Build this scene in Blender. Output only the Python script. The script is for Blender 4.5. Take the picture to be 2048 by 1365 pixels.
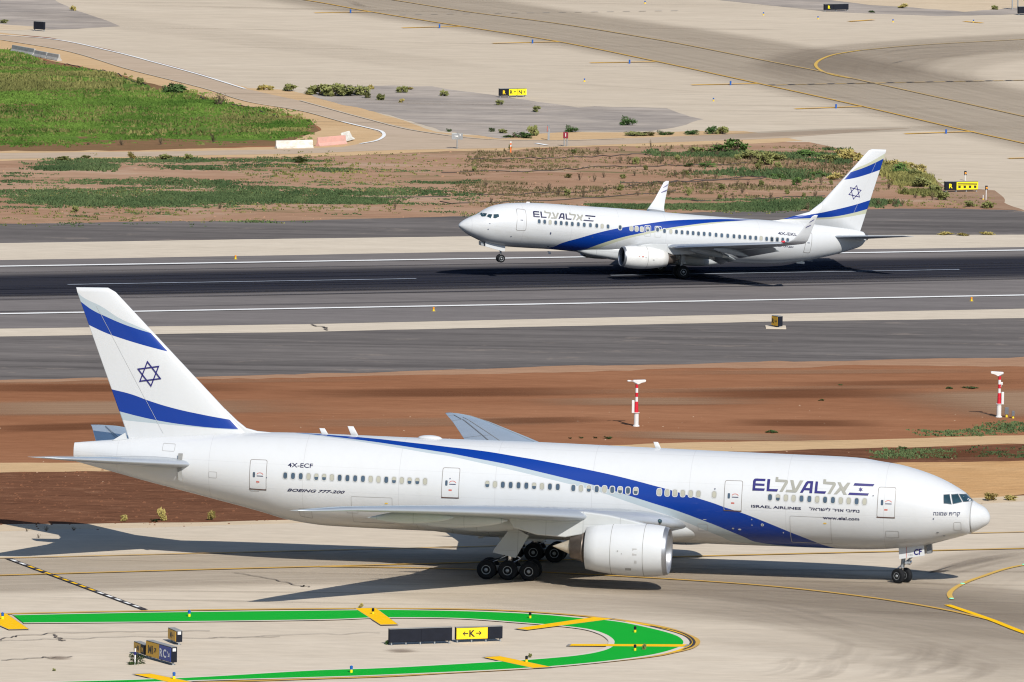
import bpy, bmesh, math, random
import numpy as np
from mathutils import Vector, Matrix, geometry
from mathutils import noise as mnoise

for _o in list(bpy.data.objects):
    bpy.data.objects.remove(_o)
S = bpy.context.scene
COL = S.collection
R = math.radians
PI = math.pi

# ------------------------------------------------------------------ measured data (metres)
CAM={'H':89.8192,'f':22689.12,'pitch':0.09704,'roll':0.016538}
POSE_WIDE=[26.50641,758.88081,-0.15905,-0.01047]
POSE_NARROW=[13.43768,984.3718,3.49381,0.08727]
RUNWAY_YAW=0.35166
WIDE_TOP=[[5.87,4.67],[5.83,4.87],[5.72,5.09],[5.52,5.33],[4.85,5.7],[4.57,5.89],[4.23,6.24],[3.68,6.59],[3.0,6.95],[1.98,7.38],[0.96,7.7],[-0.39,8.01],[-1.73,8.18],[-3.08,8.34],[-4.95,8.38],[-11.15,8.38],[-17.38,8.41],[-24.78,8.45],[-35.16,8.38],[-40.0,8.38],[-44.68,8.27],[-48.98,7.9],[-53.04,7.49],[-57.08,7.03]]
WIDE_BOTTOM=[[5.87,4.67],[5.83,4.46],[5.72,4.27],[5.42,4.05],[4.71,3.65],[3.12,3.11],[1.26,2.59],[-0.22,2.39],[-1.31,2.27],[-2.89,2.18],[-5.08,2.16],[-8.23,2.14],[-12.66,2.1],[-36.2,2.11],[-39.24,2.15],[-42.28,2.49],[-43.55,2.82],[-47.84,3.77],[-52.12,4.68],[-54.98,5.33],[-57.05,5.8]]
NARROW_TOP=[[19.73,2.9],[19.68,3.03],[19.43,3.29],[18.78,3.69],[18.12,4.0],[17.83,4.2],[17.33,4.56],[16.52,4.91],[15.39,5.15],[14.26,5.27],[13.1,5.35],[11.57,5.4],[9.25,5.41],[5.07,5.46],[-0.14,5.43],[-5.19,5.41],[-8.98,5.45],[-12.27,5.45],[-17.91,5.09],[-18.21,4.76]]
NARROW_BOTTOM=[[19.73,2.9],[19.68,2.79],[19.51,2.63],[18.94,2.24],[18.13,1.9],[17.33,1.63],[16.55,1.5],[15.01,1.4],[12.69,1.43],[11.23,1.46],[8.52,1.41],[-4.08,1.5],[-6.85,1.52],[-9.39,1.64],[-11.89,2.0],[-14.36,2.59],[-16.82,3.39],[-17.86,3.85],[-18.24,4.41]]
WIDE_WIDTH=[(5.87,0),(5.83,0.23),(5.73,0.42),(5.58,0.6),(5.33,0.85),(4.9,1.22),(4,1.72),(3,2.12),(2,2.42),(1,2.64),(-0.5,2.86),(-2.5,3.03),(-4.5,3.1),(-39,3.1),(-43,2.92),(-47,2.42),(-51,1.72),(-54,1.08),(-56,0.56),(-57.2,0.28)]
NARROW_WIDTH=[(19.75,0),(19.7,0.16),(19.6,0.3),(19.3,0.55),(18.8,0.85),(18,1.2),(17,1.48),(16,1.66),(14.5,1.82),(13,1.88),(-7.5,1.88),(-10.5,1.7),(-13.5,1.25),(-16,0.8),(-17.6,0.48),(-18.3,0.3)]
WIDE_AXIS=[5.26,3.152,3.1]
NARROW_AXIS=[3.447,1.987,1.88]
WIDE_STRIPES=[[[-38.71,82.5],[-37.53,80.0],[-35.78,75.4],[-34.01,69.9],[-32.26,65.3],[-30.82,61.4],[-29.77,59.1],[-28.03,54.7],[-26.29,49.2],[-24.55,44.3],[-22.81,38.9],[-21.08,33.6],[-19.62,28.8],[-18.19,23.5],[-16.77,17.8],[-15.36,12.1],[-13.95,5.7],[-12.54,-1.0],[-11.83,-5.1],[-10.63,-11.4],[-8.95,-22.8],[-7.39,-35.9],[-6.05,-49.6],[-5.1,-63.7]],[[-39.71,79.4],[-38.04,73.2],[-36.27,67.3],[-33.92,59.4],[-32.16,53.8],[-30.72,49.5],[-29.09,43.9],[-26.76,36.5],[-24.45,28.0],[-22.14,19.7],[-20.95,15.5],[-19.77,10.7],[-18.59,5.2],[-16.72,-4.1],[-15.09,-12.2],[-13.47,-22.4],[-11.96,-34.0],[-10.52,-49.2],[-9.67,-61.6]],[[-39.68,76.0],[-38.0,69.3],[-36.23,62.4],[-33.88,54.2],[-32.12,48.4],[-30.68,44.7],[-29.05,38.6],[-26.73,30.3],[-24.42,21.9],[-22.12,13.5],[-20.93,9.2],[-19.75,3.7],[-18.58,-2.8],[-17.37,-9.3],[-14.96,-23.4],[-13.5,-35.5],[-12.03,-51.2],[-11.37,-61.5]]]
NARROW_STRIPES=[[[-6.07,75.8],[-4.71,70.5],[-2.83,61.2],[-0.97,52.5],[0.88,43.2],[2.67,31.5],[4.34,20.5],[5.97,9.5],[7.57,-4.1],[9.11,-20.5],[10.56,-39.3],[11.26,-60.1]],[[-6.24,69.1],[-4.59,57.9],[-2.71,46.4],[-0.85,34.2],[0.96,22.6],[2.15,14.2],[3.77,2.0],[5.35,-11.5],[6.85,-29.3],[7.95,-49.4],[8.5,-65.1]],[[-5.97,65.7],[-4.56,54.5],[-2.68,40.7],[-0.84,29.2],[0.96,17.6],[3.22,0.6],[4.79,-13.3],[6.27,-32.3],[7.18,-49.2],[7.73,-63.0]]]
WIDE_FIN=[[-54.63,17.71],[-57.14,17.65],[-53.21,7.48],[-45.25,8.45],[-43.83,8.27]]
WIDE_FIN_STRIPES=[[[-57.02,17.33],[-56.67,17.04],[-55.24,16.4],[-54.08,15.72],[-52.65,15.14],[-51.72,14.78]],[[-56.71,16.65],[-55.94,16.16],[-54.94,15.74],[-53.79,15.31],[-52.65,14.97],[-51.79,14.75]],[[-56.2,15.13],[-54.91,14.62],[-53.77,14.29],[-52.34,13.93],[-50.65,13.55]],[[-54.42,10.78],[-53.11,10.53],[-51.68,10.1],[-50.11,9.72],[-47.97,9.35],[-46.29,9.1]],[[-53.79,9.28],[-52.22,8.98],[-50.79,8.77],[-49.37,8.63],[-47.24,8.5],[-45.56,8.47]],[[-53.63,8.71],[-52.21,8.65],[-50.08,8.56],[-47.95,8.48],[-46.24,8.43]]]
WIDE_STAR=[[-51.84,11.99],0.91,[[-52.03,12.92],[-51.7,11.05]]]
NARROW_FIN=[[-17.77,12.39],[-19.35,12.44],[-17.65,5.16],[-13.75,7.4],[-12.67,6.49],[-10.91,5.9],[-8.98,5.45]]
NARROW_FIN_STRIPES=[[[-19.27,12.11],[-17.54,11.05],[-16.56,10.57],[-16.31,10.35]],[[-19.2,11.66],[-17.57,10.82],[-16.25,10.26]],[[-18.99,10.65],[-17.64,10.12],[-16.44,9.72],[-15.58,9.51]],[[-18.29,7.92],[-16.69,7.36],[-14.88,6.82],[-12.93,6.29],[-10.41,5.85],[-9.39,5.6]],[[-18.1,7.11],[-16.77,6.69],[-14.94,6.24],[-13.44,6.02],[-11.12,5.74],[-9.39,5.57]],[[-17.95,6.69],[-15.57,6.16],[-13.36,5.86],[-11.13,5.67],[-9.39,5.53]]]
NARROW_STAR=[[-16.71,8.5],0.65,[[-16.81,9.17],[-16.61,7.84]]]
WIDE_WINDOWS=[[-41.805,5.754,'o'],[-41.267,5.757,'o'],[-40.73,5.761,'o'],[-40.193,5.764,'c'],[-39.656,5.768,'h'],[-39.119,5.771,'h'],[-38.586,5.773,'c'],[-38.053,5.774,'o'],[-37.52,5.775,'o'],[-36.988,5.776,'o'],[-36.455,5.777,'o'],[-35.923,5.778,'c'],[-35.39,5.779,'c'],[-34.858,5.78,'o'],[-34.326,5.782,'h'],[-33.794,5.783,'c'],[-33.262,5.784,'h'],[-32.73,5.785,'h'],[-32.199,5.786,'c'],[-27.941,5.797,'h'],[-27.419,5.798,'c'],[-26.88,5.801,'o'],[-26.347,5.803,'o'],[-25.809,5.806,'o'],[-25.276,5.808,'o'],[-24.744,5.81,'h'],[-24.211,5.812,'c'],[-23.668,5.815,'o'],[-23.136,5.817,'o'],[-22.07,5.793,'o'],[-21.55,5.793,'c'],[-21.012,5.795,'h'],[-20.475,5.79,'o'],[-19.944,5.797,'c'],[-19.414,5.785,'o'],[-18.879,5.785,'h'],[-18.348,5.781,'o'],[-17.818,5.782,'h'],[-16.213,5.774,'c'],[-15.673,5.766,'c'],[-15.148,5.766,'c'],[-14.618,5.771,'c'],[-14.084,5.772,'c'],[-13.555,5.772,'c'],[-12.482,5.774,'c'],[-8.694,5.757,'o'],[-8.161,5.762,'h'],[-7.624,5.768,'c'],[-7.095,5.764,'c'],[-6.563,5.764,'o'],[-6.03,5.761,'o'],[-5.497,5.757,'c'],[-4.965,5.753,'o'],[-4.433,5.758,'o'],[-3.903,5.747,'c'],[-3.369,5.75,'c'],[-2.835,5.744,'o'],[-2.303,5.741,'c']]
NARROW_WINDOWS=[[13.049,3.903,'o'],[12.544,3.906,'o'],[12.037,3.902,'c'],[11.524,3.899,'o'],[11.012,3.903,'o'],[10.508,3.902,'o'],[9.981,3.903,'o'],[9.418,3.913,'o'],[8.869,3.909,'o'],[8.295,3.917,'o'],[7.711,3.918,'o'],[7.198,3.915,'c'],[6.66,3.92,'o'],[5.529,3.924,'o'],[4.474,3.919,'c'],[3.993,3.919,'c'],[3.506,3.913,'c'],[2.959,3.942,'h'],[2.039,3.993,'o'],[1.387,3.918,'o'],[0.799,3.922,'c'],[0.27,3.922,'o'],[-0.253,3.921,'o'],[-0.782,3.926,'o'],[-1.293,3.924,'o'],[-1.799,3.917,'o'],[-2.328,3.933,'o'],[-2.864,3.933,'o'],[-3.442,3.925,'o'],[-3.978,3.919,'o'],[-4.538,3.921,'o'],[-5.123,3.919,'o'],[-5.653,3.919,'o'],[-6.154,3.922,'o'],[-6.661,3.92,'o'],[-7.174,3.924,'o'],[-7.678,3.931,'c'],[-8.198,3.917,'o'],[-8.711,3.918,'o'],[-9.224,3.919,'o'],[-8.691,3.915,'o'],[-9.226,3.945,'o'],[-9.748,3.942,'o'],[-10.227,3.936,'o']]
WIDE_DOORS=[[[-44.304,6.724],[-43.099,6.737],[-43.103,4.677],[-44.311,4.687]],[[-31.06,6.767],[-29.851,6.775],[-29.853,4.737],[-31.063,4.728]],[[-11.822,6.749],[-10.583,6.764],[-10.595,4.706],[-11.815,4.717]],[[-1.445,6.738],[-0.245,6.741],[-0.246,4.691],[-1.465,4.702]]]
WIDE_CARGO=[[[-37.263,4.565],[-34.416,4.593],[-34.418,2.661],[-37.238,2.666]],[[-7.329,4.585],[-4.526,4.581],[-4.543,2.635],[-7.333,2.636]],[[-40.941,3.501],[-40.015,3.52],[-40.033,2.771],[-40.903,2.903]]]
WIDE_COCKPIT=[[[2.876,6.278],[3.226,6.301],[3.415,5.706],[2.931,5.76]],[[3.358,6.285],[3.741,6.297],[4.059,5.835],[3.527,5.717]],[[3.835,6.289],[4.218,6.235],[4.65,5.825],[4.156,5.837]]]
NARROW_COCKPIT=[[[18.109,3.971],[17.846,4.171],[17.531,4.17],[17.711,3.909],[17.957,3.863]],[[17.616,3.935],[17.424,4.139],[17.151,4.15],[17.314,3.806]],[[17.108,3.855],[17.039,4.163],[16.64,4.223],[16.602,4.007],[16.94,3.823]]]
NARROW_DOORS=[[[15.028,4.819],[14.199,4.799],[14.191,2.994],[15.108,2.971]],[[-12.067,4.752],[-12.659,4.738],[-12.614,2.935],[-11.918,2.937]]]
NARROW_EXITS=[[[3.253,4.285],[2.644,4.298],[2.634,3.32],[3.24,3.312]],[[2.316,4.286],[1.658,4.298],[1.674,3.308],[2.276,3.305]]]
LOGO=[['b',[[0.0,0.0],[-0.0001,0.0811],[0.0073,0.0953],[0.0204,0.1003],[0.0266,0.0811],[0.0233,0.0737],[0.0234,0.0199],[0.0249,0.001]]],['b',[[0.0204,0.1003],[0.1059,0.1007],[0.105,0.0822],[0.0266,0.0811]]],['b',[[0.0228,0.0607],[0.1018,0.0607],[0.1011,0.0431],[0.0233,0.0427]]],['b',[[-0.0003,0.0188],[0.0233,0.021],[0.1076,0.0219],[0.102,0.0021],[0.0,0.0]]],['b',[[0.1226,0.1002],[0.1476,0.0995],[0.1464,0.0201],[0.2229,0.0212],[0.215,0.0008],[0.1235,0.0002]]],['g',[[0.1927,0.1197],[0.2155,0.1186],[0.2159,0.1009],[0.2859,0.1004],[0.2984,0.0955],[0.304,0.0829],[0.3009,0.0715],[0.2625,0.0001],[0.2358,0.0001],[0.2763,0.0801],[0.1931,0.0809]]],['g',[[0.3204,0.1003],[0.3484,0.0999],[0.3696,0.035],[0.3738,0.0352],[0.4047,0.1011],[0.4356,0.1007],[0.3879,0.0073],[0.3741,-0.0002],[0.2863,0.0],[0.2949,0.0197],[0.347,0.0209]]],['b',[[0.4128,-0.0001],[0.4567,0.0866],[0.4703,0.0983],[0.4812,0.0804],[0.4376,0.0009]]],['b',[[0.4703,0.0983],[0.5206,0.0994],[0.5209,0.0804],[0.4812,0.0804]]],['b',[[0.4972,0.0805],[0.5209,0.0804],[0.519,-0.0],[0.494,-0.0001]]],['b',[[0.4563,0.0417],[0.4973,0.0412],[0.4959,0.0224],[0.4461,0.0224]]],['b',[[0.5415,0.0986],[0.5624,0.0979],[0.5625,0.0207],[0.6408,0.0212],[0.6304,0.0008],[0.5384,0.0014]]],['g',[[0.6072,0.119],[0.6312,0.1179],[0.6314,0.1007],[0.7032,0.0998],[0.7138,0.0947],[0.7193,0.081],[0.7162,0.0708],[0.6778,-0.0],[0.6512,-0.0001],[0.6919,0.0788],[0.6075,0.0802]]],['g',[[0.7308,0.1003],[0.7574,0.1002],[0.8194,0.0011],[0.7899,0.0011]]],['g',[[0.8164,0.1003],[0.8436,0.0997],[0.8027,0.0279],[0.7834,0.0599]]],['g',[[0.754,0.0643],[0.7706,0.038],[0.7339,0.0007],[0.7063,0.0006]]],['b',[[0.8786,0.0983],[1.0484,0.0954],[1.0387,0.0774],[0.8701,0.0784]]],['b',[[0.8417,0.0197],[1.0091,0.0185],[1.0,0.0],[0.8301,0.0005]]],['b',[[0.9334,0.0673],[0.9394,0.0567],[0.9516,0.0584],[0.9452,0.0486],[0.9532,0.0393],[0.9409,0.0402],[0.9368,0.0292],[0.931,0.0398],[0.9188,0.0381],[0.9253,0.048],[0.9171,0.0572],[0.9295,0.0563]]]]
WIDE_LOGO=[-9.914,6.151,-2.108,6.144]
NARROW_LOGO=[13.573,4.226,8.021,4.244,13.567,4.709]
WIDE_TEXTS=[['4X-ECF',-41.665,6.335,-39.945,6.349,-41.675,6.606],['BOEING 777-200',-41.655,4.701,-37.668,4.728,-41.596,4.892],['ISRAEL AIRLINES',-9.939,5.035,-6.564,5.015,-9.933,5.207],['HEB1',-5.995,5.022,-2.616,5.004,-5.989,5.189],['www.elal.com',-5.079,4.456,-2.625,4.458,-5.069,4.608],['HEB2',2.29,4.968,4.024,4.964,2.284,5.168]]
NARROW_TEXTS=[['4X-EKL',-9.304,4.363,-11.163,4.358,-9.356,4.593],['BOEING 737-800',-8.521,3.315,-10.863,3.306,-8.517,3.444]]
GROUND={'taxiway_concrete':[[-58.81,771.95],[-35.24,780.66],[-31.14,782.17],[-24.97,784.3],[-18.78,787.05],[-11.15,790.34],[-0.64,795.32],[13.55,800.58],[27.9,805.26],[33.71,807.73],[36.97,810.15],[63.66,830.0],[307.75,830.0],[292.54,624.74],[48.45,624.74],[-45.18,595.52],[-289.27,595.52],[-302.9,771.95]],'verge_sand':[[-59.35,778.97],[-35.42,784.61],[-28.52,786.24],[-21.6,788.18],[-14.67,791.07],[-0.65,799.11],[17.21,806.56],[33.87,811.63],[37.13,813.75],[63.74,831.04],[307.83,920.6],[307.65,918.2],[63.56,828.64],[36.91,808.85],[33.66,806.43],[27.86,803.97],[13.53,799.31],[-0.64,794.07],[-11.13,789.1],[-18.74,785.82],[-24.93,783.08],[-31.09,780.96],[-35.18,779.45],[-58.72,770.76],[-302.81,681.2],[-303.44,689.41]],'bank_soil':[[-61.75,810.11],[-36.96,817.76],[-32.67,819.08],[-29.45,820.58],[-19.02,825.22],[-4.43,831.56],[17.86,840.2],[20.18,844.07],[25.42,844.18],[38.64,848.71],[65.74,858.01],[309.83,947.57],[307.78,919.91],[63.69,830.35],[37.1,813.09],[33.84,810.98],[17.2,805.91],[-0.65,798.48],[-14.65,790.45],[-21.58,787.57],[-28.5,785.63],[-35.39,784.0],[-59.3,778.37],[-303.39,688.81],[-305.84,720.55]],'sand_track':[[-62.45,819.06],[-37.26,824.11],[-30.01,825.57],[-11.83,833.52],[10.46,844.67],[25.59,850.23],[38.91,854.83],[66.2,864.26],[310.29,953.82],[309.83,947.57],[65.74,858.01],[38.64,848.71],[25.42,844.18],[10.39,837.65],[-11.73,827.02],[-29.43,819.91],[-36.93,817.09],[-61.58,807.84],[-305.67,718.28],[-306.54,729.5]],'sand_mound':[[16.92,829.71],[23.17,829.64],[24.59,827.48],[26.58,832.9],[28.85,834.62],[32.57,835.19],[38.15,837.43],[51.42,840.86],[62.8,843.66],[61.08,819.64],[46.33,815.78],[37.18,815.07],[34.19,810.71],[24.41,807.95],[16.5,806.45]],'soil_light_edge':[[-66.86,876.21],[-40.14,886.05],[-12.82,896.12],[11.11,906.55],[41.62,917.42],[70.91,927.85],[315.0,1017.41],[313.94,1003.08],[69.85,913.52],[41.24,908.74],[27.17,906.4],[11.05,900.89],[-0.91,896.5],[-12.76,892.55],[-24.49,887.85],[-39.96,882.18],[-66.57,872.42],[-310.66,782.86],[-310.95,786.65]],'gravel_streak_a':[[-65.65,860.5],[-39.27,867.38],[-31.67,869.74],[-26.71,871.3],[-12.52,877.41],[-4.75,877.91],[-12.43,871.35],[-19.97,864.14],[-27.4,857.04],[-34.94,855.84],[-46.14,852.6],[-64.59,846.77],[-308.68,757.21],[-309.74,770.94]],'gravel_streak_b':[[1.09,873.53],[6.91,876.75],[14.67,875.73],[20.9,876.73],[16.53,871.5],[10.7,867.57],[3.01,867.83]],'gravel_streak_c':[[6.01,853.62],[11.34,856.27],[17.4,855.41],[21.83,850.36],[25.57,849.52],[17.97,845.84],[10.49,847.87],[6.75,850.14]],'gravel_streak_d':[[29.41,875.83],[34.27,881.18],[40.39,889.13],[66.72,898.14],[310.81,987.7],[308.59,956.81],[64.5,867.25],[39.14,860.3],[33.77,867.54],[30.0,869.91]],'near_shoulder':[[-69.6,911.64],[-41.76,920.82],[-17.45,928.83],[21.54,944.27],[43.1,951.57],[73.43,961.83],[317.52,1051.39],[314.78,1014.41],[70.69,924.85],[41.54,915.75],[27.3,911.31],[11.1,905.45],[-12.8,894.92],[-26.47,888.31],[-40.07,884.5],[-66.92,876.97],[-311.01,787.41],[-313.69,822.08]],'near_strip':[[-70.06,917.68],[-42.03,926.73],[-17.57,934.64],[21.67,950.49],[43.43,959.25],[74.16,971.61],[318.25,1061.17],[317.34,1048.94],[73.25,959.38],[43.02,949.78],[21.51,942.95],[-17.42,927.34],[-41.69,919.35],[-69.49,910.2],[-313.58,820.64],[-314.15,828.12]],'runway':[[-74.62,976.65],[-44.88,987.91],[-18.84,997.77],[-4.3,1003.54],[36.03,1014.31],[45.96,1017.68],[78.39,1028.69],[322.48,1118.25],[318.16,1059.92],[74.07,970.36],[43.39,958.34],[21.66,949.82],[-17.55,933.86],[-41.99,925.88],[-69.99,916.75],[-314.08,827.19],[-318.71,887.09]],'far_strip':[[-75.93,993.7],[-45.66,1004.6],[-19.17,1014.13],[-4.84,1019.14],[31.7,1027.32],[46.52,1030.64],[79.07,1037.93],[323.16,1127.49],[322.44,1117.72],[78.35,1028.16],[45.94,1017.17],[36.01,1013.8],[-4.3,1003.04],[-18.83,997.33],[-44.86,987.43],[-74.58,976.12],[-318.67,886.56],[-320.02,904.14]],'far_shoulder':[[-77.52,1014.22],[-46.58,1024.55],[-19.57,1033.56],[-6.81,1039.26],[14.91,1047.75],[34.63,1055.86],[40.79,1058.16],[47.69,1057.57],[80.33,1054.82],[324.42,1144.38],[323.11,1126.8],[79.02,1037.24],[46.49,1029.96],[31.68,1026.64],[-4.84,1018.37],[-19.16,1013.37],[-45.62,1003.85],[-75.88,992.97],[-319.97,903.41],[-321.61,924.66]],'apron_concrete':[[-103.4,1349.35],[-69.68,1278.22],[-57.99,1269.67],[-52.1,1263.08],[-44.78,1246.0],[-38.68,1227.65],[-33.9,1212.47],[-28.57,1192.15],[-21.29,1170.23],[-14.8,1149.65],[-8.56,1133.56],[-1.52,1126.82],[13.44,1128.05],[22.49,1132.45],[29.52,1133.29],[33.26,1123.43],[37.07,1102.93],[39.5,1088.7],[44.16,1072.45],[45.56,1060.46],[47.59,1055.37],[79.78,1047.51],[323.87,1047.51],[356.26,1484.44],[112.17,1484.44],[68.04,1527.23],[-0.97,1530.75],[-69.77,1522.8],[-116.66,1521.0],[-360.75,1521.0],[-347.49,1349.35]],'broken_asphalt':[[-21.61,1186.67],[-20.12,1191.2],[-17.59,1197.41],[-14.43,1199.18],[-9.14,1199.28],[-3.8,1190.59],[0.94,1181.22],[6.13,1172.78],[8.73,1174.02],[15.47,1173.45],[18.9,1160.12],[13.61,1144.62],[6.0,1140.45],[1.47,1137.57],[-1.54,1131.86],[-5.06,1135.56],[-7.6,1138.87],[-11.77,1151.6],[-16.09,1167.98],[-19.35,1177.48]],'upper_asphalt':[[-106.99,1395.7],[-58.22,1351.66],[-54.17,1325.91],[-51.16,1309.38],[-45.23,1282.84],[-49.9,1277.65],[-53.08,1275.67],[-58.66,1284.13],[-99.41,1297.61],[-343.5,1208.05],[-351.08,1306.14]],'upper_sand':[[-99.28,1295.96],[-58.7,1284.94],[-52.84,1276.54],[-55.91,1273.39],[-58.14,1272.86],[-97.83,1277.2],[-341.92,1187.64],[-343.37,1206.4]],'corner_asphalt':[[16.08,1379.66],[23.62,1345.13],[35.88,1327.58],[48.95,1322.6],[59.43,1328.56],[98.94,1345.98],[343.03,1345.98],[348.44,1421.31],[104.35,1421.31]],'corner_sand':[[28.32,1382.77],[36.89,1348.41],[41.72,1340.76],[46.74,1336.73],[52.98,1331.65],[59.94,1340.31],[100.24,1364.06],[344.33,1364.06],[349.89,1441.47],[105.8,1441.47]],'road_sand':[[-83.17,1087.43],[-50.33,1104.98],[-35.85,1110.41],[-23.25,1117.94],[-19.66,1137.61],[-20.88,1149.0],[-24.18,1160.19],[-29.01,1168.56],[-33.6,1184.04],[-37.07,1194.5],[-42.3,1207.67],[-48.83,1223.84],[-54.38,1239.17],[-60.09,1243.99],[-96.3,1257.42],[-340.39,1167.86],[-346.81,1250.88],[-102.72,1340.44],[-57.99,1269.67],[-44.78,1246.0],[-28.57,1192.15],[-24.87,1191.56],[-20.54,1185.51],[-17.22,1174.52],[-12.34,1156.75],[-8.1,1138.76],[-5.06,1135.56],[-1.54,1133.76],[1.47,1138.21],[7.52,1142.05],[13.58,1142.04],[22.75,1146.55],[29.56,1134.55],[26.48,1131.39],[13.41,1125.55],[3.45,1119.76],[-6.42,1114.64],[-16.17,1107.74],[-28.27,1102.24],[-49.8,1093.64],[-82.37,1077.01],[-326.46,987.45],[-327.26,997.87]],'service_road':[[-101.37,1322.98],[-69.5,1275.01],[-57.84,1266.5],[-52.04,1261.51],[-44.72,1244.47],[-38.63,1226.16],[-33.86,1211.02],[-28.56,1191.8],[-22.47,1177.07],[-15.0,1153.54],[-9.66,1139.07],[-2.73,1130.34],[4.11,1130.2],[10.99,1134.1],[22.88,1142.39],[34.01,1150.22],[40.22,1153.48],[33.9,1146.31],[26.71,1137.45],[13.44,1128.68],[5.79,1123.34],[-2.69,1118.92],[-11.11,1115.08],[-21.08,1108.56],[-35.57,1101.95],[-49.91,1096.01],[-82.64,1080.46],[-326.73,990.9],[-327.26,997.87],[-83.17,1087.43],[-50.24,1103.17],[-35.77,1107.98],[-23.63,1112.93],[-17.06,1117.37],[-13.96,1125.49],[-13.17,1133.86],[-14.84,1141.84],[-17.59,1149.38],[-22.19,1163.29],[-27.58,1173.63],[-32.75,1191.22],[-41.54,1216.61],[-49.62,1243.34],[-57.48,1258.65],[-68.97,1265.47],[-100.71,1314.41],[-344.8,1224.85],[-345.46,1233.42]],'meadow_soil':[[-95.41,1245.84],[-60.05,1243.23],[-54.31,1237.66],[-48.77,1222.36],[-42.25,1206.24],[-37.03,1193.1],[-33.56,1182.65],[-28.97,1167.21],[-24.15,1158.86],[-20.86,1147.7],[-19.73,1136.31],[-23.25,1117.94],[-35.85,1110.41],[-50.33,1104.98],[-83.36,1089.77],[-327.45,1000.21],[-339.5,1156.28]],'infield_soil':[[-82.55,1079.31],[-49.85,1094.82],[-28.29,1103.14],[-16.18,1108.65],[-6.43,1115.56],[3.45,1120.68],[13.42,1126.48],[26.5,1132.34],[29.54,1133.92],[33.27,1124.06],[37.09,1103.54],[39.52,1089.28],[44.18,1073.02],[45.59,1061.01],[47.62,1055.92],[59.12,1051.07],[40.77,1057.6],[34.61,1055.31],[14.9,1047.21],[-6.8,1038.67],[-19.56,1033.04],[-46.56,1023.92],[-77.38,1012.35],[-321.47,922.79],[-326.64,989.75]],'infield_gravel':[[37.7,1107.25],[39.87,1099.34],[41.71,1083.36],[45.78,1077.3],[45.77,1065.48],[47.69,1055.39],[43.63,1058.98],[40.17,1067.18],[38.82,1082.78]]}
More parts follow.
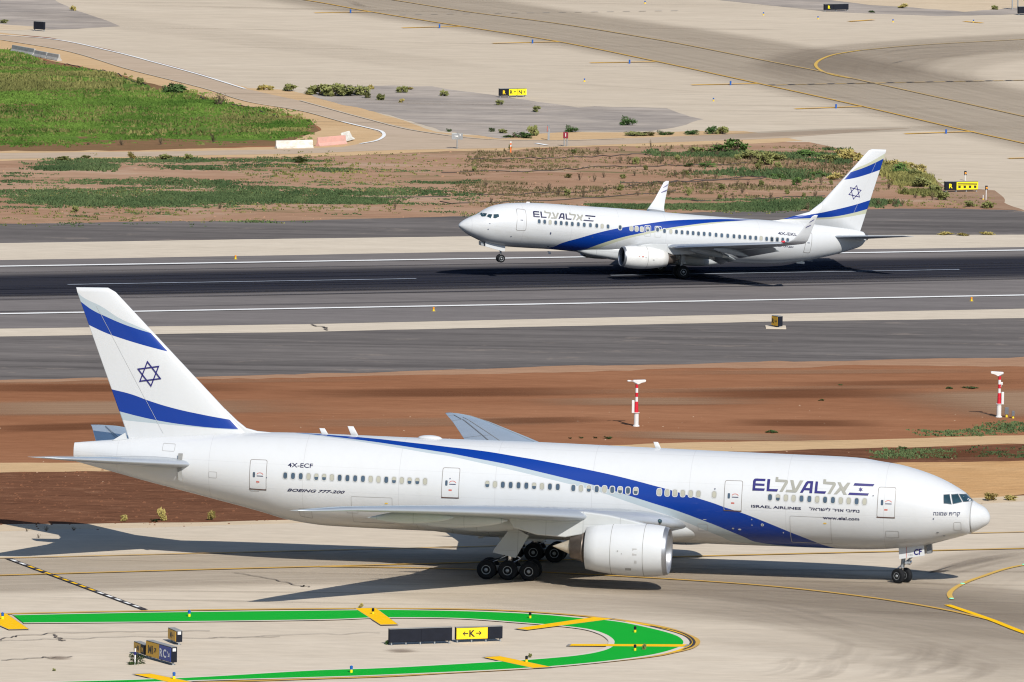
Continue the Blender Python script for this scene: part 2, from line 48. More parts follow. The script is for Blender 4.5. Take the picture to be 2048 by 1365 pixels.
GRASS={'meadow':[[[-73.01,1239.46],[-56.76,1243.22],[-53.23,1237.91],[-50.7,1223.41],[-44.52,1210.08],[-41.09,1203.61],[-36.94,1190.3],[-33.0,1181.39],[-29.52,1168.45],[-24.12,1157.54],[-21.12,1148.3],[-20.21,1134.93],[-23.44,1126.65],[-28.82,1123.01],[-36.26,1122.71],[-50.81,1115.32],[-65.24,1109.24]]],'infield_dense':[[[-61.22,1041.87],[-47.72,1048.87],[-45.2,1054.88],[-42.05,1057.73],[-38.25,1056.25],[-34.0,1054.87],[-28.02,1058.26],[-23.94,1063.53],[-20.14,1062.04],[-21.82,1052.84],[-29.13,1048.12],[-38.3,1045.25],[-47.36,1041.32]],[[-18.19,1057.97],[-15.48,1064.08],[-12.62,1061.29],[-10.67,1055.01],[-15.27,1050.82],[-19.92,1051.01]],[[-39.55,1030.0],[-33.35,1035.43],[-24.33,1041.46],[-21.56,1040.92],[-15.11,1041.09],[-5.93,1045.02],[-1.31,1044.83],[-6.81,1040.01],[-19.58,1034.36],[-33.15,1029.64]],[[6.62,1059.5],[10.88,1063.67],[16.57,1067.02],[18.46,1067.4],[20.75,1063.37],[24.96,1061.97],[29.23,1063.92],[29.56,1058.45],[24.76,1053.13],[17.25,1049.5],[10.3,1050.33],[6.6,1053.98]],[[31.08,1062.61],[33.53,1065.87],[36.23,1061.96],[33.73,1057.06],[31.38,1056.6]],[[-35.41,1097.17],[-29.69,1100.74],[-22.85,1099.73],[-16.04,1099.92],[-19.76,1090.84],[-27.85,1086.85],[-33.66,1088.03]],[[-47.65,1088.74],[-42.67,1096.89],[-38.21,1094.21],[-38.39,1085.9],[-45.49,1083.3]]],'infield_sparse':[[[-63.89,1086.62],[-49.72,1091.87],[-28.23,1101.04],[-16.15,1106.53],[-6.41,1112.8],[-3.44,1109.75],[-1.43,1093.37],[-3.26,1069.87],[-5.98,1052.63],[-15.05,1036.82],[-28.64,1031.03],[-46.63,1025.48],[-59.96,1020.84]]],'right_edge':[[[35.38,1111.61],[37.05,1102.33],[38.73,1094.39],[39.3,1082.88],[40.26,1069.43],[38.75,1066.9],[36.93,1083.56],[35.85,1094.98]]],'track_green':[[[30.33,856.73],[32.7,859.28],[35.77,859.77],[39.27,863.25],[45.21,865.66],[44.8,857.56],[38.95,855.92],[35.54,853.94],[32.52,854.19]],[[26.47,841.53],[29.18,844.77],[32.92,844.64],[33.22,842.58],[31.23,839.13],[28.92,836.7],[26.73,837.74]],[[32.83,842.17],[38.59,847.64],[42.51,849.32],[42.25,843.98],[36.46,839.59]]],'meadow_olive':[[[-65.97,1211.08],[-55.37,1213.48],[-49.59,1216.25],[-44.47,1208.64],[-42.35,1201.89],[-41.78,1193.46],[-47.83,1186.48],[-53.86,1180.97],[-64.02,1175.96]],[[-30.12,1152.29],[-24.0,1152.28],[-20.81,1145.11],[-21.61,1134.64],[-27.66,1135.92]]],'bare':[[[-58.88,1177.09],[-50.64,1178.9],[-50.72,1174.75],[-58.61,1171.65]],[[-58.3,1165.58],[-48.66,1169.04],[-44.66,1165.84],[-45.26,1161.67],[-57.89,1157.6]],[[-43.79,1124.91],[-40.88,1126.78],[-39.31,1124.59],[-43.18,1121.9]],[[-51.53,1130.89],[-49.61,1132.57],[-48.01,1130.35],[-51.36,1127.11]]],'infield_top':[[[12.86,1120.46],[18.4,1126.58],[22.45,1129.93],[26.49,1132.02],[29.48,1131.39],[32.69,1120.84],[33.9,1111.31],[29.82,1105.66],[25.95,1107.27],[22.11,1111.33],[17.19,1111.54],[13.28,1113.18]],[[9.57,1076.97],[17.88,1091.37],[27.72,1099.26],[30.46,1092.73],[25.43,1083.57],[17.69,1078.58]]],'infield_right':[[[-3.95,1113.3],[13.38,1123.05],[26.44,1129.5],[30.36,1126.56],[33.76,1106.45],[39.62,1078.36],[45.13,1061.48],[35.21,1059.55],[16.35,1051.5],[-1.31,1045.91],[-6.02,1058.13]]]}
LINES=[['runway_edge_line','white',0.9,[[-70.84,927.7],[-42.56,938.14],[-0.05,953.84],[43.91,970.3],[74.92,981.91]]],['runway_edge_line','white',0.9,[[-74.16,970.74],[-44.58,981.48],[-0.12,997.63],[45.81,1014.11],[78.17,1025.72]]],['runway_centre_line','centre',0.5,[[-38.06,965.37],[-8.38,976.25]]],['runway_centre_line','centre',0.5,[[8.47,982.43],[39.24,993.61]]],['runway_centre_line','centre',0.5,[[56.79,999.93],[79.11,1008.26]]],['runway_centre_line','centre',0.5,[[-72.77,952.71],[-54.39,959.43]]],['taxiway_edge_line','yellow',0.3,[[-57.57,755.92],[-34.47,764.17],[-21.04,768.97],[-2.76,775.54],[32.44,788.82],[36.1,790.12],[61.37,799.11]]],['taxiway_centre_line','yellow',0.45,[[-56.76,745.5],[-34.01,754.37],[-20.77,759.53],[-12.74,762.48],[-5.99,764.95],[14.12,772.57],[33.98,779.47],[60.6,788.72]]],['taxiway_curve_line','yellow',0.4,[[-12.73,762.34],[-8.47,762.51],[-4.92,762.43],[1.14,761.56],[10.9,758.57],[17.81,755.33],[24.59,749.53],[29.19,743.41],[31.95,738.22]]],['taxiway_curve_line','gold',0.36,[[55.24,787.07],[44.34,779.16],[35.24,770.16],[32.0,762.74],[30.59,758.53],[29.79,755.02],[29.49,752.45],[29.53,749.94]]],['taxiway_curve_line','bright',0.5,[[29.14,746.56],[31.64,738.99],[33.59,732.15],[40.68,711.83]]],['island_edge_line','yellow',0.55,[[-55.2,725.3],[-32.7,733.19],[-23.33,736.07],[-15.24,738.13],[-10.34,739.05],[-8.37,739.4],[-2.03,739.73],[2.2,738.65],[6.41,736.17],[9.54,732.71],[10.72,730.52],[11.56,727.99],[12.05,725.96],[12.15,724.28],[11.93,722.3],[11.46,720.55],[10.41,718.48],[9.37,716.71],[5.24,712.48],[1.67,709.56],[-3.89,706.36],[-7.91,704.05],[-11.63,702.62],[-18.11,700.06],[-31.25,695.06],[-52.25,687.07]]],['island_nose_line','bright',0.5,[[7.66,733.3],[9.52,730.89],[10.54,728.91],[11.22,726.9],[11.51,724.58],[11.36,722.74],[10.76,720.85],[9.39,718.35],[7.2,715.75]]],['island_nose_line','black',0.25,[[7.02,734.82],[9.53,731.69],[10.61,729.58],[11.42,727.32],[11.77,724.62],[11.61,722.51],[11.01,720.62],[9.38,717.58],[5.91,713.93]]],['island_nose_line','bright',0.45,[[7.67,734.38],[9.54,732.22],[10.68,730.12],[11.52,727.73],[11.93,724.64],[11.74,722.27],[11.13,720.25],[9.37,717.12]]],['island_nose_line','black',0.2,[[9.28,732.46],[10.72,730.31],[11.59,727.89],[12.03,724.65],[11.83,722.02],[11.23,720.13]]],['apron_edge_line','yellow',0.4,[[-44.14,1358.86],[-25.62,1332.97],[-17.29,1314.22],[-9.26,1297.63],[4.41,1270.23],[14.65,1243.38],[26.23,1210.35],[35.83,1182.35],[46.37,1149.59],[51.08,1135.88],[65.95,1088.17]]],['apron_centre_line','faint',0.42,[[-32.35,1367.38],[-15.17,1335.55],[-5.39,1315.74],[4.48,1299.42],[15.0,1277.26],[18.67,1268.57],[26.96,1246.42],[33.0,1230.5],[38.83,1213.16],[52.62,1171.33],[72.22,1111.25]]],['apron_curve_line','gold',0.36,[[38.31,1263.7],[35.39,1256.81],[33.95,1250.7],[33.01,1244.01],[32.75,1237.91],[33.18,1231.28],[34.23,1225.6],[35.99,1220.87]]],['apron_curve_line','faint',0.35,[[38.31,1263.7],[44.77,1273.07],[57.57,1285.66],[84.94,1312.65]]],['edge_bar','orange',0.7,[[-23.48,1310.16],[-16.81,1313.48]]],['edge_bar','orange',0.7,[[-13.1,1287.63],[-6.07,1291.77]]],['edge_bar','orange',0.7,[[-2.73,1265.15],[4.66,1269.26]]],['edge_bar','orange',0.7,[[8.03,1237.55],[15.17,1240.69]]],['edge_bar','orange',0.7,[[18.7,1207.39],[25.81,1210.98]]],['edge_bar','orange',0.7,[[29.02,1176.37],[36.23,1181.0]]],['edge_bar','orange',0.7,[[39.4,1145.54],[46.61,1149.96]]],['edge_bar','orange',0.7,[[48.71,1116.59],[55.44,1119.98]]],['edge_bar','orange',0.7,[[38.39,1310.48],[41.33,1313.97]]],['edge_bar','orange',0.7,[[51.83,1313.96],[53.89,1311.76]]],['hold_dash','black',0.6,[[26.9,1209.07],[27.71,1209.46]]],['hold_dash','faint',0.6,[[27.76,1209.47],[28.95,1210.02]]],['hold_dash','black',0.6,[[29.03,1210.08],[29.84,1210.47]]],['hold_dash','faint',0.6,[[29.89,1210.49],[31.09,1211.04]]],['hold_dash','black',0.6,[[31.17,1211.09],[31.98,1211.49]]],['hold_dash','faint',0.6,[[32.03,1211.5],[33.23,1212.05]]],['hold_dash','black',0.6,[[33.31,1212.11],[34.12,1212.51]]],['hold_dash','faint',0.6,[[34.18,1212.52],[35.37,1213.07]]],['hold_dash','black',0.6,[[35.45,1213.13],[36.27,1213.53]]],['hold_dash','faint',0.6,[[36.32,1213.54],[37.52,1214.09]]],['hold_dash','black',0.6,[[37.6,1214.15],[38.42,1214.55]]],['hold_dash','faint',0.6,[[38.47,1214.56],[39.67,1215.11]]],['hold_dash','black',0.6,[[39.75,1215.17],[40.57,1215.57]]],['hold_dash','faint',0.6,[[40.62,1215.58],[41.82,1216.14]]],['hold_dash','black',0.6,[[41.9,1216.19],[42.72,1216.59]]],['hold_dash','faint',0.6,[[42.78,1216.6],[43.98,1217.16]]],['hold_dash','black',0.6,[[44.06,1217.22],[44.88,1217.62]]],['hold_dash','faint',0.6,[[44.94,1217.63],[46.14,1218.19]]],['hold_dash','black',0.6,[[46.22,1218.24],[47.05,1218.64]]],['hold_dash','faint',0.6,[[47.1,1218.66],[48.31,1219.21]]],['hold_dash','black',0.6,[[48.39,1219.27],[49.21,1219.67]]],['hold_dash','faint',0.6,[[49.27,1219.68],[50.48,1220.24]]],['hold_dash','black',0.6,[[50.56,1220.3],[51.38,1220.7]]],['hold_dash','faint',0.6,[[51.44,1220.71],[52.65,1221.28]]],['hold_dash','black',0.6,[[52.73,1221.33],[53.56,1221.73]]],['hold_dash','faint',0.6,[[53.61,1221.75],[54.83,1222.31]]],['hold_dash','black',0.6,[[54.91,1222.36],[55.74,1222.77]]],['hold_dash','faint',0.6,[[55.79,1222.78],[57.01,1223.34]]],['hold_dash','grey',0.35,[[-13.69,1309.14],[-12.88,1309.5]]],['hold_dash','grey',0.35,[[-11.84,1309.99],[-11.04,1310.36]]],['hold_dash','grey',0.35,[[-10.0,1310.85],[-9.19,1311.21]]],['hold_dash','grey',0.35,[[-8.15,1311.7],[-7.35,1312.07]]],['hold_dash','grey',0.35,[[-6.31,1312.56],[-5.5,1312.92]]],['hold_dash','grey',0.35,[[-4.45,1313.41],[-3.64,1313.78]]],['hold_dash','grey',0.35,[[-2.6,1314.27],[-1.79,1314.64]]],['hold_dash','grey',0.35,[[-0.75,1315.13],[0.07,1315.5]]],['hold_dash','grey',0.35,[[1.11,1315.99],[1.93,1316.36]]],['hold_dash','grey',0.35,[[2.97,1316.85],[3.79,1317.22]]],['hold_dash','grey',0.35,[[4.84,1317.71],[5.65,1318.08]]],['hold_dash','grey',0.35,[[6.7,1318.58],[7.52,1318.95]]],['hold_dash','grey',0.35,[[8.57,1319.44],[9.39,1319.81]]],['hold_dash','grey',0.35,[[10.44,1320.31],[11.26,1320.68]]],['hold_dash','grey',0.35,[[12.31,1321.18],[13.13,1321.55]]],['hold_dash','grey',0.35,[[14.19,1322.04],[15.01,1322.42]]],['hold_dash','grey',0.35,[[16.07,1322.91],[16.89,1323.29]]],['hold_dash','grey',0.35,[[17.95,1323.78],[18.77,1324.16]]],['road_edge_line','white',0.35,[[-101.1,1319.54],[-69.46,1274.21],[-57.81,1265.71],[-52.0,1260.72],[-44.69,1243.71],[-38.6,1225.42],[-33.83,1210.3],[-28.55,1191.45]]],['road_edge_line','pale',0.25,[[-57.46,1258.26],[-49.61,1242.96],[-41.53,1216.24],[-32.74,1190.87],[-27.58,1173.29],[-22.18,1162.96],[-17.58,1149.05],[-14.83,1141.52]]],['road_edge_line','pale',0.3,[[-22.45,1176.46],[-15.0,1152.88],[-9.66,1138.43],[-2.73,1129.71],[4.11,1129.57],[10.99,1133.46]]],['road_edge_line','white',0.35,[[-17.58,1149.05],[-14.83,1141.52],[-13.63,1138.24],[-13.17,1133.86],[-13.31,1129.4],[-13.96,1125.17],[-15.39,1121.44]]],['road_mark','white',0.5,[[2.06,1125.69],[3.16,1123.42]]]]
GREEN_BAND=[[[-32.11,732.36],[-23.32,734.99],[-10.32,738.02],[-8.36,738.5],[-2.03,738.45],[2.2,737.4],[4.42,736.08],[6.92,734.54],[9.52,730.63],[10.84,727.64],[11.27,725.33],[11.3,723.25],[10.86,720.99],[8.86,716.74],[2.68,710.52],[-7.92,704.86],[-11.65,703.36],[-19.07,700.79],[-31.3,696.02],[-52.32,688.01]],[[-31.32,728.54],[-23.16,730.18],[-11.54,733.1],[-8.31,734.48],[-3.06,734.79],[0.63,733.23],[3.77,731.5],[5.33,730.01],[6.35,727.56],[6.86,724.69],[6.9,723.03],[6.73,720.9],[6.1,718.76],[4.75,716.5],[2.17,714.12],[-1.91,711.51],[-7.96,708.07],[-11.7,706.58],[-20.89,701.29],[-31.37,697.47],[-52.47,689.9]]]
FILLS=[['island_bar','bright',[[-33.43,733.34],[-32.64,733.18],[-30.82,725.17],[-32.09,724.84],[-33.87,730.33]]],['island_bar','bright',[[-10.0,739.12],[-8.67,739.44],[-7.11,730.87],[-8.22,730.53]]],['island_bar','bright',[[0.6,729.74],[5.68,736.53],[6.9,735.75],[1.31,729.04]]],['island_bar','bright',[[4.0,721.08],[4.15,722.03],[11.55,722.82],[11.28,721.56]]],['island_bar','bright',[[-1.44,714.46],[-0.43,715.15],[2.79,710.11],[1.67,709.46]]],['island_bar','bright',[[-23.26,703.08],[-22.19,703.46],[-19.91,700.19],[-18.04,697.5],[-19.43,697.08]]]]
HOLD_BAR=[[-34.16,764.1],[-33.72,764.16],[-23.47,736.59],[-23.9,736.54]]
STAINS=[['rubber',0.93,[[-72.78,952.87],[-43.76,963.88],[-0.09,980.45],[45.11,998.09],[77.04,1010.55]],11.9],['oil',0.5,[[-56.74,745.2],[-34.01,754.31],[-20.77,759.61],[-12.73,762.2],[1.14,762.42],[10.91,759.2],[18.26,756.24],[26.14,750.86],[34.21,746.43],[56.56,734.16]],10.63],['oil',0.32,[[-14.01,758.56],[-3.89,755.98],[6.14,750.89],[16.06,746.69],[25.96,745.3],[35.63,739.8],[54.37,726.41]],13.38],['oil',0.36,[[2.82,759.78],[16.14,750.87],[25.82,741.17],[33.45,728.84],[43.42,704.75]],12.58],['oil',0.22,[[9.33,737.56],[17.46,734.63],[25.34,726.44],[33.06,718.42],[43.13,699.83]],13.1],['oil',0.4,[[59.06,791.61],[35.42,774.31],[31.76,766.75],[29.02,756.89],[27.76,749.7]],5.77],['oil',0.52,[[-39.16,1393.97],[-19.89,1343.24],[-5.38,1313.7],[14.97,1274.06],[32.96,1229.01],[43.27,1197.42],[52.5,1168.63],[72.03,1108.21]],16.04],['oil',0.42,[[96.74,1315.47],[57.43,1282.41],[45.17,1268.43],[39.2,1256.14],[36.07,1243.19],[35.19,1230.99],[37.03,1219.64]],10.93],['oil',0.26,[[71.8,1284.17],[54.16,1268.94],[45.3,1256.0],[40.44,1242.67],[39.16,1227.45],[41.86,1202.75]],12.96],['oil',0.45,[[10.95,1129.42],[22.84,1140.14],[33.97,1148.91],[46.54,1154.82],[54.48,1153.24]],3.26],['oil',0.1,[[-59.94,1311.51],[-29.83,1265.14],[-1.77,1218.24]],6.31],['dust',0.8,[[-50.32,859.26],[-37.9,862.48],[-25.38,865.73],[-12.39,869.09]],5.93],['dust',0.6,[[-0.85,873.22],[6.82,874.96],[14.52,876.71],[22.49,878.51]],3.42],['dust',0.75,[[4.87,851.28],[11.96,850.97],[19.05,850.67],[26.35,850.35]],3.23],['dust',0.85,[[28.21,874.51],[36.65,877.74],[45.15,881.0],[53.98,884.38]],11.51],['dust',0.3,[[-51.48,878.73],[-36.22,882.52],[-20.83,886.34],[-4.84,890.31]],1.55],['dust',0.25,[[-4.76,878.67],[10.71,883.74],[26.36,888.86],[42.67,894.19]],1.95],['dust',0.35,[[-19.72,853.89],[-11.01,856.23],[-2.26,858.59],[6.81,861.03]],3.65],['dust',0.35,[[7.04,897.02],[18.89,899.78],[30.82,902.55],[43.18,905.43]],2.01],['wet',0.55,[[-47.45,876.31],[-37.03,878.27],[-26.56,880.24],[-15.73,882.28]],3.45],['wet',0.6,[[-20.27,876.15],[-10.05,878.82],[0.22,881.51],[10.88,884.3]],3.84],['wet',0.6,[[-42.03,846.03],[-35.72,848.93],[-29.37,851.84],[-22.78,854.86]],2.87],['wet',0.5,[[-4.61,857.75],[-0.22,859.41],[4.18,861.08],[8.74,862.81]],2.57],['wet',0.55,[[10.83,880.44],[18.6,882.72],[26.41,885.01],[34.5,887.39]],4.26],['wet',0.6,[[15.21,860.9],[20.0,861.42],[24.8,861.94],[29.76,862.47]],2.95],['wet',0.4,[[18.81,889.49],[27.34,892.19],[35.92,894.9],[44.82,897.7]],2.38],['wet',0.5,[[27.14,839.2],[31.49,840.68],[35.86,842.16],[40.37,843.69]],2.81]]
BLUE_FAR=[[-19.33,1311.17],[-8.84,1288.65],[1.74,1266.59],[12.35,1237.78],[22.88,1208.53],[33.34,1178.33],[43.66,1147.08]]
BLUE_SMALL=[[7.29,1210.1],[20.69,1185.53],[15.03,1335.96],[28.67,1319.4],[34.89,1314.11],[43.5,1311.12],[52.88,1312.53]]
BLUE_NEAR=[[-20.71,733.19],[-32.73,730.22],[-20.7,701.07],[-9.73,705.72]]
BLACK_NEAR=[[-8.79,736.17],[1.48,735.41],[8.27,728.74],[8.18,719.21],[1.25,712.43]]
ORANGE_LIGHT=[[-24.41,992.66],[-6.62,947.31],[39.17,964.4]]
MASTS=[[9.54,857.44,3.57],[37.56,868.52,3.54]]
BOXES=[[38.16,868.61,0.77],[38.63,867.94,0.58]]
SIGNS={'blank':[-7.51,720.21,-3.52,721.78,1.06],'k':[-3.27,722.21,-0.29,723.39,0.99],'m1':[-21.68,720.39,-21.12,718.65,0.9],'mm':[-23.63,713.7,-22.9,711.76,0.82],'rc':[-22.79,711.52,-21.11,708.22,1.17],'runway':[21.53,937.72,22.01,936.93,1.02],'rn':[-1.73,1185.47,1.1,1186.78,0.94],'r_top':[35.98,1327.17,38.84,1328.73,0.88],'r_corner':[58.7,1326.67,61.58,1328.23,1.0],'r_hold':[40.96,1075.78,44.15,1076.97,1.0],'dark':[-54.41,1273.74,-53.22,1272.82,1.07]}
ROADSIGNS=[[-5.75,1117.85,1.58],[3.32,1130.35,1.55],[4.99,1122.87,1.46],[-0.45,1112.8,1.23]]
WIGWAG=[[43.39,1089.47,0.72],[44.55,1068.03,1.37],[44.27,1067.98,0.43]]
POST_WHITE=[-23.37,708.17,1.07]
CORNER_POSTS=[[58.28,1336.07,1.3],[59.09,1337.14,1.3]]
BARRIERS=[[-55.26,1240.5,-52.56,1235.02,0.77],[-52.51,1233.89,-51.02,1230.83,0.71],[-50.97,1230.46,-49.58,1227.78,0.71],[-23.58,1114.17,-20.0,1115.83,0.81],[-19.54,1117.78,-16.88,1121.44,0.89],[-16.91,1123.62,-16.21,1126.27,1.19]]
SHRUBS=[[-35.96,1184.21,2.9,1.3,'g'],[-39.72,1194.63,0.8,0.8,'o'],[-30.67,1168.88,2.0,1.0,'d'],[-23.93,1189.66,1.3,0.8,'o'],[-26.68,1190.45,1.0,0.6,'y'],[-25.9,1190.63,0.7,0.5,'y'],[-20.54,1185.51,2.5,1.1,'o'],[-19.04,1183.76,2.3,1.2,'o'],[-17.39,1184.82,2.3,1.1,'o'],[-16.26,1186.45,1.5,0.9,'o'],[-15.56,1181.75,0.8,0.6,'o'],[-15.32,1194.37,0.6,0.45,'y'],[-14.07,1179.32,0.9,0.65,'o'],[-12.0,1190.19,1.1,0.65,'o'],[-11.21,1194.58,0.7,0.3,'y'],[-11.9,1176.36,0.5,0.45,'y'],[-7.55,1186.28,0.8,0.6,'o'],[-1.76,1175.15,0.8,0.55,'o'],[2.08,1166.51,0.75,0.65,'o'],[11.39,1151.29,1.5,1.05,'g'],[-6.69,1139.06,0.5,0.4,'g'],[-2.31,1139.98,0.7,0.45,'g'],[-1.25,1138.28,0.8,0.4,'o'],[0.21,1132.86,2.5,0.6,'g'],[1.82,1135.73,1.0,1.0,'o'],[5.6,1141.0,1.2,0.8,'g'],[19.64,1142.03,1.2,0.9,'g'],[20.85,1141.64,1.1,0.8,'o'],[17.61,1140.96,1.5,0.5,'g'],[15.07,1139.79,1.5,0.45,'g'],[12.03,1137.87,1.8,0.45,'o'],[13.54,1138.19,1.2,0.4,'o'],[-43.59,1095.5,1.2,0.45,'o'],[-41.71,1097.08,0.9,0.45,'o'],[-37.32,1099.18,0.8,0.65,'y'],[-33.9,1098.68,1.1,0.5,'o'],[-31.78,1099.11,0.8,0.55,'o'],[-20.86,1097.74,1.5,0.65,'G'],[-20.42,1119.77,0.5,0.5,'d'],[-38.82,1115.33,0.8,0.6,'d'],[-34.97,1116.75,0.7,0.7,'d'],[-29.91,1120.91,0.9,0.7,'d'],[32.48,1113.45,2.0,0.9,'y'],[33.7,1111.27,1.2,0.7,'y'],[36.77,1101.09,1.5,0.9,'y'],[37.27,1094.09,1.8,1.2,'G'],[38.13,1102.55,1.3,0.7,'y'],[38.52,1090.83,1.5,1.0,'o'],[39.33,1100.41,1.1,0.6,'y'],[38.88,1081.64,1.5,1.0,'o'],[39.23,1093.31,1.2,0.75,'y'],[39.75,1073.84,1.3,0.9,'o'],[40.41,1067.22,1.2,0.8,'o'],[26.9,1080.99,1.0,0.75,'G'],[24.42,1104.56,1.5,1.2,'o'],[30.82,1088.13,1.2,0.65,'y'],[42.73,1059.91,0.8,0.6,'o'],[44.36,1058.57,1.0,0.55,'o'],[20.26,1118.29,2.5,1.0,'G'],[22.04,1121.12,2.5,1.1,'G'],[17.78,1117.78,1.5,0.6,'o'],[23.34,1111.58,2.0,0.9,'o'],[25.75,1109.65,1.5,0.7,'o'],[28.71,1116.34,2.2,0.8,'G'],[30.69,1110.66,1.8,0.6,'o'],[17.04,1100.67,1.0,0.45,'G'],[18.75,1101.01,1.5,0.5,'G'],[25.56,1089.4,1.5,0.45,'G'],[29.49,1092.53,1.8,0.4,'G']]
DRY=[[15.93,1107.06,0.42,0.66],[18.05,1104.26,0.41,0.68],[17.89,1075.95,0.5,0.58],[19.72,1074.78,0.58,0.56],[19.85,1063.47,0.44,0.46],[20.53,1062.86,0.37,0.62],[19.29,1064.11,0.48,0.45],[21.56,1070.58,0.61,0.48],[23.04,1094.09,0.47,0.49],[23.65,1098.98,0.54,0.57],[24.13,1065.81,0.53,0.48],[26.54,1102.77,0.44,0.48],[25.82,1070.66,0.45,0.44],[26.23,1109.16,0.4,0.69],[27.65,1105.4,0.64,0.46],[27.33,1067.19,0.36,0.46],[28.35,1067.39,0.56,0.63],[30.4,1105.16,0.36,0.57],[30.93,1107.69,0.35,0.55],[29.35,1082.07,0.54,0.7],[27.32,1096.54,0.43,0.64],[25.64,1100.18,0.61,0.68],[24.9,1096.05,0.35,0.54],[23.08,1110.14,0.64,0.52],[21.89,1109.9,0.59,0.56],[19.85,1113.56,0.58,0.55],[19.28,1087.05,0.36,0.43],[30.32,1082.26,0.38,0.48],[35.71,1059.87,0.64,0.59],[36.32,1059.25,0.59,0.57],[37.11,1073.64,0.54,0.64],[35.65,1077.93,0.63,0.67],[37.89,1068.51,0.6,0.43],[38.69,1069.42,0.46,0.41],[39.41,1066.55,0.51,0.64],[40.36,1068.24,0.37,0.46],[35.25,1061.26,0.46,0.47],[34.19,1059.57,0.59,0.51],[27.38,1053.83,0.54,0.55],[23.5,1078.59,0.53,0.68],[22.23,1079.11,0.63,0.43],[21.2,1078.91,0.6,0.5],[16.44,1068.06,0.38,0.52],[16.18,1086.43,0.5,0.69],[16.93,1094.44,0.46,0.4],[5.14,1085.21,0.61,0.43],[7.61,1081.29,0.49,0.65],[8.56,1086.19,0.5,0.53],[10.38,1085.52,0.59,0.41],[11.57,1088.72,0.52,0.52],[14.5,1109.72,0.65,0.64],[15.96,1106.95,0.37,0.46],[10.28,1103.5,0.49,0.61],[11.12,1103.67,0.45,0.51],[11.75,1102.27,0.63,0.69],[11.25,1074.02,0.47,0.67],[8.7,1070.63,0.45,0.42],[10.03,1071.61,0.51,0.6],[3.28,1068.84,0.62,0.69],[4.11,1064.73,0.58,0.63],[4.95,1064.89,0.56,0.61],[6.5,1063.77,0.58,0.69],[11.66,1066.21,0.46,0.42],[12.68,1095.66,0.42,0.47],[14.24,1103.54,0.46,0.64],[15.42,1088.75,0.37,0.53],[16.42,1090.43,0.59,0.48],[17.4,1116.51,0.37,0.47],[13.46,1123.54,0.38,0.64],[-3.91,1090.81,0.4,0.46],[-2.74,1073.41,0.59,0.64],[14.54,1066.78,0.53,0.67],[16.46,1067.15,0.37,0.69],[-2.19,1055.03,0.52,0.49],[6.22,1082.48,0.6,0.6],[5.86,1114.14,0.65,0.43],[8.11,1114.6,0.52,0.54],[-27.17,1044.15,0.55,0.47],[-0.51,1117.7,0.36,0.56],[-11.03,1046.2,0.46,0.67],[-15.85,1087.52,0.49,0.53],[-40.32,1037.83,0.54,0.56]]
TUFTS=[[7.34,848.09,0.56,0.24,'g'],[6.36,848.29,0.32,0.16,'g'],[5.31,848.12,0.32,0.16,'g'],[4.48,847.64,0.24,0.16,'g'],[19.84,854.35,0.96,0.24,'g'],[-26.91,788.02,0.48,0.42,'y'],[-24.81,788.02,0.54,0.27,'g'],[-24.28,788.72,0.56,0.88,'y'],[-20.8,789.54,0.48,0.64,'y'],[-23.29,708.43,1.02,0.78,'g'],[-9.62,739.58,0.3,0.36,'y'],[-7.71,720.71,0.3,0.36,'g'],[1.48,715.25,0.24,0.27,'o'],[8.76,719.81,0.24,0.42,'o'],[-28.31,704.52,0.18,0.18,'o'],[24.13,878.78,0.4,0.16,'g'],[29.36,844.44,0.56,0.24,'g'],[34.6,810.12,0.96,0.56,'y'],[35.98,810.65,0.8,0.36,'y'],[34.58,889.73,0.64,0.2,'g'],[36.19,890.39,1.2,0.16,'g'],[25.95,891.05,0.4,0.12,'g'],[45.52,1335.56,1.08,0.54,'y'],[56.31,1335.59,0.72,0.48,'o'],[41.48,1326.79,0.72,0.36,'g'],[-51.32,1307.64,0.6,0.54,'y'],[-58.25,1285.05,0.84,0.42,'o'],[39.27,1029.27,1.2,0.25,'y'],[40.83,1028.53,1.0,0.25,'y'],[43.17,1030.01,1.2,0.25,'y'],[-42.03,1115.29,0.4,0.2,'d'],[-32.4,776.82,0.3,0.24,'d'],[-32.04,781.12,0.42,0.3,'d'],[-30.19,781.7,0.36,0.24,'d'],[-33.37,780.62,0.3,0.21,'d']]
CRACKS=[[0.12,[[-32.4,719.73],[-31.21,721.71],[-28.73,723.61],[-24.27,724.74],[-19.15,725.96]]],[0.1,[[-32.37,718.96],[-28.91,720.2],[-24.81,722.05],[-19.05,722.3],[-14.59,723.69]]],[0.15,[[-29.0,722.53],[-28.53,720.51],[-28.37,719.49]]],[0.12,[[-18.39,758.51],[-15.95,754.86],[-13.86,751.19],[-13.25,750.71]]],[0.14,[[-31.92,709.3],[-29.45,710.64],[-27.44,711.67]]],[0.08,[[-19.05,722.3],[-13.33,724.64],[-8.2,726.38]]],[0.1,[[-15.61,769.98],[-7.44,772.63],[-2.79,775.09]]],[0.2,[[-16.51,933.3],[-15.44,931.33],[-15.19,928.79]]]]
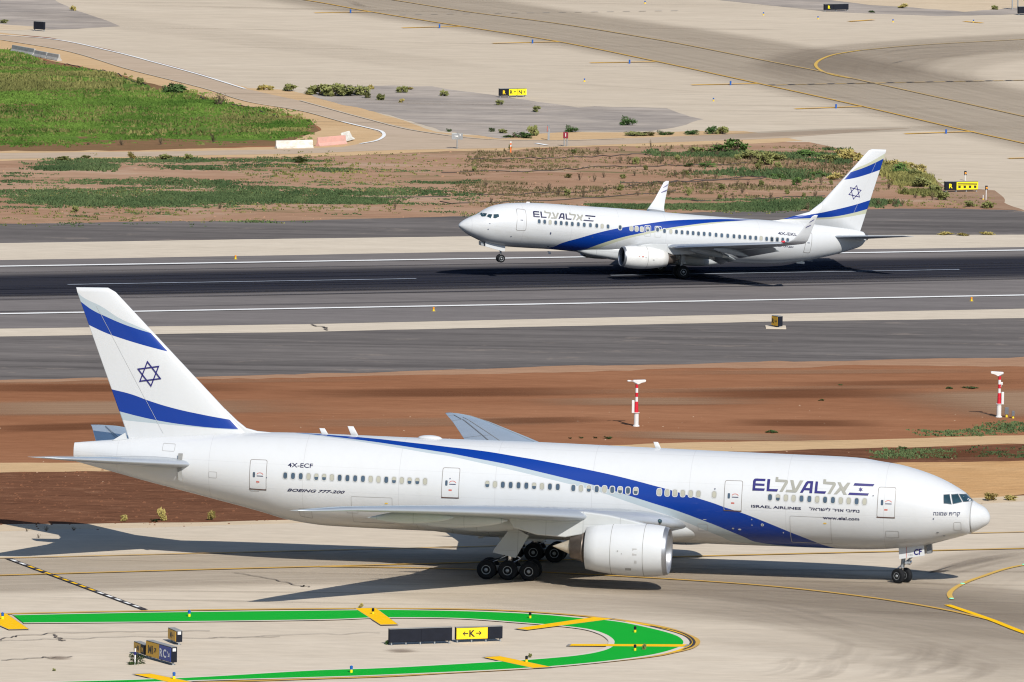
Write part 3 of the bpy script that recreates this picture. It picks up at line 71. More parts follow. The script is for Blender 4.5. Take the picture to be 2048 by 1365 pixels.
PIPES=[[[-7.2,1088.67],[3.4,1093.16],[9.73,1099.19],[18.04,1102.06],[24.96,1107.07]],[[-4.18,1063.51],[5.25,1068.17],[14.86,1081.47],[21.65,1086.29],[29.55,1094.9]],[[-4.4,1104.7],[2.45,1107.31],[10.32,1112.57],[14.79,1115.93]],[[10.07,1080.51],[17.29,1084.26],[25.63,1092.93]],[[16.49,1061.43],[22.17,1063.65],[29.36,1068.98]],[[-6.93,1054.64],[1.47,1057.38],[15.2,1070.69]],[[-15.39,1058.52],[-6.05,1062.58]],[[-48.83,1223.84],[-46.4,1216.98],[-44.69,1214.43],[-42.56,1207.61],[-39.17,1194.04]],[[-32.96,1180.01],[-32.3,1175.34],[-31.21,1173.52],[-29.46,1169.82],[-27.42,1166.87],[-25.71,1159.86],[-24.33,1155.51]]]
SCUFFS=[[[17.56,710.87],[20.01,714.08],[20.65,716.67],[20.8,718.78],[20.5,720.85]],[[22.99,713.32],[25.04,715.41],[25.67,717.07],[25.81,718.4],[25.5,719.69]],[[14.59,707.81],[16.87,710.59],[17.48,712.81],[17.62,714.62],[17.31,716.39]],[[17.24,704.32],[19.8,707.84],[20.44,710.68],[20.59,713.02],[20.31,715.31]],[[25.33,710.31],[28.18,714.52],[28.88,717.94],[29.09,720.76],[28.84,723.54]],[[15.63,705.02],[18.72,710.02],[19.39,714.08],[19.57,717.46],[19.3,720.81]],[[20.93,706.15],[23.78,710.43],[24.46,713.91],[24.65,716.78],[24.39,719.61]],[[14.83,705.86],[17.54,709.84],[18.18,713.07],[18.34,715.73],[18.05,718.34]],[[17.84,712.87],[20.97,717.97],[21.66,722.12],[21.85,725.56],[21.59,728.98]],[[19.94,704.45],[23.07,709.48],[23.76,713.57],[23.96,716.97],[23.72,720.34]],[[23.87,706.77],[26.36,710.04],[27.02,712.67],[27.19,714.83],[26.92,716.94]],[[24.4,707.92],[27.65,713.21],[28.38,717.52],[28.61,721.1],[28.39,724.66]],[[26.87,719.91],[29.06,722.31],[29.71,724.22],[29.86,725.77],[29.57,727.26]],[[17.07,704.97],[19.58,708.37],[20.21,711.12],[20.37,713.37],[20.08,715.57]],[[22.74,713.37],[25.41,717.12],[26.08,720.15],[26.26,722.64],[25.99,725.09]],[[19.32,711.58],[22.07,715.61],[22.73,718.87],[22.91,721.55],[22.63,724.2]],[[21.68,704.14],[24.55,708.44],[25.23,711.93],[25.42,714.81],[25.16,717.65]],[[25.87,702.54],[29.19,707.95],[29.93,712.37],[30.17,716.04],[29.97,719.69]],[[22.86,711.91],[26.01,716.98],[26.73,721.1],[26.94,724.52],[26.71,727.92]],[[27.0,705.83],[29.74,709.73],[30.44,712.89],[30.64,715.49],[30.39,718.05]],[[23.46,711.65],[26.58,716.6],[27.3,720.63],[27.51,723.98],[27.27,727.29]],[[22.7,717.62],[24.76,719.74],[25.39,721.41],[25.53,722.75],[25.22,724.04]],[[26.21,708.97],[28.3,711.12],[28.93,712.83],[29.08,714.21],[28.78,715.53]],[[25.64,715.61],[27.82,718.04],[28.47,719.98],[28.62,721.54],[28.32,723.06]],[[17.52,703.58],[20.62,708.57],[21.3,712.63],[21.49,716.01],[21.23,719.35]],[[15.38,712.64],[17.38,714.66],[17.98,716.25],[18.11,717.53],[17.79,718.75]],[[12.25,747.0],[17.11,741.42],[20.91,735.71],[24.85,725.14]],[[12.98,738.21],[17.76,732.4],[21.51,726.84],[25.57,716.53]],[[11.05,741.83],[15.9,736.79],[19.68,731.15],[23.4,720.67]],[[10.16,754.13],[15.1,749.35],[18.95,743.53],[22.54,732.67]],[[11.68,751.59],[16.58,746.2],[20.41,740.42],[24.26,729.69]],[[9.53,751.58],[14.46,747.08],[18.31,741.29],[21.77,730.48]],[[11.72,750.07],[16.6,744.68],[20.42,738.93],[24.28,728.25]],[[8.67,748.05],[13.59,743.94],[17.43,738.2],[20.73,727.45]],[[28.1,764.54],[30.75,771.2],[34.06,776.58],[36.73,779.05]],[[28.26,759.93],[31.72,767.57],[35.05,773.85],[36.6,776.15]],[[28.25,760.37],[31.62,767.91],[34.96,774.11],[36.61,776.43]],[[28.11,764.08],[30.85,770.84],[34.16,776.31],[36.72,778.76]],[[28.13,763.48],[30.97,770.37],[34.28,775.96],[36.7,778.39]],[[28.15,763.06],[31.06,770.04],[34.38,775.7],[36.69,778.12]],[[28.18,762.17],[31.25,769.34],[34.57,775.18],[36.66,777.56]],[[28.17,762.51],[31.18,769.61],[34.49,775.38],[36.67,777.78]],[[28.16,762.78],[31.12,769.81],[34.44,775.54],[36.68,777.94]],[[28.18,762.34],[31.21,769.47],[34.53,775.28],[36.67,777.67]],[[28.26,760.05],[31.69,767.67],[35.02,773.93],[36.6,776.23]],[[28.15,763.15],[31.04,770.11],[34.36,775.76],[36.69,778.18]],[[40.73,1246.58],[43.98,1256.51],[51.17,1264.39],[59.88,1271.57]],[[41.0,1240.08],[44.72,1250.02],[50.91,1257.59],[59.63,1266.06]],[[40.54,1250.96],[43.48,1260.9],[51.35,1268.98],[60.05,1275.28]],[[40.6,1249.52],[43.64,1259.46],[51.29,1267.47],[59.99,1274.06]],[[41.24,1234.34],[45.37,1244.3],[50.68,1251.6],[59.41,1261.2]],[[40.81,1244.55],[44.21,1254.49],[51.09,1262.26],[59.8,1269.85]],[[40.84,1243.93],[44.28,1253.87],[51.07,1261.62],[59.78,1269.33]],[[40.33,1256.13],[42.89,1266.06],[51.56,1274.38],[60.25,1279.65]],[[40.71,1246.94],[43.94,1256.88],[51.19,1264.76],[59.89,1271.87]],[[40.87,1243.22],[44.36,1253.17],[51.04,1260.88],[59.75,1268.73]],[[40.34,1255.94],[42.91,1265.86],[51.56,1274.18],[60.24,1279.48]],[[40.9,1242.42],[44.45,1252.36],[51.0,1260.04],[59.72,1268.05]],[[40.92,1242.05],[44.49,1251.99],[50.99,1259.65],[59.71,1267.74]],[[40.37,1255.02],[43.02,1264.95],[51.52,1273.22],[60.21,1278.7]],[[40.91,1242.16],[44.48,1252.1],[50.99,1259.77],[59.71,1267.83]],[[40.76,1245.78],[44.07,1255.72],[51.14,1263.56],[59.85,1270.9]],[[-19.46,1332.73],[-18.79,1327.65],[-17.73,1322.7],[-16.34,1319.59]],[[-19.73,1332.66],[-19.06,1327.58],[-17.99,1322.63],[-16.61,1319.52]],[[-19.44,1332.73],[-18.77,1327.65],[-17.7,1322.71],[-16.32,1319.59]],[[-19.41,1332.74],[-18.75,1327.66],[-17.68,1322.71],[-16.29,1319.6]],[[-20.0,1332.6],[-19.33,1327.51],[-18.26,1322.57],[-16.88,1319.46]],[[-19.97,1332.6],[-19.3,1327.52],[-18.23,1322.58],[-16.84,1319.47]]]
RUBBLE=[[[-7.93,718.09],[-5.71,718.91],[-5.59,716.87],[-7.74,715.56]],[[-29.62,710.87],[-27.45,711.92],[-27.3,710.42],[-28.96,710.2]]]


# ------------------------------------------------------------------ camera, sky, sun, exposure
cd = bpy.data.cameras.new('camera')
cam = bpy.data.objects.new('camera', cd)
COL.objects.link(cam)
cd.sensor_width = 36.0
cd.lens = CAM['f'] / 2048.0 * 36.0
cd.clip_start = 5.0
cd.clip_end = 30000.0
_pt, _rl = CAM['pitch'], CAM['roll']
_fw = Vector((0, math.cos(_pt), -math.sin(_pt)))
_dn = Vector((0, -math.sin(_pt), -math.cos(_pt)))
_rt = Vector((1, 0, 0))
_x = _rt * math.cos(_rl) - _dn * math.sin(_rl)
_y = -(_rt * math.sin(_rl) + _dn * math.cos(_rl))
_m = Matrix((_x, _y, -_fw)).transposed().to_4x4()
_m.translation = Vector((0, 0, CAM['H']))
cam.matrix_world = _m
S.camera = cam

SUN = Vector((0.27, -0.715, 0.643)).normalized()
W = bpy.data.worlds.new('World')
S.world = W
W.use_nodes = True
wn = W.node_tree
bg = wn.nodes['Background']
sky = wn.nodes.new('ShaderNodeTexSky')
sky.sky_type = 'NISHITA'
sky.sun_disc = False
sky.sun_elevation = math.asin(SUN.z)
sky.sun_rotation = math.atan2(SUN.x, SUN.y)
sky.air_density = 1.0
sky.dust_density = 0.6
sky.ozone_density = 4.0
sky.altitude = 60
wn.links.new(sky.outputs[0], bg.inputs[0])
bg.inputs[1].default_value = 0.085
ld = bpy.data.lights.new('sun', 'SUN')
ld.energy = 4.3
ld.angle = R(0.53)
ld.color = (1.0, 0.95, 0.875)
sun = bpy.data.objects.new('sun', ld)
COL.objects.link(sun)
sun.rotation_euler = SUN.to_track_quat('Z', 'Y').to_euler()
sun.location = (0, 600, 400)
S.view_settings.view_transform = 'Standard'
S.view_settings.look = 'None'
S.view_settings.exposure = 0.25
S.view_settings.gamma = 1.0
S.view_settings.use_curve_mapping = False
S.cycles.filter_width = 1.15
S.cycles.max_bounces = 5
S.cycles.transparent_max_bounces = 16

# ------------------------------------------------------------------ materials
def new_mat(name):
    m = bpy.data.materials.new(name)
    m.use_nodes = True
    nt = m.node_tree
    return m, nt, nt.nodes['Principled BSDF']

def N(nt, kind, **kw):
    n = nt.nodes.new(kind)
    for k, v in kw.items():
        setattr(n, k, v)
    return n

def math_node(nt, op, a, b=None, clamp=False):
    n = N(nt, 'ShaderNodeMath', operation=op)
    n.use_clamp = clamp
    for i, v in enumerate((a, b)):
        if v is None:
            continue
        if hasattr(v, 'is_linked') or hasattr(v, 'links'):
            nt.links.new(v, n.inputs[i])
        else:
            n.inputs[i].default_value = v
    return n.outputs[0]

def mix_col(nt, fac, a, b, blend='MIX'):
    n = N(nt, 'ShaderNodeMix', data_type='RGBA', blend_type=blend)
    for i, v in ((0, fac), (6, a), (7, b)):
        if hasattr(v, 'links'):
            nt.links.new(v, n.inputs[i])
        elif i == 0:
            n.inputs[0].default_value = v
        else:
            n.inputs[i].default_value = (*v, 1.0)
    return n.outputs[2]

def ramp(nt, src, stops):
    n = N(nt, 'ShaderNodeMapRange')
    n.inputs[1].default_value, n.inputs[2].default_value = stops[0], stops[1]
    n.inputs[3].default_value, n.inputs[4].default_value = (stops[2], stops[3]) if len(stops) > 2 else (0, 1)
    nt.links.new(src, n.inputs[0])
    return n.outputs[0]

def coords(nt, kind='Object', rot=0.0, scale=(1, 1, 1)):
    tc = N(nt, 'ShaderNodeTexCoord')
    mp = N(nt, 'ShaderNodeMapping')
    nt.links.new(tc.outputs[kind], mp.inputs[0])
    mp.inputs['Rotation'].default_value = (0, 0, rot)
    mp.inputs['Scale'].default_value = scale
    return mp.outputs[0]

def noise(nt, vec, scale, detail=4, rough=0.55, dist=0.0):
    n = N(nt, 'ShaderNodeTexNoise')
    n.inputs['Scale'].default_value = scale
    n.inputs['Detail'].default_value = detail
    n.inputs['Roughness'].default_value = rough
    n.inputs['Distortion'].default_value = dist
    nt.links.new(vec, n.inputs['Vector'])
    return n.outputs[0]

def plain(name, col, rough=0.5, metal=0.0, var=0.06, scale=3.0, coat=0.0, spec=0.5):
    m, nt, b = new_mat(name)
    v = coords(nt)
    n = noise(nt, v, scale, 5)
    f = ramp(nt, n, (0.3, 0.7))
    c = mix_col(nt, f, [max(0, x * (1 - var)) for x in col], [min(1, x * (1 + var)) for x in col])
    nt.links.new(c, b.inputs['Base Color'])
    b.inputs['Roughness'].default_value = rough
    b.inputs['Metallic'].default_value = metal
    b.inputs['Specular IOR Level'].default_value = spec
    b.inputs['Coat Weight'].default_value = coat
    b.inputs['Coat Roughness'].default_value = 0.08
    return m

def ground_mat(name, cols, streak=0.5, streak_scale=(0.012, 0.35), blotch=0.03, fine=1.2, rough=0.9, bump=0.0, speck=None, dark_lines=0.0, rot=0.0, bumpscale=0.8, weeds=None):
    """layered pavement / soil: three tones mixed by stretched streaks, blotches and fine grain"""
    m, nt, b = new_mat(name)
    v = coords(nt)
    vs = coords(nt, rot=rot, scale=(streak_scale[0], streak_scale[1], 1))
    s1 = ramp(nt, noise(nt, vs, 1.0, 7, 0.68, 0.2), (0.36, 0.64))
    s2 = ramp(nt, noise(nt, v, blotch, 5, 0.6, 0.3), (0.32, 0.68))
    vf = coords(nt, rot=rot, scale=(0.35, 1.0, 1))
    s3 = ramp(nt, noise(nt, vf, fine, 4, 0.7), (0.3, 0.7))
    c = mix_col(nt, s2, cols[0], cols[1])
    c = mix_col(nt, math_node(nt, 'MULTIPLY', s1, streak), c, cols[2])
    c = mix_col(nt, 0.16, c, mix_col(nt, s3, [x * 0.5 for x in cols[0]], [min(1, x * 1.5) for x in cols[1]]))
    if dark_lines:
        vl = coords(nt, rot=rot, scale=(0.006, 1.6, 1))
        l = ramp(nt, noise(nt, vl, 1.0, 3, 0.5, 0.1), (0.60, 0.70))
        c = mix_col(nt, math_node(nt, 'MULTIPLY', l, dark_lines), c, [x * 0.45 for x in cols[0]])
    if weeds:
        wv = coords(nt, scale=(weeds[1], weeds[2], 1))
        wf = ramp(nt, noise(nt, wv, 1.0, 8, 0.66, 0.25), (weeds[3], weeds[3] + 0.09))
        wc = mix_col(nt, ramp(nt, noise(nt, coords(nt, scale=(0.25, 0.6, 1)), 1.0, 4, 0.6), (0.35, 0.65)), weeds[0], weeds[5])
        c = mix_col(nt, math_node(nt, 'MULTIPLY', wf, weeds[4]), c, wc)
    if speck:
        vv = N(nt, 'ShaderNodeTexNoise')
        vv.inputs['Scale'].default_value = speck[1]
        vv.inputs['Detail'].default_value = 6
        vv.inputs['Roughness'].default_value = 0.7
        nt.links.new(coords(nt, scale=(0.45, 0.8, 1)), vv.inputs['Vector'])
        sp = ramp(nt, vv.outputs[0], (speck[2], speck[2] + 0.08))
        c = mix_col(nt, math_node(nt, 'MULTIPLY', sp, speck[3]), c, speck[0])
    nt.links.new(c, b.inputs['Base Color'])
    b.inputs['Roughness'].default_value = rough
    b.inputs['Specular IOR Level'].default_value = 0.0
    if bump:
        bp = N(nt, 'ShaderNodeBump')
        bp.inputs['Strength'].default_value = bump
        bp.inputs['Distance'].default_value = 0.4
        nt.links.new(noise(nt, coords(nt, scale=(0.6, 1, 1)), bumpscale, 6, 0.65), bp.inputs['Height'])
        nt.links.new(bp.outputs[0], b.inputs['Normal'])
    return m

def paneled(name, col, sx_, sz_):
    m, nt, b = new_mat(name)
    x, y, z = sep_obj(nt)
    n = ramp(nt, noise(nt, coords(nt, scale=(0.6, 1, 1)), 1.0, 6, 0.65), (0.4, 0.75))
    c = mix_col(nt, math_node(nt, 'MULTIPLY', n, 0.3), col, [q * 0.72 for q in col])
    for v, p, w, k in ((x, sx_, 0.018, 0.5), (z, sz_, 0.013, 0.3)):
        pp = math_node(nt, 'PINGPONG', math_node(nt, 'ADD', v, 60.3), p)
        c = mix_col(nt, math_node(nt, 'MULTIPLY', math_node(nt, 'LESS_THAN', pp, w), k), c, (0.16, 0.165, 0.17))
    nt.links.new(c, b.inputs['Base Color'])
    b.inputs['Roughness'].default_value = 0.42
    b.inputs['Coat Weight'].default_value = 0.1
    return m

def leaf_mat(name, dark, light, trans=0.15):
    m, nt, b = new_mat(name)
    at = N(nt, 'ShaderNodeAttribute', attribute_name='tone')
    n = ramp(nt, noise(nt, coords(nt, 'Object'), 0.12, 4), (0.3, 0.7))
    f = math_node(nt, 'ADD', math_node(nt, 'MULTIPLY', at.outputs['Fac'], 0.6), math_node(nt, 'MULTIPLY', n, 0.4), True)
    c = mix_col(nt, f, dark, light)
    nt.links.new(c, b.inputs['Base Color'])
    b.inputs['Roughness'].default_value = 0.7
    b.inputs['Specular IOR Level'].default_value = 0.03
    return m

def stain_mat(name, col, amount):
    m, nt, b = new_mat(name)
    at = N(nt, 'ShaderNodeAttribute', attribute_name='soft')
    al = N(nt, 'ShaderNodeAttribute', attribute_name='lane')
    mp = N(nt, 'ShaderNodeMapping')
    nt.links.new(al.outputs['Vector'], mp.inputs[0])
    mp.inputs['Scale'].default_value = (0.02, 1.1, 1)
    s = ramp(nt, noise(nt, mp.outputs[0], 1.0, 6, 0.65, 0.15), (0.25, 0.75, 0.62, 1.15))
    a = math_node(nt, 'MULTIPLY', at.outputs['Fac'], s)
    a = math_node(nt, 'MULTIPLY', a, amount, True)
    b.inputs['Base Color'].default_value = (*col, 1)
    b.inputs['Roughness'].default_value = 0.85
    b.inputs['Specular IOR Level'].default_value = 0.0
    nt.links.new(a, b.inputs['Alpha'])
    return m

def worn_paint(name, col, base, wear=0.35, rough=0.7):
    m, nt, b = new_mat(name)
    n = noise(nt, coords(nt, scale=(0.5, 1, 1)), 1.6, 7, 0.75)
    f = ramp(nt, n, (0.5 - wear * 0.25, 0.72))
    f = math_node(nt, 'MULTIPLY', f, wear * 2.0, True)
    c = mix_col(nt, f, col, base)
    nt.links.new(c, b.inputs['Base Color'])
    b.inputs['Roughness'].default_value = rough
    b.inputs['Specular IOR Level'].default_value = 0.02
    return m

WHITE = (0.55, 0.565, 0.575)
BLUE = (0.001, 0.032, 0.235)
GREY_WIDE = (0.36, 0.42, 0.45)
GREY_NARROW = (0.42, 0.43, 0.32)

def curve_node(nt, src, pts, x0, x1, y0, y1):
    """piecewise curve y(x) as a Float Curve node"""
    xn = ramp(nt, src, (x0, x1))
    fc = N(nt, 'ShaderNodeFloatCurve')
    cm = fc.mapping
    c = cm.curves[0]
    P = [((x - x0) / (x1 - x0), (y - y0) / (y1 - y0)) for x, y in pts]
    c.points[0].location = P[0]
    c.points[1].location = P[-1]
    for p in P[1:-1]:
        c.points.new(*p)
    for p in c.points:
        p.handle_type = 'AUTO_CLAMPED'
    cm.extend = 'HORIZONTAL'
    cm.update()
    nt.links.new(xn, fc.inputs['Value'])
    return ramp(nt, fc.outputs[0], (0, 1, y0, y1))

def sep_obj(nt):
    tc = N(nt, 'ShaderNodeTexCoord')
    sp = N(nt, 'ShaderNodeSeparateXYZ')
    nt.links.new(tc.outputs['Object'], sp.inputs[0])
    return sp.outputs[0], sp.outputs[1], sp.outputs[2]

def weathered(nt, seam=None):
    """white lacquer with faint dirt streaks and panel seams"""
    v = coords(nt, scale=(1.2, 1.2, 0.25))
    d = ramp(nt, noise(nt, v, 1.3, 6, 0.65), (0.45, 0.8))
    c = mix_col(nt, math_node(nt, 'MULTIPLY', d, 0.16), WHITE, (0.46, 0.46, 0.43))
    if seam:
        x, y, z = sep_obj(nt)
        low = ramp(nt, z, (4.2, 2.2))
        gr = ramp(nt, noise(nt, coords(nt, scale=(0.22, 1, 1.3)), 1.1, 7, 0.7), (0.38, 0.72))
        c = mix_col(nt, math_node(nt, 'MULTIPLY', math_node(nt, 'MULTIPLY', low, gr), 0.45), c, (0.33, 0.31, 0.27))
        hz = math_node(nt, 'PINGPONG', math_node(nt, 'ADD', z, 40.0), 0.83)
        c = mix_col(nt, math_node(nt, 'MULTIPLY', math_node(nt, 'LESS_THAN', hz, 0.012), 0.2), c, (0.3, 0.3, 0.31))
        pp = math_node(nt, 'PINGPONG', math_node(nt, 'ADD', x, 100.0), seam)
        l = math_node(nt, 'LESS_THAN', pp, 0.022)
        c = mix_col(nt, math_node(nt, 'MULTIPLY', l, 0.32), c, (0.35, 0.35, 0.36))
    return c

def gloss(b):  # aircraft lacquer
    b.inputs['Roughness'].default_value = 0.35
    b.inputs['Specular IOR Level'].default_value = 0.35
    b.inputs['Coat Weight'].default_value = 0.22
    b.inputs['Coat Roughness'].default_value = 0.07

def livery_body(name, stripes, axis, grey, seam):
    m, nt, b = new_mat(name)
    zc, h, w = axis
    x, y, z = sep_obj(nt)
    zz = math_node(nt, 'DIVIDE', math_node(nt, 'SUBTRACT', z, zc), h)
    yy = math_node(nt, 'DIVIDE', math_node(nt, 'ABSOLUTE', y), w)
    t = math_node(nt, 'MULTIPLY', math_node(nt, 'ARCTAN2', zz, yy), 180 / PI)
    xs = [p[0] for s in stripes for p in s]
    x0, x1 = min(xs) - 2.0, max(xs) + 2.0
    cv = []
    for s in stripes:
        # run the edge on over the crown and under the keel at the slope it has there
        s = sorted(s)
        ext = list(s)
        for i, j, xe in ((0, 1, x0), (-1, -2, x1)):
            sl = (s[i][1] - s[j][1]) / (s[i][0] - s[j][0])
            ye = s[i][1] + sl * (xe - s[i][0]) * 1.4
            if ye > 94: ye = 94
            if ye < -94: ye = -94
            ext.append([xe, ye])
        ext.sort()
        cv.append(curve_node(nt, x, ext, x0, x1, -95.0, 95.0))
    inx = math_node(nt, 'MULTIPLY', math_node(nt, 'GREATER_THAN', x, x0 + 0.05), math_node(nt, 'LESS_THAN', x, x1 - 0.05))
    below1 = math_node(nt, 'LESS_THAN', t, cv[0])
    above2 = math_node(nt, 'GREATER_THAN', t, cv[1])
    below2 = math_node(nt, 'LESS_THAN', t, cv[1])
    above3 = math_node(nt, 'GREATER_THAN', t, cv[2])
    fb = math_node(nt, 'MULTIPLY', math_node(nt, 'MULTIPLY', below1, above2), inx)
    fg = math_node(nt, 'MULTIPLY', math_node(nt, 'MULTIPLY', below2, above3), inx)
    c = weathered(nt, seam)
    c = mix_col(nt, fg, c, grey)
    c = mix_col(nt, fb, c, BLUE)
    nt.links.new(c, b.inputs['Base Color'])
    gloss(b)
    return m

def livery_fin(name, st, grey, order):
    """order: list of (upper curve index, lower curve index, colour)"""
    m, nt, b = new_mat(name)
    x, y, z = sep_obj(nt)
    xs = [p[0] for s in st for p in s]
    zs = [p[1] for s in st for p in s]
    x0, x1, z0, z1 = min(xs) - 1, max(xs) + 1, min(zs) - 1.5, max(zs) + 1.5
    cv = []
    for s in st:
        s = sorted(s)
        e = list(s)
        for i, j, xe in ((0, 1, x0), (-1, -2, x1)):
            sl = (s[i][1] - s[j][1]) / (s[i][0] - s[j][0])
            e.append([xe, min(z1, max(z0, s[i][1] + sl * (xe - s[i][0])))])
        e.sort()
        cv.append(curve_node(nt, x, e, x0, x1, z0, z1))
    c = weathered(nt)
    for u, l, col in order:
        f = math_node(nt, 'MULTIPLY', math_node(nt, 'LESS_THAN', z, cv[u]), math_node(nt, 'GREATER_THAN', z, cv[l]))
        c = mix_col(nt, f, c, col)
    nt.links.new(c, b.inputs['Base Color'])
    gloss(b)
    return m

M = {}
def mats():
    M['white'] = None
    m, nt, b = new_mat('white_lacquer'); nt.links.new(weathered(nt), b.inputs['Base Color']); gloss(b); M['white'] = m
    M['wide_body'] = livery_body('wide_livery', WIDE_STRIPES, WIDE_AXIS, GREY_WIDE, 3.3)
    M['narrow_body'] = livery_body('narrow_livery', NARROW_STRIPES, NARROW_AXIS, GREY_NARROW, 2.2)
    M['wide_fin'] = livery_fin('wide_fin_livery', WIDE_FIN_STRIPES, GREY_WIDE, ((0, 1, GREY_WIDE), (1, 2, BLUE), (3, 4, BLUE), (4, 5, GREY_WIDE)))
    M['narrow_fin'] = livery_fin('narrow_fin_livery', NARROW_FIN_STRIPES, GREY_NARROW, ((0, 1, GREY_NARROW), (1, 2, BLUE), (3, 4, BLUE), (4, 5, GREY_NARROW)))
    M['wing'] = plain('wing_grey', (0.31, 0.345, 0.375), 0.30, 0.0, 0.05, 0.8, 0.35)
    M['slat'] = plain('bare_leading_edge', (0.44, 0.475, 0.515), 0.42, 0.45, 0.03, 0.4)
    M['fairing'] = paneled('fairing_white', (0.48, 0.50, 0.505), 1.25, 0.62)
    M['seam'] = plain('seam_dark', (0.16, 0.17, 0.18), 0.6)
    M['seam_soft'] = plain('seam_grey', (0.26, 0.26, 0.25), 0.6)
    M['outline'] = plain('door_outline', (0.24, 0.23, 0.22), 0.5)
    M['sill'] = plain('door_sill', (0.09, 0.05, 0.04), 0.5)
    M['metal'] = plain('polished_lip', (0.34, 0.35, 0.37), 0.4, 0.75, 0.03, 0.5)
    M['hot'] = plain('heat_stained_nozzle', (0.23, 0.19, 0.165), 0.42, 0.75, 0.25, 1.5)
    M['cone'] = plain('exhaust_plug', (0.55, 0.49, 0.40), 0.45, 0.5, 0.12, 2.0)
    M['hatch_line'] = plain('hatch_line', (0.38, 0.38, 0.375), 0.5)
    M['black'] = plain('dark_cavity', (0.015, 0.017, 0.02), 0.7)
    M['fan'] = plain('fan_blades', (0.10, 0.11, 0.13), 0.35, 0.6)
    M['tyre'] = plain('tyre_rubber', (0.009, 0.010, 0.012), 0.8, 0, 0.2, 4, 0, 0.25)
    M['rim'] = plain('wheel_rim', (0.33, 0.35, 0.36), 0.4, 0.3, 0.1, 5)
    M['strut'] = plain('gear_steel', (0.34, 0.36, 0.38), 0.4, 0.4, 0.12, 3)
    M['chrome'] = plain('oleo_chrome', (0.8, 0.8, 0.82), 0.15, 1.0)
    M['pane'] = plain('cabin_pane', (0.055, 0.085, 0.12), 0.12, 0, 0.25, 1.3, 0.6)
    M['shade'] = plain('window_blind', (0.36, 0.355, 0.29), 0.6, 0, 0.08, 1)
    M['frame'] = plain('window_surround', (0.47, 0.48, 0.475), 0.4)
    M['rim_dark'] = plain('window_gasket', (0.17, 0.165, 0.15), 0.5)
    M['cockpit'] = plain('cockpit_glass', (0.02, 0.05, 0.065), 0.05, 0, 0.3, 1.5, 0.9)
    M['navy'] = plain('navy_letters', (0.012, 0.009, 0.13), 0.4)
    M['navy_dark'] = plain('dark_navy_letters', (0.007, 0.008, 0.05), 0.4)
    M['silver'] = plain('silver_letters', (0.27, 0.27, 0.235), 0.45)
    M['ink'] = plain('ink_marks', (0.05, 0.06, 0.11), 0.5)
    M['redmark'] = plain('red_stencil', (0.48, 0.13, 0.10), 0.5)
    M['yellowmark'] = plain('yellow_stencil', (0.75, 0.5, 0.05), 0.5)
    M['red'] = plain('signal_red', (0.55, 0.012, 0.03), 0.4, 0, 0.06, 3, 0.3)
    M['mastwhite'] = plain('mast_white', (0.66, 0.66, 0.64), 0.4, 0, 0.05, 3, 0.2)
    M['sign_black'] = plain('sign_black', (0.010, 0.012, 0.020), 0.6, 0, 0.15, 2, 0, 0.2)
    M['sign_yellow'] = plain('sign_yellow', (0.83, 0.58, 0.012), 0.45, 0, 0.05, 1)
    M['sign_amber'] = plain('sign_amber', (0.55, 0.30, 0.01), 0.45, 0, 0.05, 1)
    M['sign_lemon'] = plain('sign_lemon', (0.85, 0.72, 0.01), 0.45, 0, 0.05, 1)
    M['sign_blue'] = plain('sign_blue', (0.012, 0.04, 0.26), 0.45, 0, 0.1, 2)
    M['sign_letter'] = plain('sign_letter_black', (0.012, 0.012, 0.014), 0.5)
    M['sign_white'] = plain('sign_letter_white', (0.7, 0.72, 0.75), 0.5)
    M['steel'] = plain('galvanised_steel', (0.36, 0.38, 0.39), 0.45, 0.5, 0.1, 4)
    M['blue_lens'] = plain('blue_lens', (0.01, 0.10, 0.42), 0.3)
    M['orange'] = plain('orange_lens', (0.8, 0.3, 0.02), 0.4)
    M['yellow_base'] = plain('yellow_base', (0.8, 0.55, 0.02), 0.5)
    M['barrier_white'] = worn_paint('barrier_white', (0.72, 0.71, 0.65), (0.32, 0.27, 0.2), 0.4)
    M['barrier_grey'] = worn_paint('barrier_grey', (0.42, 0.42, 0.40), (0.26, 0.23, 0.19), 0.4)
    M['barrier_pink'] = worn_paint('barrier_pink', (0.66, 0.36, 0.30), (0.42, 0.30, 0.26), 0.4)
    M['wood'] = plain('twig_bark', (0.10, 0.075, 0.05), 0.9)
    C = (0.50, 0.445, 0.365)
    M['concrete'] = ground_mat('apron_concrete', ((0.55, 0.472, 0.37), (0.59, 0.512, 0.408), (0.50, 0.422, 0.325)), 0.5, (0.010, 0.22), 0.022, 1.0, dark_lines=0.10)
    M['concrete_far'] = ground_mat('far_concrete', ((0.52, 0.442, 0.342), (0.56, 0.478, 0.372), (0.475, 0.397, 0.302)), 0.55, (0.008, 0.10), 0.012, 0.6, dark_lines=0.12, rot=R(-14))
    M['strip'] = ground_mat('shoulder_concrete', ((0.56, 0.485, 0.385), (0.60, 0.525, 0.42), (0.50, 0.43, 0.335)), 0.6, (0.006, 0.25), 0.02, 1.0, rot=-RUNWAY_YAW, dark_lines=0.12)
    M['runway'] = ground_mat('runway_asphalt', ((0.182, 0.166, 0.160), (0.212, 0.193, 0.184), (0.128, 0.117, 0.115)), 0.7, (0.004, 0.22), 0.02, 1.0, 0.85, rot=-RUNWAY_YAW, dark_lines=0.2)
    M['asphalt'] = ground_mat('shoulder_asphalt', ((0.15, 0.136, 0.128), (0.195, 0.176, 0.165), (0.085, 0.078, 0.076)), 0.95, (0.012, 0.26), 0.03, 1.0, 0.9, rot=-RUNWAY_YAW, dark_lines=0.35, speck=((0.30, 0.25, 0.21), 0.30, 0.58, 0.4))
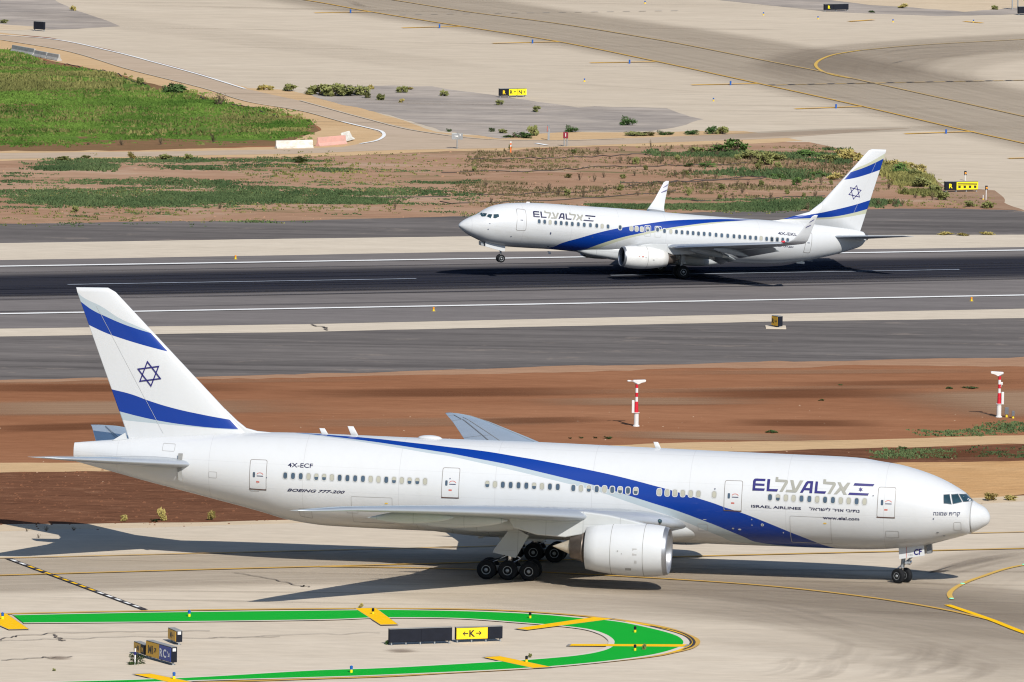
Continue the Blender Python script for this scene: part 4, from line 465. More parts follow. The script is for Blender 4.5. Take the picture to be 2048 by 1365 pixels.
    M['asphalt_old'] = ground_mat('broken_asphalt', ((0.36, 0.312, 0.268), (0.50, 0.435, 0.37), (0.235, 0.21, 0.192)), 1.0, (0.06, 0.16), 0.10, 0.8, 0.9, dark_lines=0.5, speck=((0.40, 0.34, 0.27), 0.16, 0.60, 0.5))
    M['road'] = ground_mat('road_asphalt', ((0.44, 0.345, 0.255), (0.485, 0.385, 0.29), (0.385, 0.295, 0.21)), 0.5, (0.01, 0.2), 0.02, 1.0)
    M['sand'] = ground_mat('sand', ((0.52, 0.35, 0.19), (0.56, 0.40, 0.235), (0.46, 0.30, 0.16)), 0.4, (0.03, 0.2), 0.05, 1.0, 0.95, 0.3)
    M['sand_orange'] = ground_mat('orange_sand', ((0.53, 0.315, 0.145), (0.575, 0.365, 0.185), (0.43, 0.24, 0.105)), 0.6, (0.07, 0.10), 0.08, 1.0, 0.95, 0.6, speck=((0.36, 0.21, 0.10), 0.35, 0.6, 0.4))
    M['sand_pale'] = ground_mat('pale_sand', ((0.55, 0.44, 0.305), (0.59, 0.48, 0.345), (0.48, 0.37, 0.25)), 0.4, (0.04, 0.3), 0.06, 1.0, 0.95, 0.25, speck=((0.16, 0.10, 0.06), 0.8, 0.68, 0.6))
    M['soil'] = ground_mat('red_soil', ((0.275, 0.122, 0.062), (0.325, 0.158, 0.086), (0.215, 0.09, 0.045)), 0.75, (0.012, 0.10), 0.02, 1.0, 0.95, 0.25)
    M['soil_light'] = ground_mat('dry_soil', ((0.34, 0.20, 0.125), (0.40, 0.25, 0.16), (0.30, 0.165, 0.10)), 0.6, (0.02, 0.25), 0.04, 1.0, 0.95, 0.25)
    M['soil_dark'] = ground_mat('dug_soil', ((0.145, 0.066, 0.038), (0.20, 0.093, 0.053), (0.10, 0.045, 0.027)), 0.7, (0.12, 0.25), 0.09, 1.2, 0.98, 1.0, speck=((0.29, 0.15, 0.088), 0.7, 0.56, 0.45), bumpscale=0.7)
    M['wet'] = stain_mat('darker_soil', (0.15, 0.062, 0.032), 0.9)
    M['dust'] = stain_mat('dry_dust', (0.36, 0.235, 0.15), 1.0)
    M['gravel'] = ground_mat('gravel', ((0.32, 0.215, 0.145), (0.36, 0.25, 0.175), (0.25, 0.145, 0.09)), 0.8, (0.012, 0.16), 0.05, 1.6, 0.95, 0.3, speck=((0.42, 0.32, 0.23), 1.4, 0.6, 0.3))
    M['infield'] = ground_mat('infield_soil', ((0.34, 0.205, 0.13), (0.42, 0.275, 0.185), (0.255, 0.135, 0.08)), 0.7, (0.014, 0.12), 0.03, 1.0, 0.95, 0.35, speck=((0.46, 0.34, 0.25), 0.10, 0.54, 0.5), weeds=((0.085, 0.11, 0.045), 0.035, 0.16, 0.56, 0.7, (0.15, 0.14, 0.06)))
    M['turf'] = ground_mat('meadow_turf', ((0.095, 0.16, 0.032), (0.125, 0.205, 0.04), (0.075, 0.12, 0.03)), 0.7, (0.05, 0.12), 0.05, 1.4, 0.95, 0.6, weeds=((0.20, 0.15, 0.06), 0.03, 0.09, 0.53, 0.75, (0.24, 0.14, 0.075)))
    M['meadow_soil'] = ground_mat('meadow_soil', ((0.20, 0.115, 0.062), (0.25, 0.145, 0.08), (0.13, 0.095, 0.045)), 0.6, (0.03, 0.14), 0.05, 1.0, 0.95, 0.7)
    M['paint_white'] = worn_paint('white_paint', (0.80, 0.80, 0.78), (0.45, 0.43, 0.41), 0.2)
    M['paint_centre'] = worn_paint('rubbered_white_paint', (0.30, 0.33, 0.38), (0.14, 0.15, 0.18), 0.5)
    M['paint_pale'] = worn_paint('faded_white_paint', (0.55, 0.48, 0.38), (0.40, 0.33, 0.25), 0.4)
    M['paint_yellow'] = worn_paint('yellow_paint', (0.56, 0.335, 0.075), (0.42, 0.30, 0.15), 0.3)
    M['paint_bright'] = worn_paint('fresh_yellow_paint', (0.84, 0.48, 0.006), (0.70, 0.42, 0.05), 0.12)
    M['hose'] = plain('weathered_hose', (0.07, 0.055, 0.045), 0.8)
    M['box_grey'] = plain('box_grey', (0.13, 0.135, 0.145), 0.5)
    M['paint_gold'] = worn_paint('worn_gold_paint', (0.60, 0.38, 0.085), (0.45, 0.32, 0.14), 0.3)
    M['paint_faint'] = worn_paint('faded_yellow_paint', (0.50, 0.335, 0.12), (0.36, 0.28, 0.19), 0.5)
    M['paint_orange'] = worn_paint('orange_paint', (0.72, 0.42, 0.09), (0.52, 0.38, 0.2), 0.25)
    M['paint_black'] = worn_paint('black_paint', (0.05, 0.045, 0.05), (0.10, 0.09, 0.085), 0.3)
    M['paint_grey'] = worn_paint('grey_paint', (0.26, 0.24, 0.22), (0.35, 0.32, 0.28), 0.4)
    M['paint_green'] = worn_paint('green_paint', (0.006, 0.36, 0.028), (0.02, 0.33, 0.045), 0.12)
    M['paint_border'] = worn_paint('pale_border', (0.62, 0.56, 0.48), (0.5, 0.44, 0.37), 0.2)
    M['crack'] = plain('crack_seal', (0.16, 0.13, 0.105), 0.9, 0, 0.2, 1)
    M['rubber'] = stain_mat('tyre_rubber_deposit', (0.024, 0.027, 0.040), 0.88)
    M['oil'] = stain_mat('traffic_film', (0.235, 0.19, 0.145), 0.64)
    M['crack_soft'] = stain_mat('worn_spot', (0.27, 0.21, 0.165), 0.9)
    M['scuff'] = stain_mat('tyre_scuff', (0.27, 0.22, 0.175), 0.28)
    M['grass_lush'] = leaf_mat('lush_grass', (0.045, 0.10, 0.018), (0.165, 0.265, 0.05))
    M['grass_dull'] = leaf_mat('infield_grass', (0.045, 0.08, 0.034), (0.125, 0.17, 0.07))
    M['grass_olive'] = leaf_mat('olive_grass', (0.11, 0.12, 0.04), (0.28, 0.26, 0.09))
    M['grass_dry'] = leaf_mat('dry_grass', (0.10, 0.085, 0.045), (0.24, 0.19, 0.10))
    M['leaf_g'] = leaf_mat('green_leaves', (0.03, 0.07, 0.024), (0.115, 0.18, 0.058))
    M['leaf_G'] = leaf_mat('fresh_leaves', (0.045, 0.10, 0.026), (0.16, 0.25, 0.07))
    M['leaf_o'] = leaf_mat('olive_leaves', (0.12, 0.135, 0.045), (0.33, 0.335, 0.13))
    M['leaf_y'] = leaf_mat('straw_leaves', (0.26, 0.22, 0.07), (0.52, 0.43, 0.16))
    M['leaf_d'] = leaf_mat('dry_leaves', (0.085, 0.07, 0.04), (0.20, 0.155, 0.09))
mats()

# ------------------------------------------------------------------ mesh helpers
def tag(o, label, cat, group=None, kind=None):
    if label: o['label'] = label
    if cat: o['category'] = cat
    if group: o['group'] = group
    if kind: o['kind'] = kind
    return o

def empty(name, loc=(0, 0, 0), rot=(0, 0, 0), scale=None):
    o = bpy.data.objects.new(name, None)
    COL.objects.link(o)
    o.location = loc
    o.rotation_euler = rot
    o.empty_display_size = 0.3
    if scale: o.scale = scale
    return o

class MB:
    """collects shapes and links them as one mesh object"""
    def __init__(self):
        self.v, self.f, self.m, self.s = [], [], [], []
    def add(self, vs, fs, mi=0, smooth=False):
        k = len(self.v)
        self.v += [tuple(p) for p in vs]
        for f in fs:
            self.f.append([i + k for i in f]); self.m.append(mi); self.s.append(smooth)
        return self
    def box(self, c, d, mi=0, rz=0.0, bev=0.0):
        x, y, z = [q / 2 for q in d]
        b = min(bev, x * .9, y * .9, z * .9)
        if b <= 0:
            P = [(sx * x, sy * y, sz * z) for sx in (-1, 1) for sy in (-1, 1) for sz in (-1, 1)]
            F = [(0, 1, 3, 2), (4, 6, 7, 5), (0, 4, 5, 1), (2, 3, 7, 6), (0, 2, 6, 4), (1, 5, 7, 3)]
        else:
            bm = bmesh.new()
            bmesh.ops.create_cube(bm, size=1)
            for q in bm.verts: q.co = Vector((q.co.x * d[0], q.co.y * d[1], q.co.z * d[2]))
            bmesh.ops.bevel(bm, geom=bm.edges[:], offset=b, segments=2, affect='EDGES', profile=0.5)
            bm.verts.index_update()
            P = [tuple(q.co) for q in bm.verts]; F = [[q.index for q in f.verts] for f in bm.faces]
            bm.free()
        ca, sa = math.cos(rz), math.sin(rz)
        self.add([(c[0] + p[0] * ca - p[1] * sa, c[1] + p[0] * sa + p[1] * ca, c[2] + p[2]) for p in P], F, mi)
        return self
    def tube(self, a, b, ra, rb=None, n=12, mi=0, caps=True):
        rb = ra if rb is None else rb
        a, b = Vector(a), Vector(b)
        d = (b - a).normalized()
        u = d.orthogonal().normalized(); w = d.cross(u)
        P = []
        for c, r in ((a, ra), (b, rb)):
            for i in range(n):
                t = 2 * PI * i / n
                P.append(c + (u * math.cos(t) + w * math.sin(t)) * r)
        F = [(i, (i + 1) % n, n + (i + 1) % n, n + i) for i in range(n)]
        self.add(P, F, mi, True)
        if caps:
            self.add(P, [list(range(n))[::-1], list(range(n, 2 * n))], mi)
        return self
    def lathe(self, c, axis, prof, n=32, mi=0, smooth=True, mis=None):
        """prof: (distance along axis, radius); axis a unit vector"""
        ax = Vector(axis); u = ax.orthogonal().normalized(); w = ax.cross(u); c = Vector(c)
        P = []
        for t, r in prof:
            for i in range(n):
                a = 2 * PI * i / n
                P.append(c + ax * t + (u * math.cos(a) + w * math.sin(a)) * r)
        k = len(self.v)
        self.v += [tuple(p) for p in P]
        for j in range(len(prof) - 1):
            for i in range(n):
                self.f.append([k + j * n + i, k + j * n + (i + 1) % n, k + (j + 1) * n + (i + 1) % n, k + (j + 1) * n + i])
                self.m.append(mis[j] if mis else mi); self.s.append(smooth)
        return self
    def loft(self, rings, mi=0, closed=True, cap0=False, cap1=False, smooth=True, mif=None):
        n = len(rings[0]); k = len(self.v)
        for r in rings: self.v += [tuple(p) for p in r]
        for j in range(len(rings) - 1):
            for i in range(n if closed else n - 1):
                a, b = k + j * n + i, k + j * n + (i + 1) % n
                self.f.append([a, b, b + n, a + n]); self.m.append(mif(j, i) if mif else mi); self.s.append(smooth)
        if cap0: self.f.append([k + i for i in range(n)][::-1]); self.m.append(mi); self.s.append(False)
        if cap1: self.f.append([k + (len(rings) - 1) * n + i for i in range(n)]); self.m.append(mi); self.s.append(False)
        return self
    def prism(self, poly, axis, lo, hi, mi=0):
        """polygon in a plane pushed from lo to hi along axis ('x','y','z'); poly gives the two other coordinates"""
        mk = {'x': lambda p, t: (t, p[0], p[1]), 'y': lambda p, t: (p[0], t, p[1]), 'z': lambda p, t: (p[0], p[1], t)}[axis]
        n = len(poly)
        P = [mk(p, lo) for p in poly] + [mk(p, hi) for p in poly]
        F = [(i, (i + 1) % n, n + (i + 1) % n, n + i) for i in range(n)] + [list(range(n))[::-1], list(range(n, 2 * n))]
        return self.add(P, F, mi)
    def build(self, name, mat, parent=None, loc=None, fix=True, attrs=None):
        me = bpy.data.meshes.new(name)
        me.from_pydata(self.v, [], self.f)
        ms = mat if isinstance(mat, (list, tuple)) else [mat]
        for q in ms: me.materials.append(M[q] if isinstance(q, str) else q)
        me.polygons.foreach_set('material_index', self.m)
        me.polygons.foreach_set('use_smooth', self.s)
        if fix:
            bm = bmesh.new(); bm.from_mesh(me)
            bmesh.ops.recalc_face_normals(bm, faces=bm.faces[:])
            bm.to_mesh(me); bm.free()
        if attrs:
            for an, (typ, data) in attrs.items():
                a = me.attributes.new(an, typ, 'POINT')
                if typ == 'FLOAT': a.data.foreach_set('value', data)
                else: a.data.foreach_set('vector', [x for p in data for x in p])
        me.update()
        o = bpy.data.objects.new(name, me)
        COL.objects.link(o)
        if parent: o.parent = parent
        if loc: o.location = loc
        return o

def pchip(pts):
    """monotone cubic through points sorted by x"""
    pts = sorted(pts)
    X = [p[0] for p in pts]; Y = [p[1] for p in pts]
    n = len(X)
    h = [X[i + 1] - X[i] for i in range(n - 1)]
    d = [(Y[i + 1] - Y[i]) / h[i] for i in range(n - 1)]
    m = [d[0]] + [0.0] * (n - 2) + [d[-1]]
    for i in range(1, n - 1):
        if d[i - 1] * d[i] > 0:
            w1, w2 = 2 * h[i] + h[i - 1], h[i] + 2 * h[i - 1]
            m[i] = (w1 + w2) / (w1 / d[i - 1] + w2 / d[i])
    def f(x):
        if x <= X[0]: return Y[0]
        if x >= X[-1]: return Y[-1]
        i = 0
        while X[i + 1] < x: i += 1
        t = (x - X[i]) / h[i]
        return (Y[i] * (1 + 2 * t) * (1 - t) ** 2 + m[i] * h[i] * t * (1 - t) ** 2 + Y[i + 1] * t * t * (3 - 2 * t) + m[i + 1] * h[i] * t * t * (t - 1))
    return f

def section_fn(top, bot, wid):
    a, b, c = pchip(top), pchip(bot), pchip(wid)
    def sec(x):
        t, q = a(x), b(x)
        return (t + q) / 2, max((t - q) / 2, 0.004), max(c(x), 0.004)
    return sec

def smoothstep(t):
    t = max(0.0, min(1.0, t)); return t * t * (3 - 2 * t)

# ---- flat 2D shapes laid on a curved body (letters, windows, doors)
def lay(name, shapes, sec, side, off, mat, parent, dz=0.14, dx=0.35, mis=None):
    """shapes: list of polygons in (x, z); they are cut finely and wrapped on the body at the given stand-off"""
    bm = bmesh.new()
    for k, (poly) in enumerate(shapes):
        if isinstance(poly, tuple) and len(poly) == 2 and isinstance(poly[1], list) and poly[1] and isinstance(poly[1][0], (tuple, list)) and isinstance(poly[1][0][0], int):
            vs = [bm.verts.new((p[0], 0, p[1])) for p in poly[0]]
            for f in poly[1]:
                try: q = bm.faces.new([vs[i] for i in f]); q.material_index = mis[k] if mis else 0
                except ValueError: pass
        else:
            vs = [bm.verts.new((p[0], 0, p[1])) for p in poly]
            q = bm.faces.new(vs); q.material_index = mis[k] if mis else 0
    bmesh.ops.triangulate(bm, faces=bm.faces[:])
    zs = [q.co.z for q in bm.verts]; xs = [q.co.x for q in bm.verts]
    z = math.ceil(min(zs) / dz) * dz
    while z < max(zs):
        bmesh.ops.bisect_plane(bm, geom=bm.verts[:] + bm.edges[:] + bm.faces[:], plane_co=(0, 0, z), plane_no=(0, 0, 1)); z += dz
    x = math.ceil(min(xs) / dx) * dx
    while x < max(xs):
        bmesh.ops.bisect_plane(bm, geom=bm.verts[:] + bm.edges[:] + bm.faces[:], plane_co=(x, 0, 0), plane_no=(1, 0, 0)); x += dx
    for q in bm.verts:
        zc, h, w = sec(q.co.x)
        t = max(-0.995, min(0.995, (q.co.z - zc) / h))
        y = w * math.sqrt(1 - t * t)
        n = Vector((0, y / (w * w), t / h)).normalized()
        q.co = Vector((q.co.x, side * (y + n.y * off), q.co.z + n.z * off))
    for f in bm.faces:
        f.normal_update()
        c = f.calc_center_median()
        if f.normal.y * side < 0: f.normal_flip()
        f.smooth = True
    me = bpy.data.meshes.new(name)
    bm.to_mesh(me); bm.free()
    for q in (mat if isinstance(mat, (list, tuple)) else [mat]): me.materials.append(M[q])
    o = bpy.data.objects.new(name, me); COL.objects.link(o)
    if parent: o.parent = parent
    return o

_tc = {}
def text_shape(s, bold=0.0, shear=0.0):
    """glyph outlines of a string, width scaled to 1 later; returns verts2d, faces"""
    key = (s, bold, shear)
    if key in _tc: return _tc[key]
    cu = bpy.data.curves.new('lettering', 'FONT')
    cu.body = s
    cu.resolution_u = 3
    cu.offset = bold
    cu.shear = shear
    ob = bpy.data.objects.new('lettering', cu)
    COL.objects.link(ob)
    dg = bpy.context.evaluated_depsgraph_get()
    me = ob.evaluated_get(dg).to_mesh()
    V = [(v.co.x, v.co.y) for v in me.vertices]
    F = [list(p.vertices) for p in me.polygons]
    ob.evaluated_get(dg).to_mesh_clear()
    bpy.data.objects.remove(ob)
    bpy.data.curves.remove(cu)
    if not V: V, F = [(0, 0), (1, 0), (0, 1)], [[0, 1, 2]]
    _tc[key] = (V, F)
    return V, F

def fit_text(s, p0, p1, top, bold=0.02, shear=0.0):
    """text fitted between baseline points p0,p1 (x,z) with cap top at 'top'"""
    V, F = text_shape(s, bold, shear)
    xs = [v[0] for v in V]; ys = [v[1] for v in V]
    caps = text_shape('E', bold)[0]; cap = max(v[1] for v in caps)
    x0, w = min(xs), max(xs) - min(xs)
    dx, dz = p1[0] - p0[0], p1[1] - p0[1]
    L = math.hypot(dx, dz); h = (top[1] - p0[1]) * (1.36 if s.islower() else (1.2 if ord(s[0]) > 1000 else 1.0))
    out = []
    for a, b in V:
        u = (a - x0) / w; v = b / cap * h
        out.append((p0[0] + dx * u, p0[1] + dz * u + v))
    return out, F

# ------------------------------------------------------------------ aircraft parts
def body_rings(sec, xs, n=72):
    out = []
    for x in xs:
        zc, h, w = sec(x)
        out.append([(x, w * math.cos(2 * PI * i / n), zc + h * math.sin(2 * PI * i / n)) for i in range(n)])
    return out

def spaced(x0, x1, step, end0=0.0, end1=0.0):
    """stations from x0 down to x1, crowded towards the rounded ends"""
    xs = []
    x = x0
    while x > x1:
        xs.append(x)
        s = step
        if end0 and x0 - x < end0: s = max(0.035, step * ((x0 - x + 0.05) / end0))
        if end1 and x - x1 < end1: s = min(s, max(0.08, step * ((x - x1 + 0.1) / end1)))
        x -= s
    xs.append(x1)
    return xs

def foil(le, te, thick, up, n=14, camber=0.015):
    """closed airfoil ring from trailing edge over the top to the leading edge and back below"""
    le, te, up = Vector(le), Vector(te), Vector(up).normalized()
    ch = te - le; L = ch.length
    P = []
    def th(c): return 5 * thick * (0.2969 * math.sqrt(c) - 0.126 * c - 0.3516 * c * c + 0.2843 * c ** 3 - 0.1025 * c ** 4)
    cs = [0.5 * (1 + math.cos(PI * i / n)) for i in range(n + 1)]
    for c in cs: P.append(le + ch * c + up * (th(c) + camber * L * 4 * c * (1 - c) + 0.004))
    for c in cs[::-1][1:]: P.append(le + ch * c + up * (-th(c) * 0.9 + camber * L * 4 * c * (1 - c) - 0.004))
    return [tuple(p) for p in P]

def surface(stations, cap0=True, cap1=True, le_mat=None, n=14, camber=0.015, le_frac=2):
    """stations: (le, te, thickness in metres, up) -> mesh builder"""
    mb = MB()
    rings = [foil(a, b, t, u, n, camber) for a, b, t, u in stations]
    mf = None
    if le_mat is not None:
        mf = lambda j, i: le_mat if n - le_frac <= i < n + le_frac else 0
    mb.loft(rings, 0, True, cap0, cap1, True, mf)
    return mb

def on_surface(stations, s, c, n=40):
    """point on the top of a lofted surface at span parameter s (0..len-1) and chord fraction c"""
    j = min(int(s), len(stations) - 2); f = s - j
    a, b = stations[j], stations[j + 1]
    le = Vector(a[0]).lerp(Vector(b[0]), f); te = Vector(a[1]).lerp(Vector(b[1]), f)
    th = a[2] * (1 - f) + b[2] * f
    up = Vector(a[3]).lerp(Vector(b[3]), f).normalized()
    L = (te - le).length
    t = 5 * th * (0.2969 * math.sqrt(c) - 0.126 * c - 0.3516 * c * c + 0.2843 * c ** 3 - 0.1025 * c ** 4)
    return le + (te - le) * c + up * (t + 0.015 * L * 4 * c * (1 - c) + 0.025)

def seam_on(mb, stations, a, b, w, mi, k=14):
    """thin dark gap line drawn on a wing's top from (s,c) a to b"""
    pts = [on_surface(stations, a[0] + (b[0] - a[0]) * i / k, a[1] + (b[1] - a[1]) * i / k) for i in range(k + 1)]
    d = (pts[-1] - pts[0]).normalized(); side = d.cross(Vector((0, 0, 1))).normalized() * w / 2
    P = []
    for p in pts: P += [p - side, p + side]
    mb.add(P, [(2 * i, 2 * i + 1, 2 * i + 3, 2 * i + 2) for i in range(k)], mi)

def lathe_shell(mb, c, axis, prof, n=40, mi=0, mis=None):
    mb.lathe(c, axis, prof, n, mi, True, mis)

def rounded_quad(q, r, n=4):
    """tl,tr,br,bl -> polygon with rounded corners (2D)"""
    P = []
    q = [Vector(p) for p in q]
    for i in range(4):
        a, b, c = q[i - 1], q[i], q[(i + 1) % 4]
        u, v = (a - b).normalized(), (c - b).normalized()
        for k in range(n + 1):
            t = k / n
            P.append(tuple(b + u * r * (1 - t) ** 2 + v * r * t ** 2))
    return P

def ring_shape(outer, inner):
    n = len(outer)
    V = list(outer) + list(inner)
    return (V, [[i, (i + 1) % n, n + (i + 1) % n, n + i] for i in range(n)])

def inset(q, d):
    c = sum((Vector(p) for p in q), Vector((0, 0))) / 4
    out = []
    for p in q:
        v = Vector(p) - c
        out.append(tuple(c + Vector((v.x - math.copysign(d, v.x), v.y - math.copysign(d, v.y)))))
    return out

def oval(x, z, w, h, n=20, p=3.0, lean=0.0):
    P = []
    for i in range(n):
        t = 2 * PI * i / n
        a, b = math.cos(t), math.sin(t)
        u = math.copysign(abs(a) ** (2 / p), a) * w / 2; v = math.copysign(abs(b) ** (2 / p), b) * h / 2
        P.append((x + u + lean * v, z + v))
    return P

def cabin_window(x, z, kind, sec, side, w, h, parent):
    o, e, i = oval(x, z, w + 0.15, h + 0.15), oval(x, z, w + 0.035, h + 0.035), oval(x, z, w, h)
    shapes = [ring_shape(o, e), ring_shape(e, i)]; mi = [1, 3]
    if kind == 'o': shapes.append(i); mi.append(0)
    elif kind == 'c': shapes.append(i); mi.append(2)
    else:
        up = [p for p in i if p[1] >= z - 0.01]; dn = [p for p in i if p[1] <= z + 0.01]
        shapes += [up, dn]; mi += [2, 0]
    # thin dark rim runs all round the pane, inside the pale surround
    ob = lay('cabin_window', shapes, sec, side, 0.012, ['pane', 'frame', 'shade', 'rim_dark'], parent, 0.2, 0.6, mi)
    return ob

def wheel(name, c, r, w, rim, parent, dual=None):
    mb = MB()
    pr = [(-w / 2, rim * 0.55), (-w / 2 + 0.02, rim), (-w / 2 - 0.0, rim * 1.08), (-w / 2 + w * 0.02, r * 0.86), (-w * 0.36, r * 0.97), (-w * 0.2, r), (w * 0.2, r), (w * 0.36, r * 0.97), (w / 2 - w * 0.02, r * 0.86), (w / 2, rim * 1.08), (w / 2 - 0.02, rim), (w / 2, rim * 0.55)]
    mb.lathe(c, (0, 1, 0), pr, 32, 0)
    for s in (-1, 1):
        cc = Vector(c) + Vector((0, s * (w / 2 - 0.05), 0))
        mb.lathe(cc, (0, s, 0), [(0.04, rim * 1.02), (0.055, rim * 0.92), (0.01, rim * 0.86), (-0.02, rim * 0.5), (0.02, rim * 0.42), (0.07, rim * 0.34), (0.07, 0.0)], 24, 0, True, [1, 1, 2, 2, 1, 1])
    return mb.build(name, ['tyre', 'rim', 'black'], parent)

def blade_antenna(x, zb, h, ch, lean, parent, thick=0.07, y=0.0, name='antenna'):
    st = [((x + ch / 2, y, zb - 0.15), (x - ch / 2, y, zb - 0.15), thick, (0, 1, 0)), ((x + ch / 2 - lean, y, zb + h), (x - ch / 4 - lean, y, zb + h), thick * 0.6, (0, 1, 0))]
    return surface(st, n=6, camber=0).build(name, 'white', parent)

def hexstar(cx, cz, r, t, up=(0, 1)):
    """two interlaced triangles drawn as outlines"""
    shapes = []
    a0 = math.atan2(up[1], up[0])
    for k in (0, 1):
        pts = [(cx + r * math.cos(a0 + k * PI + 2 * PI * i / 3), cz + r * math.sin(a0 + k * PI + 2 * PI * i / 3)) for i in range(3)]
        ins = [(cx + (r - 2 * t) * math.cos(a0 + k * PI + 2 * PI * i / 3), cz + (r - 2 * t) * math.sin(a0 + k * PI + 2 * PI * i / 3)) for i in range(3)]
        shapes.append((pts, ins))
    return shapes

def flat_on_fin(name, rings, ythick, side, mat, parent):
    """outline shapes laid on the side of a fin whose half thickness is given by ythick(x, z)"""
    mb = MB()
    for o, i in rings:
        n = len(o); K = 8
        oo = [Vector(o[k]).lerp(Vector(o[(k + 1) % n]), j / K) for k in range(n) for j in range(K)]
        ii = [Vector(i[k]).lerp(Vector(i[(k + 1) % n]), j / K) for k in range(n) for j in range(K)]
        n *= K
        P = [(p[0], side * (ythick(p[0], p[1]) + 0.02), p[1]) for p in oo + ii]
        mb.add(P, [[k, (k + 1) % n, n + (k + 1) % n, n + k] for k in range(n)])
    return mb.build(name, mat, parent)

def thickness_probe(obj):
    """half thickness of a fin mesh at (x, z), found by probing it from the side"""
    from mathutils.bvhtree import BVHTree
    me = obj.data
    tree = BVHTree.FromPolygons([v.co[:] for v in me.vertices], [p.vertices[:] for p in me.polygons])
    def f(x, z):
        h = tree.ray_cast(Vector((x, 5, z)), Vector((0, -1, 0)))
        return h[0].y if h[0] is not None else 0.05
    return f

def logo_on(name, box, sec, side, parent, vs=1.0, dark='navy'):
    x0, z0, x1, z1 = box
    L = x1 - x0
    for name, ids in (('logo_letter', (0, 1, 2, 3)), ('logo_letter', (4,)), ('logo_letter', (5,)), ('logo_letter', (6,)), ('logo_letter', (7, 8, 9, 10)), ('logo_letter', (11,)), ('logo_letter', (12,)), ('logo_letter', (13, 14, 15)), ('logo_bar', (16,)), ('logo_bar', (17,)), ('logo_star', (18,))):
        shapes = []
        mat = dark if LOGO[ids[0]][0] == 'b' else 'silver'
        for c, l in [LOGO[i] for i in ids]:
            P = [(x0 + u * L, z0 + (z1 - z0) * u + v * abs(L) * vs) for u, v in l]
            V3 = [Vector((p[0], p[1], 0)) for p in P]
            tr = geometry.tessellate_polygon([V3])
            shapes.append((P, [list(t) for t in tr]))
        lay(name, shapes, sec, side, 0.022, mat, parent)

HEBREW = {'HEB1': '\u05dc\u05d0\u05e8\u05e9\u05d9\u05dc \u05e8\u05d9\u05d5\u05d0 \u05d9\u05d1\u05d9\u05ea\u05e0', 'HEB2': '\u05d4\u05e0\u05d5\u05de\u05e9 \u05ea\u05d9\u05e8\u05e7'}

def door(q, sec, side, parent, body_mat, small=False):
    w = 0.045
    o = rounded_quad(q, 0.16); i = rounded_quad(inset(q, w), 0.13)
    d = lay('cabin_door', [ring_shape(o, i), i], sec, side, 0.012, ['outline', body_mat], parent, 0.14, 0.4, [0, 1])
    if not small:
        bl, br = Vector(q[3]), Vector(q[2])
        sl = [tuple(bl), tuple(br), tuple(br + Vector((0, 0.07))), tuple(bl + Vector((0, 0.07)))]
        lay('door_sill', [sl], sec, side, 0.03, 'sill', d, 0.3, 0.5)
        tl, tr = Vector(q[0]), Vector(q[1])
        def at(u, v): return (tl.lerp(tr, u)).lerp(bl.lerp(br, u), v)
        p = at(0.27, 0.5)
        lay('door_window', [oval(p.x, p.y, 0.17, 0.36, 12, 5)], sec, side, 0.024, 'pane', d)
        c = at(0.62, 0.52)
        arc = []
        for k in range(9):
            t = PI * (0.12 + 0.76 * k / 8)
            arc.append((c.x + 0.25 * math.cos(t), c.y + 0.02 + 0.19 * math.sin(t)))
        arc2 = [(c.x + (a - c.x) * 0.82, c.y + (b - c.y) * 0.80) for a, b in arc]
        n = len(arc)
        lay('door_marking', [(arc + arc2, [[k, k + 1, n + k + 1, n + k] for k in range(n - 1)]), [(c.x - 0.22, c.y - 0.06), (c.x + 0.22, c.y - 0.06), (c.x + 0.22, c.y + 0.0), (c.x - 0.22, c.y + 0.0)]], sec, side, 0.024, ['redmark', 'ink'], d, mis=[0, 1])
        c = at(0.5, 0.73)
        lay('door_marking', [[(c.x - 0.11, c.y - 0.05), (c.x + 0.11, c.y - 0.05), (c.x + 0.11, c.y + 0.05), (c.x - 0.11, c.y + 0.05)]], sec, side, 0.024, 'redmark', d)
    return d

def hatch(q, sec, side, parent, name='cargo_door', mats=('seam_soft',)):
    o = rounded_quad(q, 0.1); i = rounded_quad(inset(q, 0.035), 0.08)
    return lay(name, [ring_shape(o, i)], sec, side, 0.01, 'hatch_line', parent)

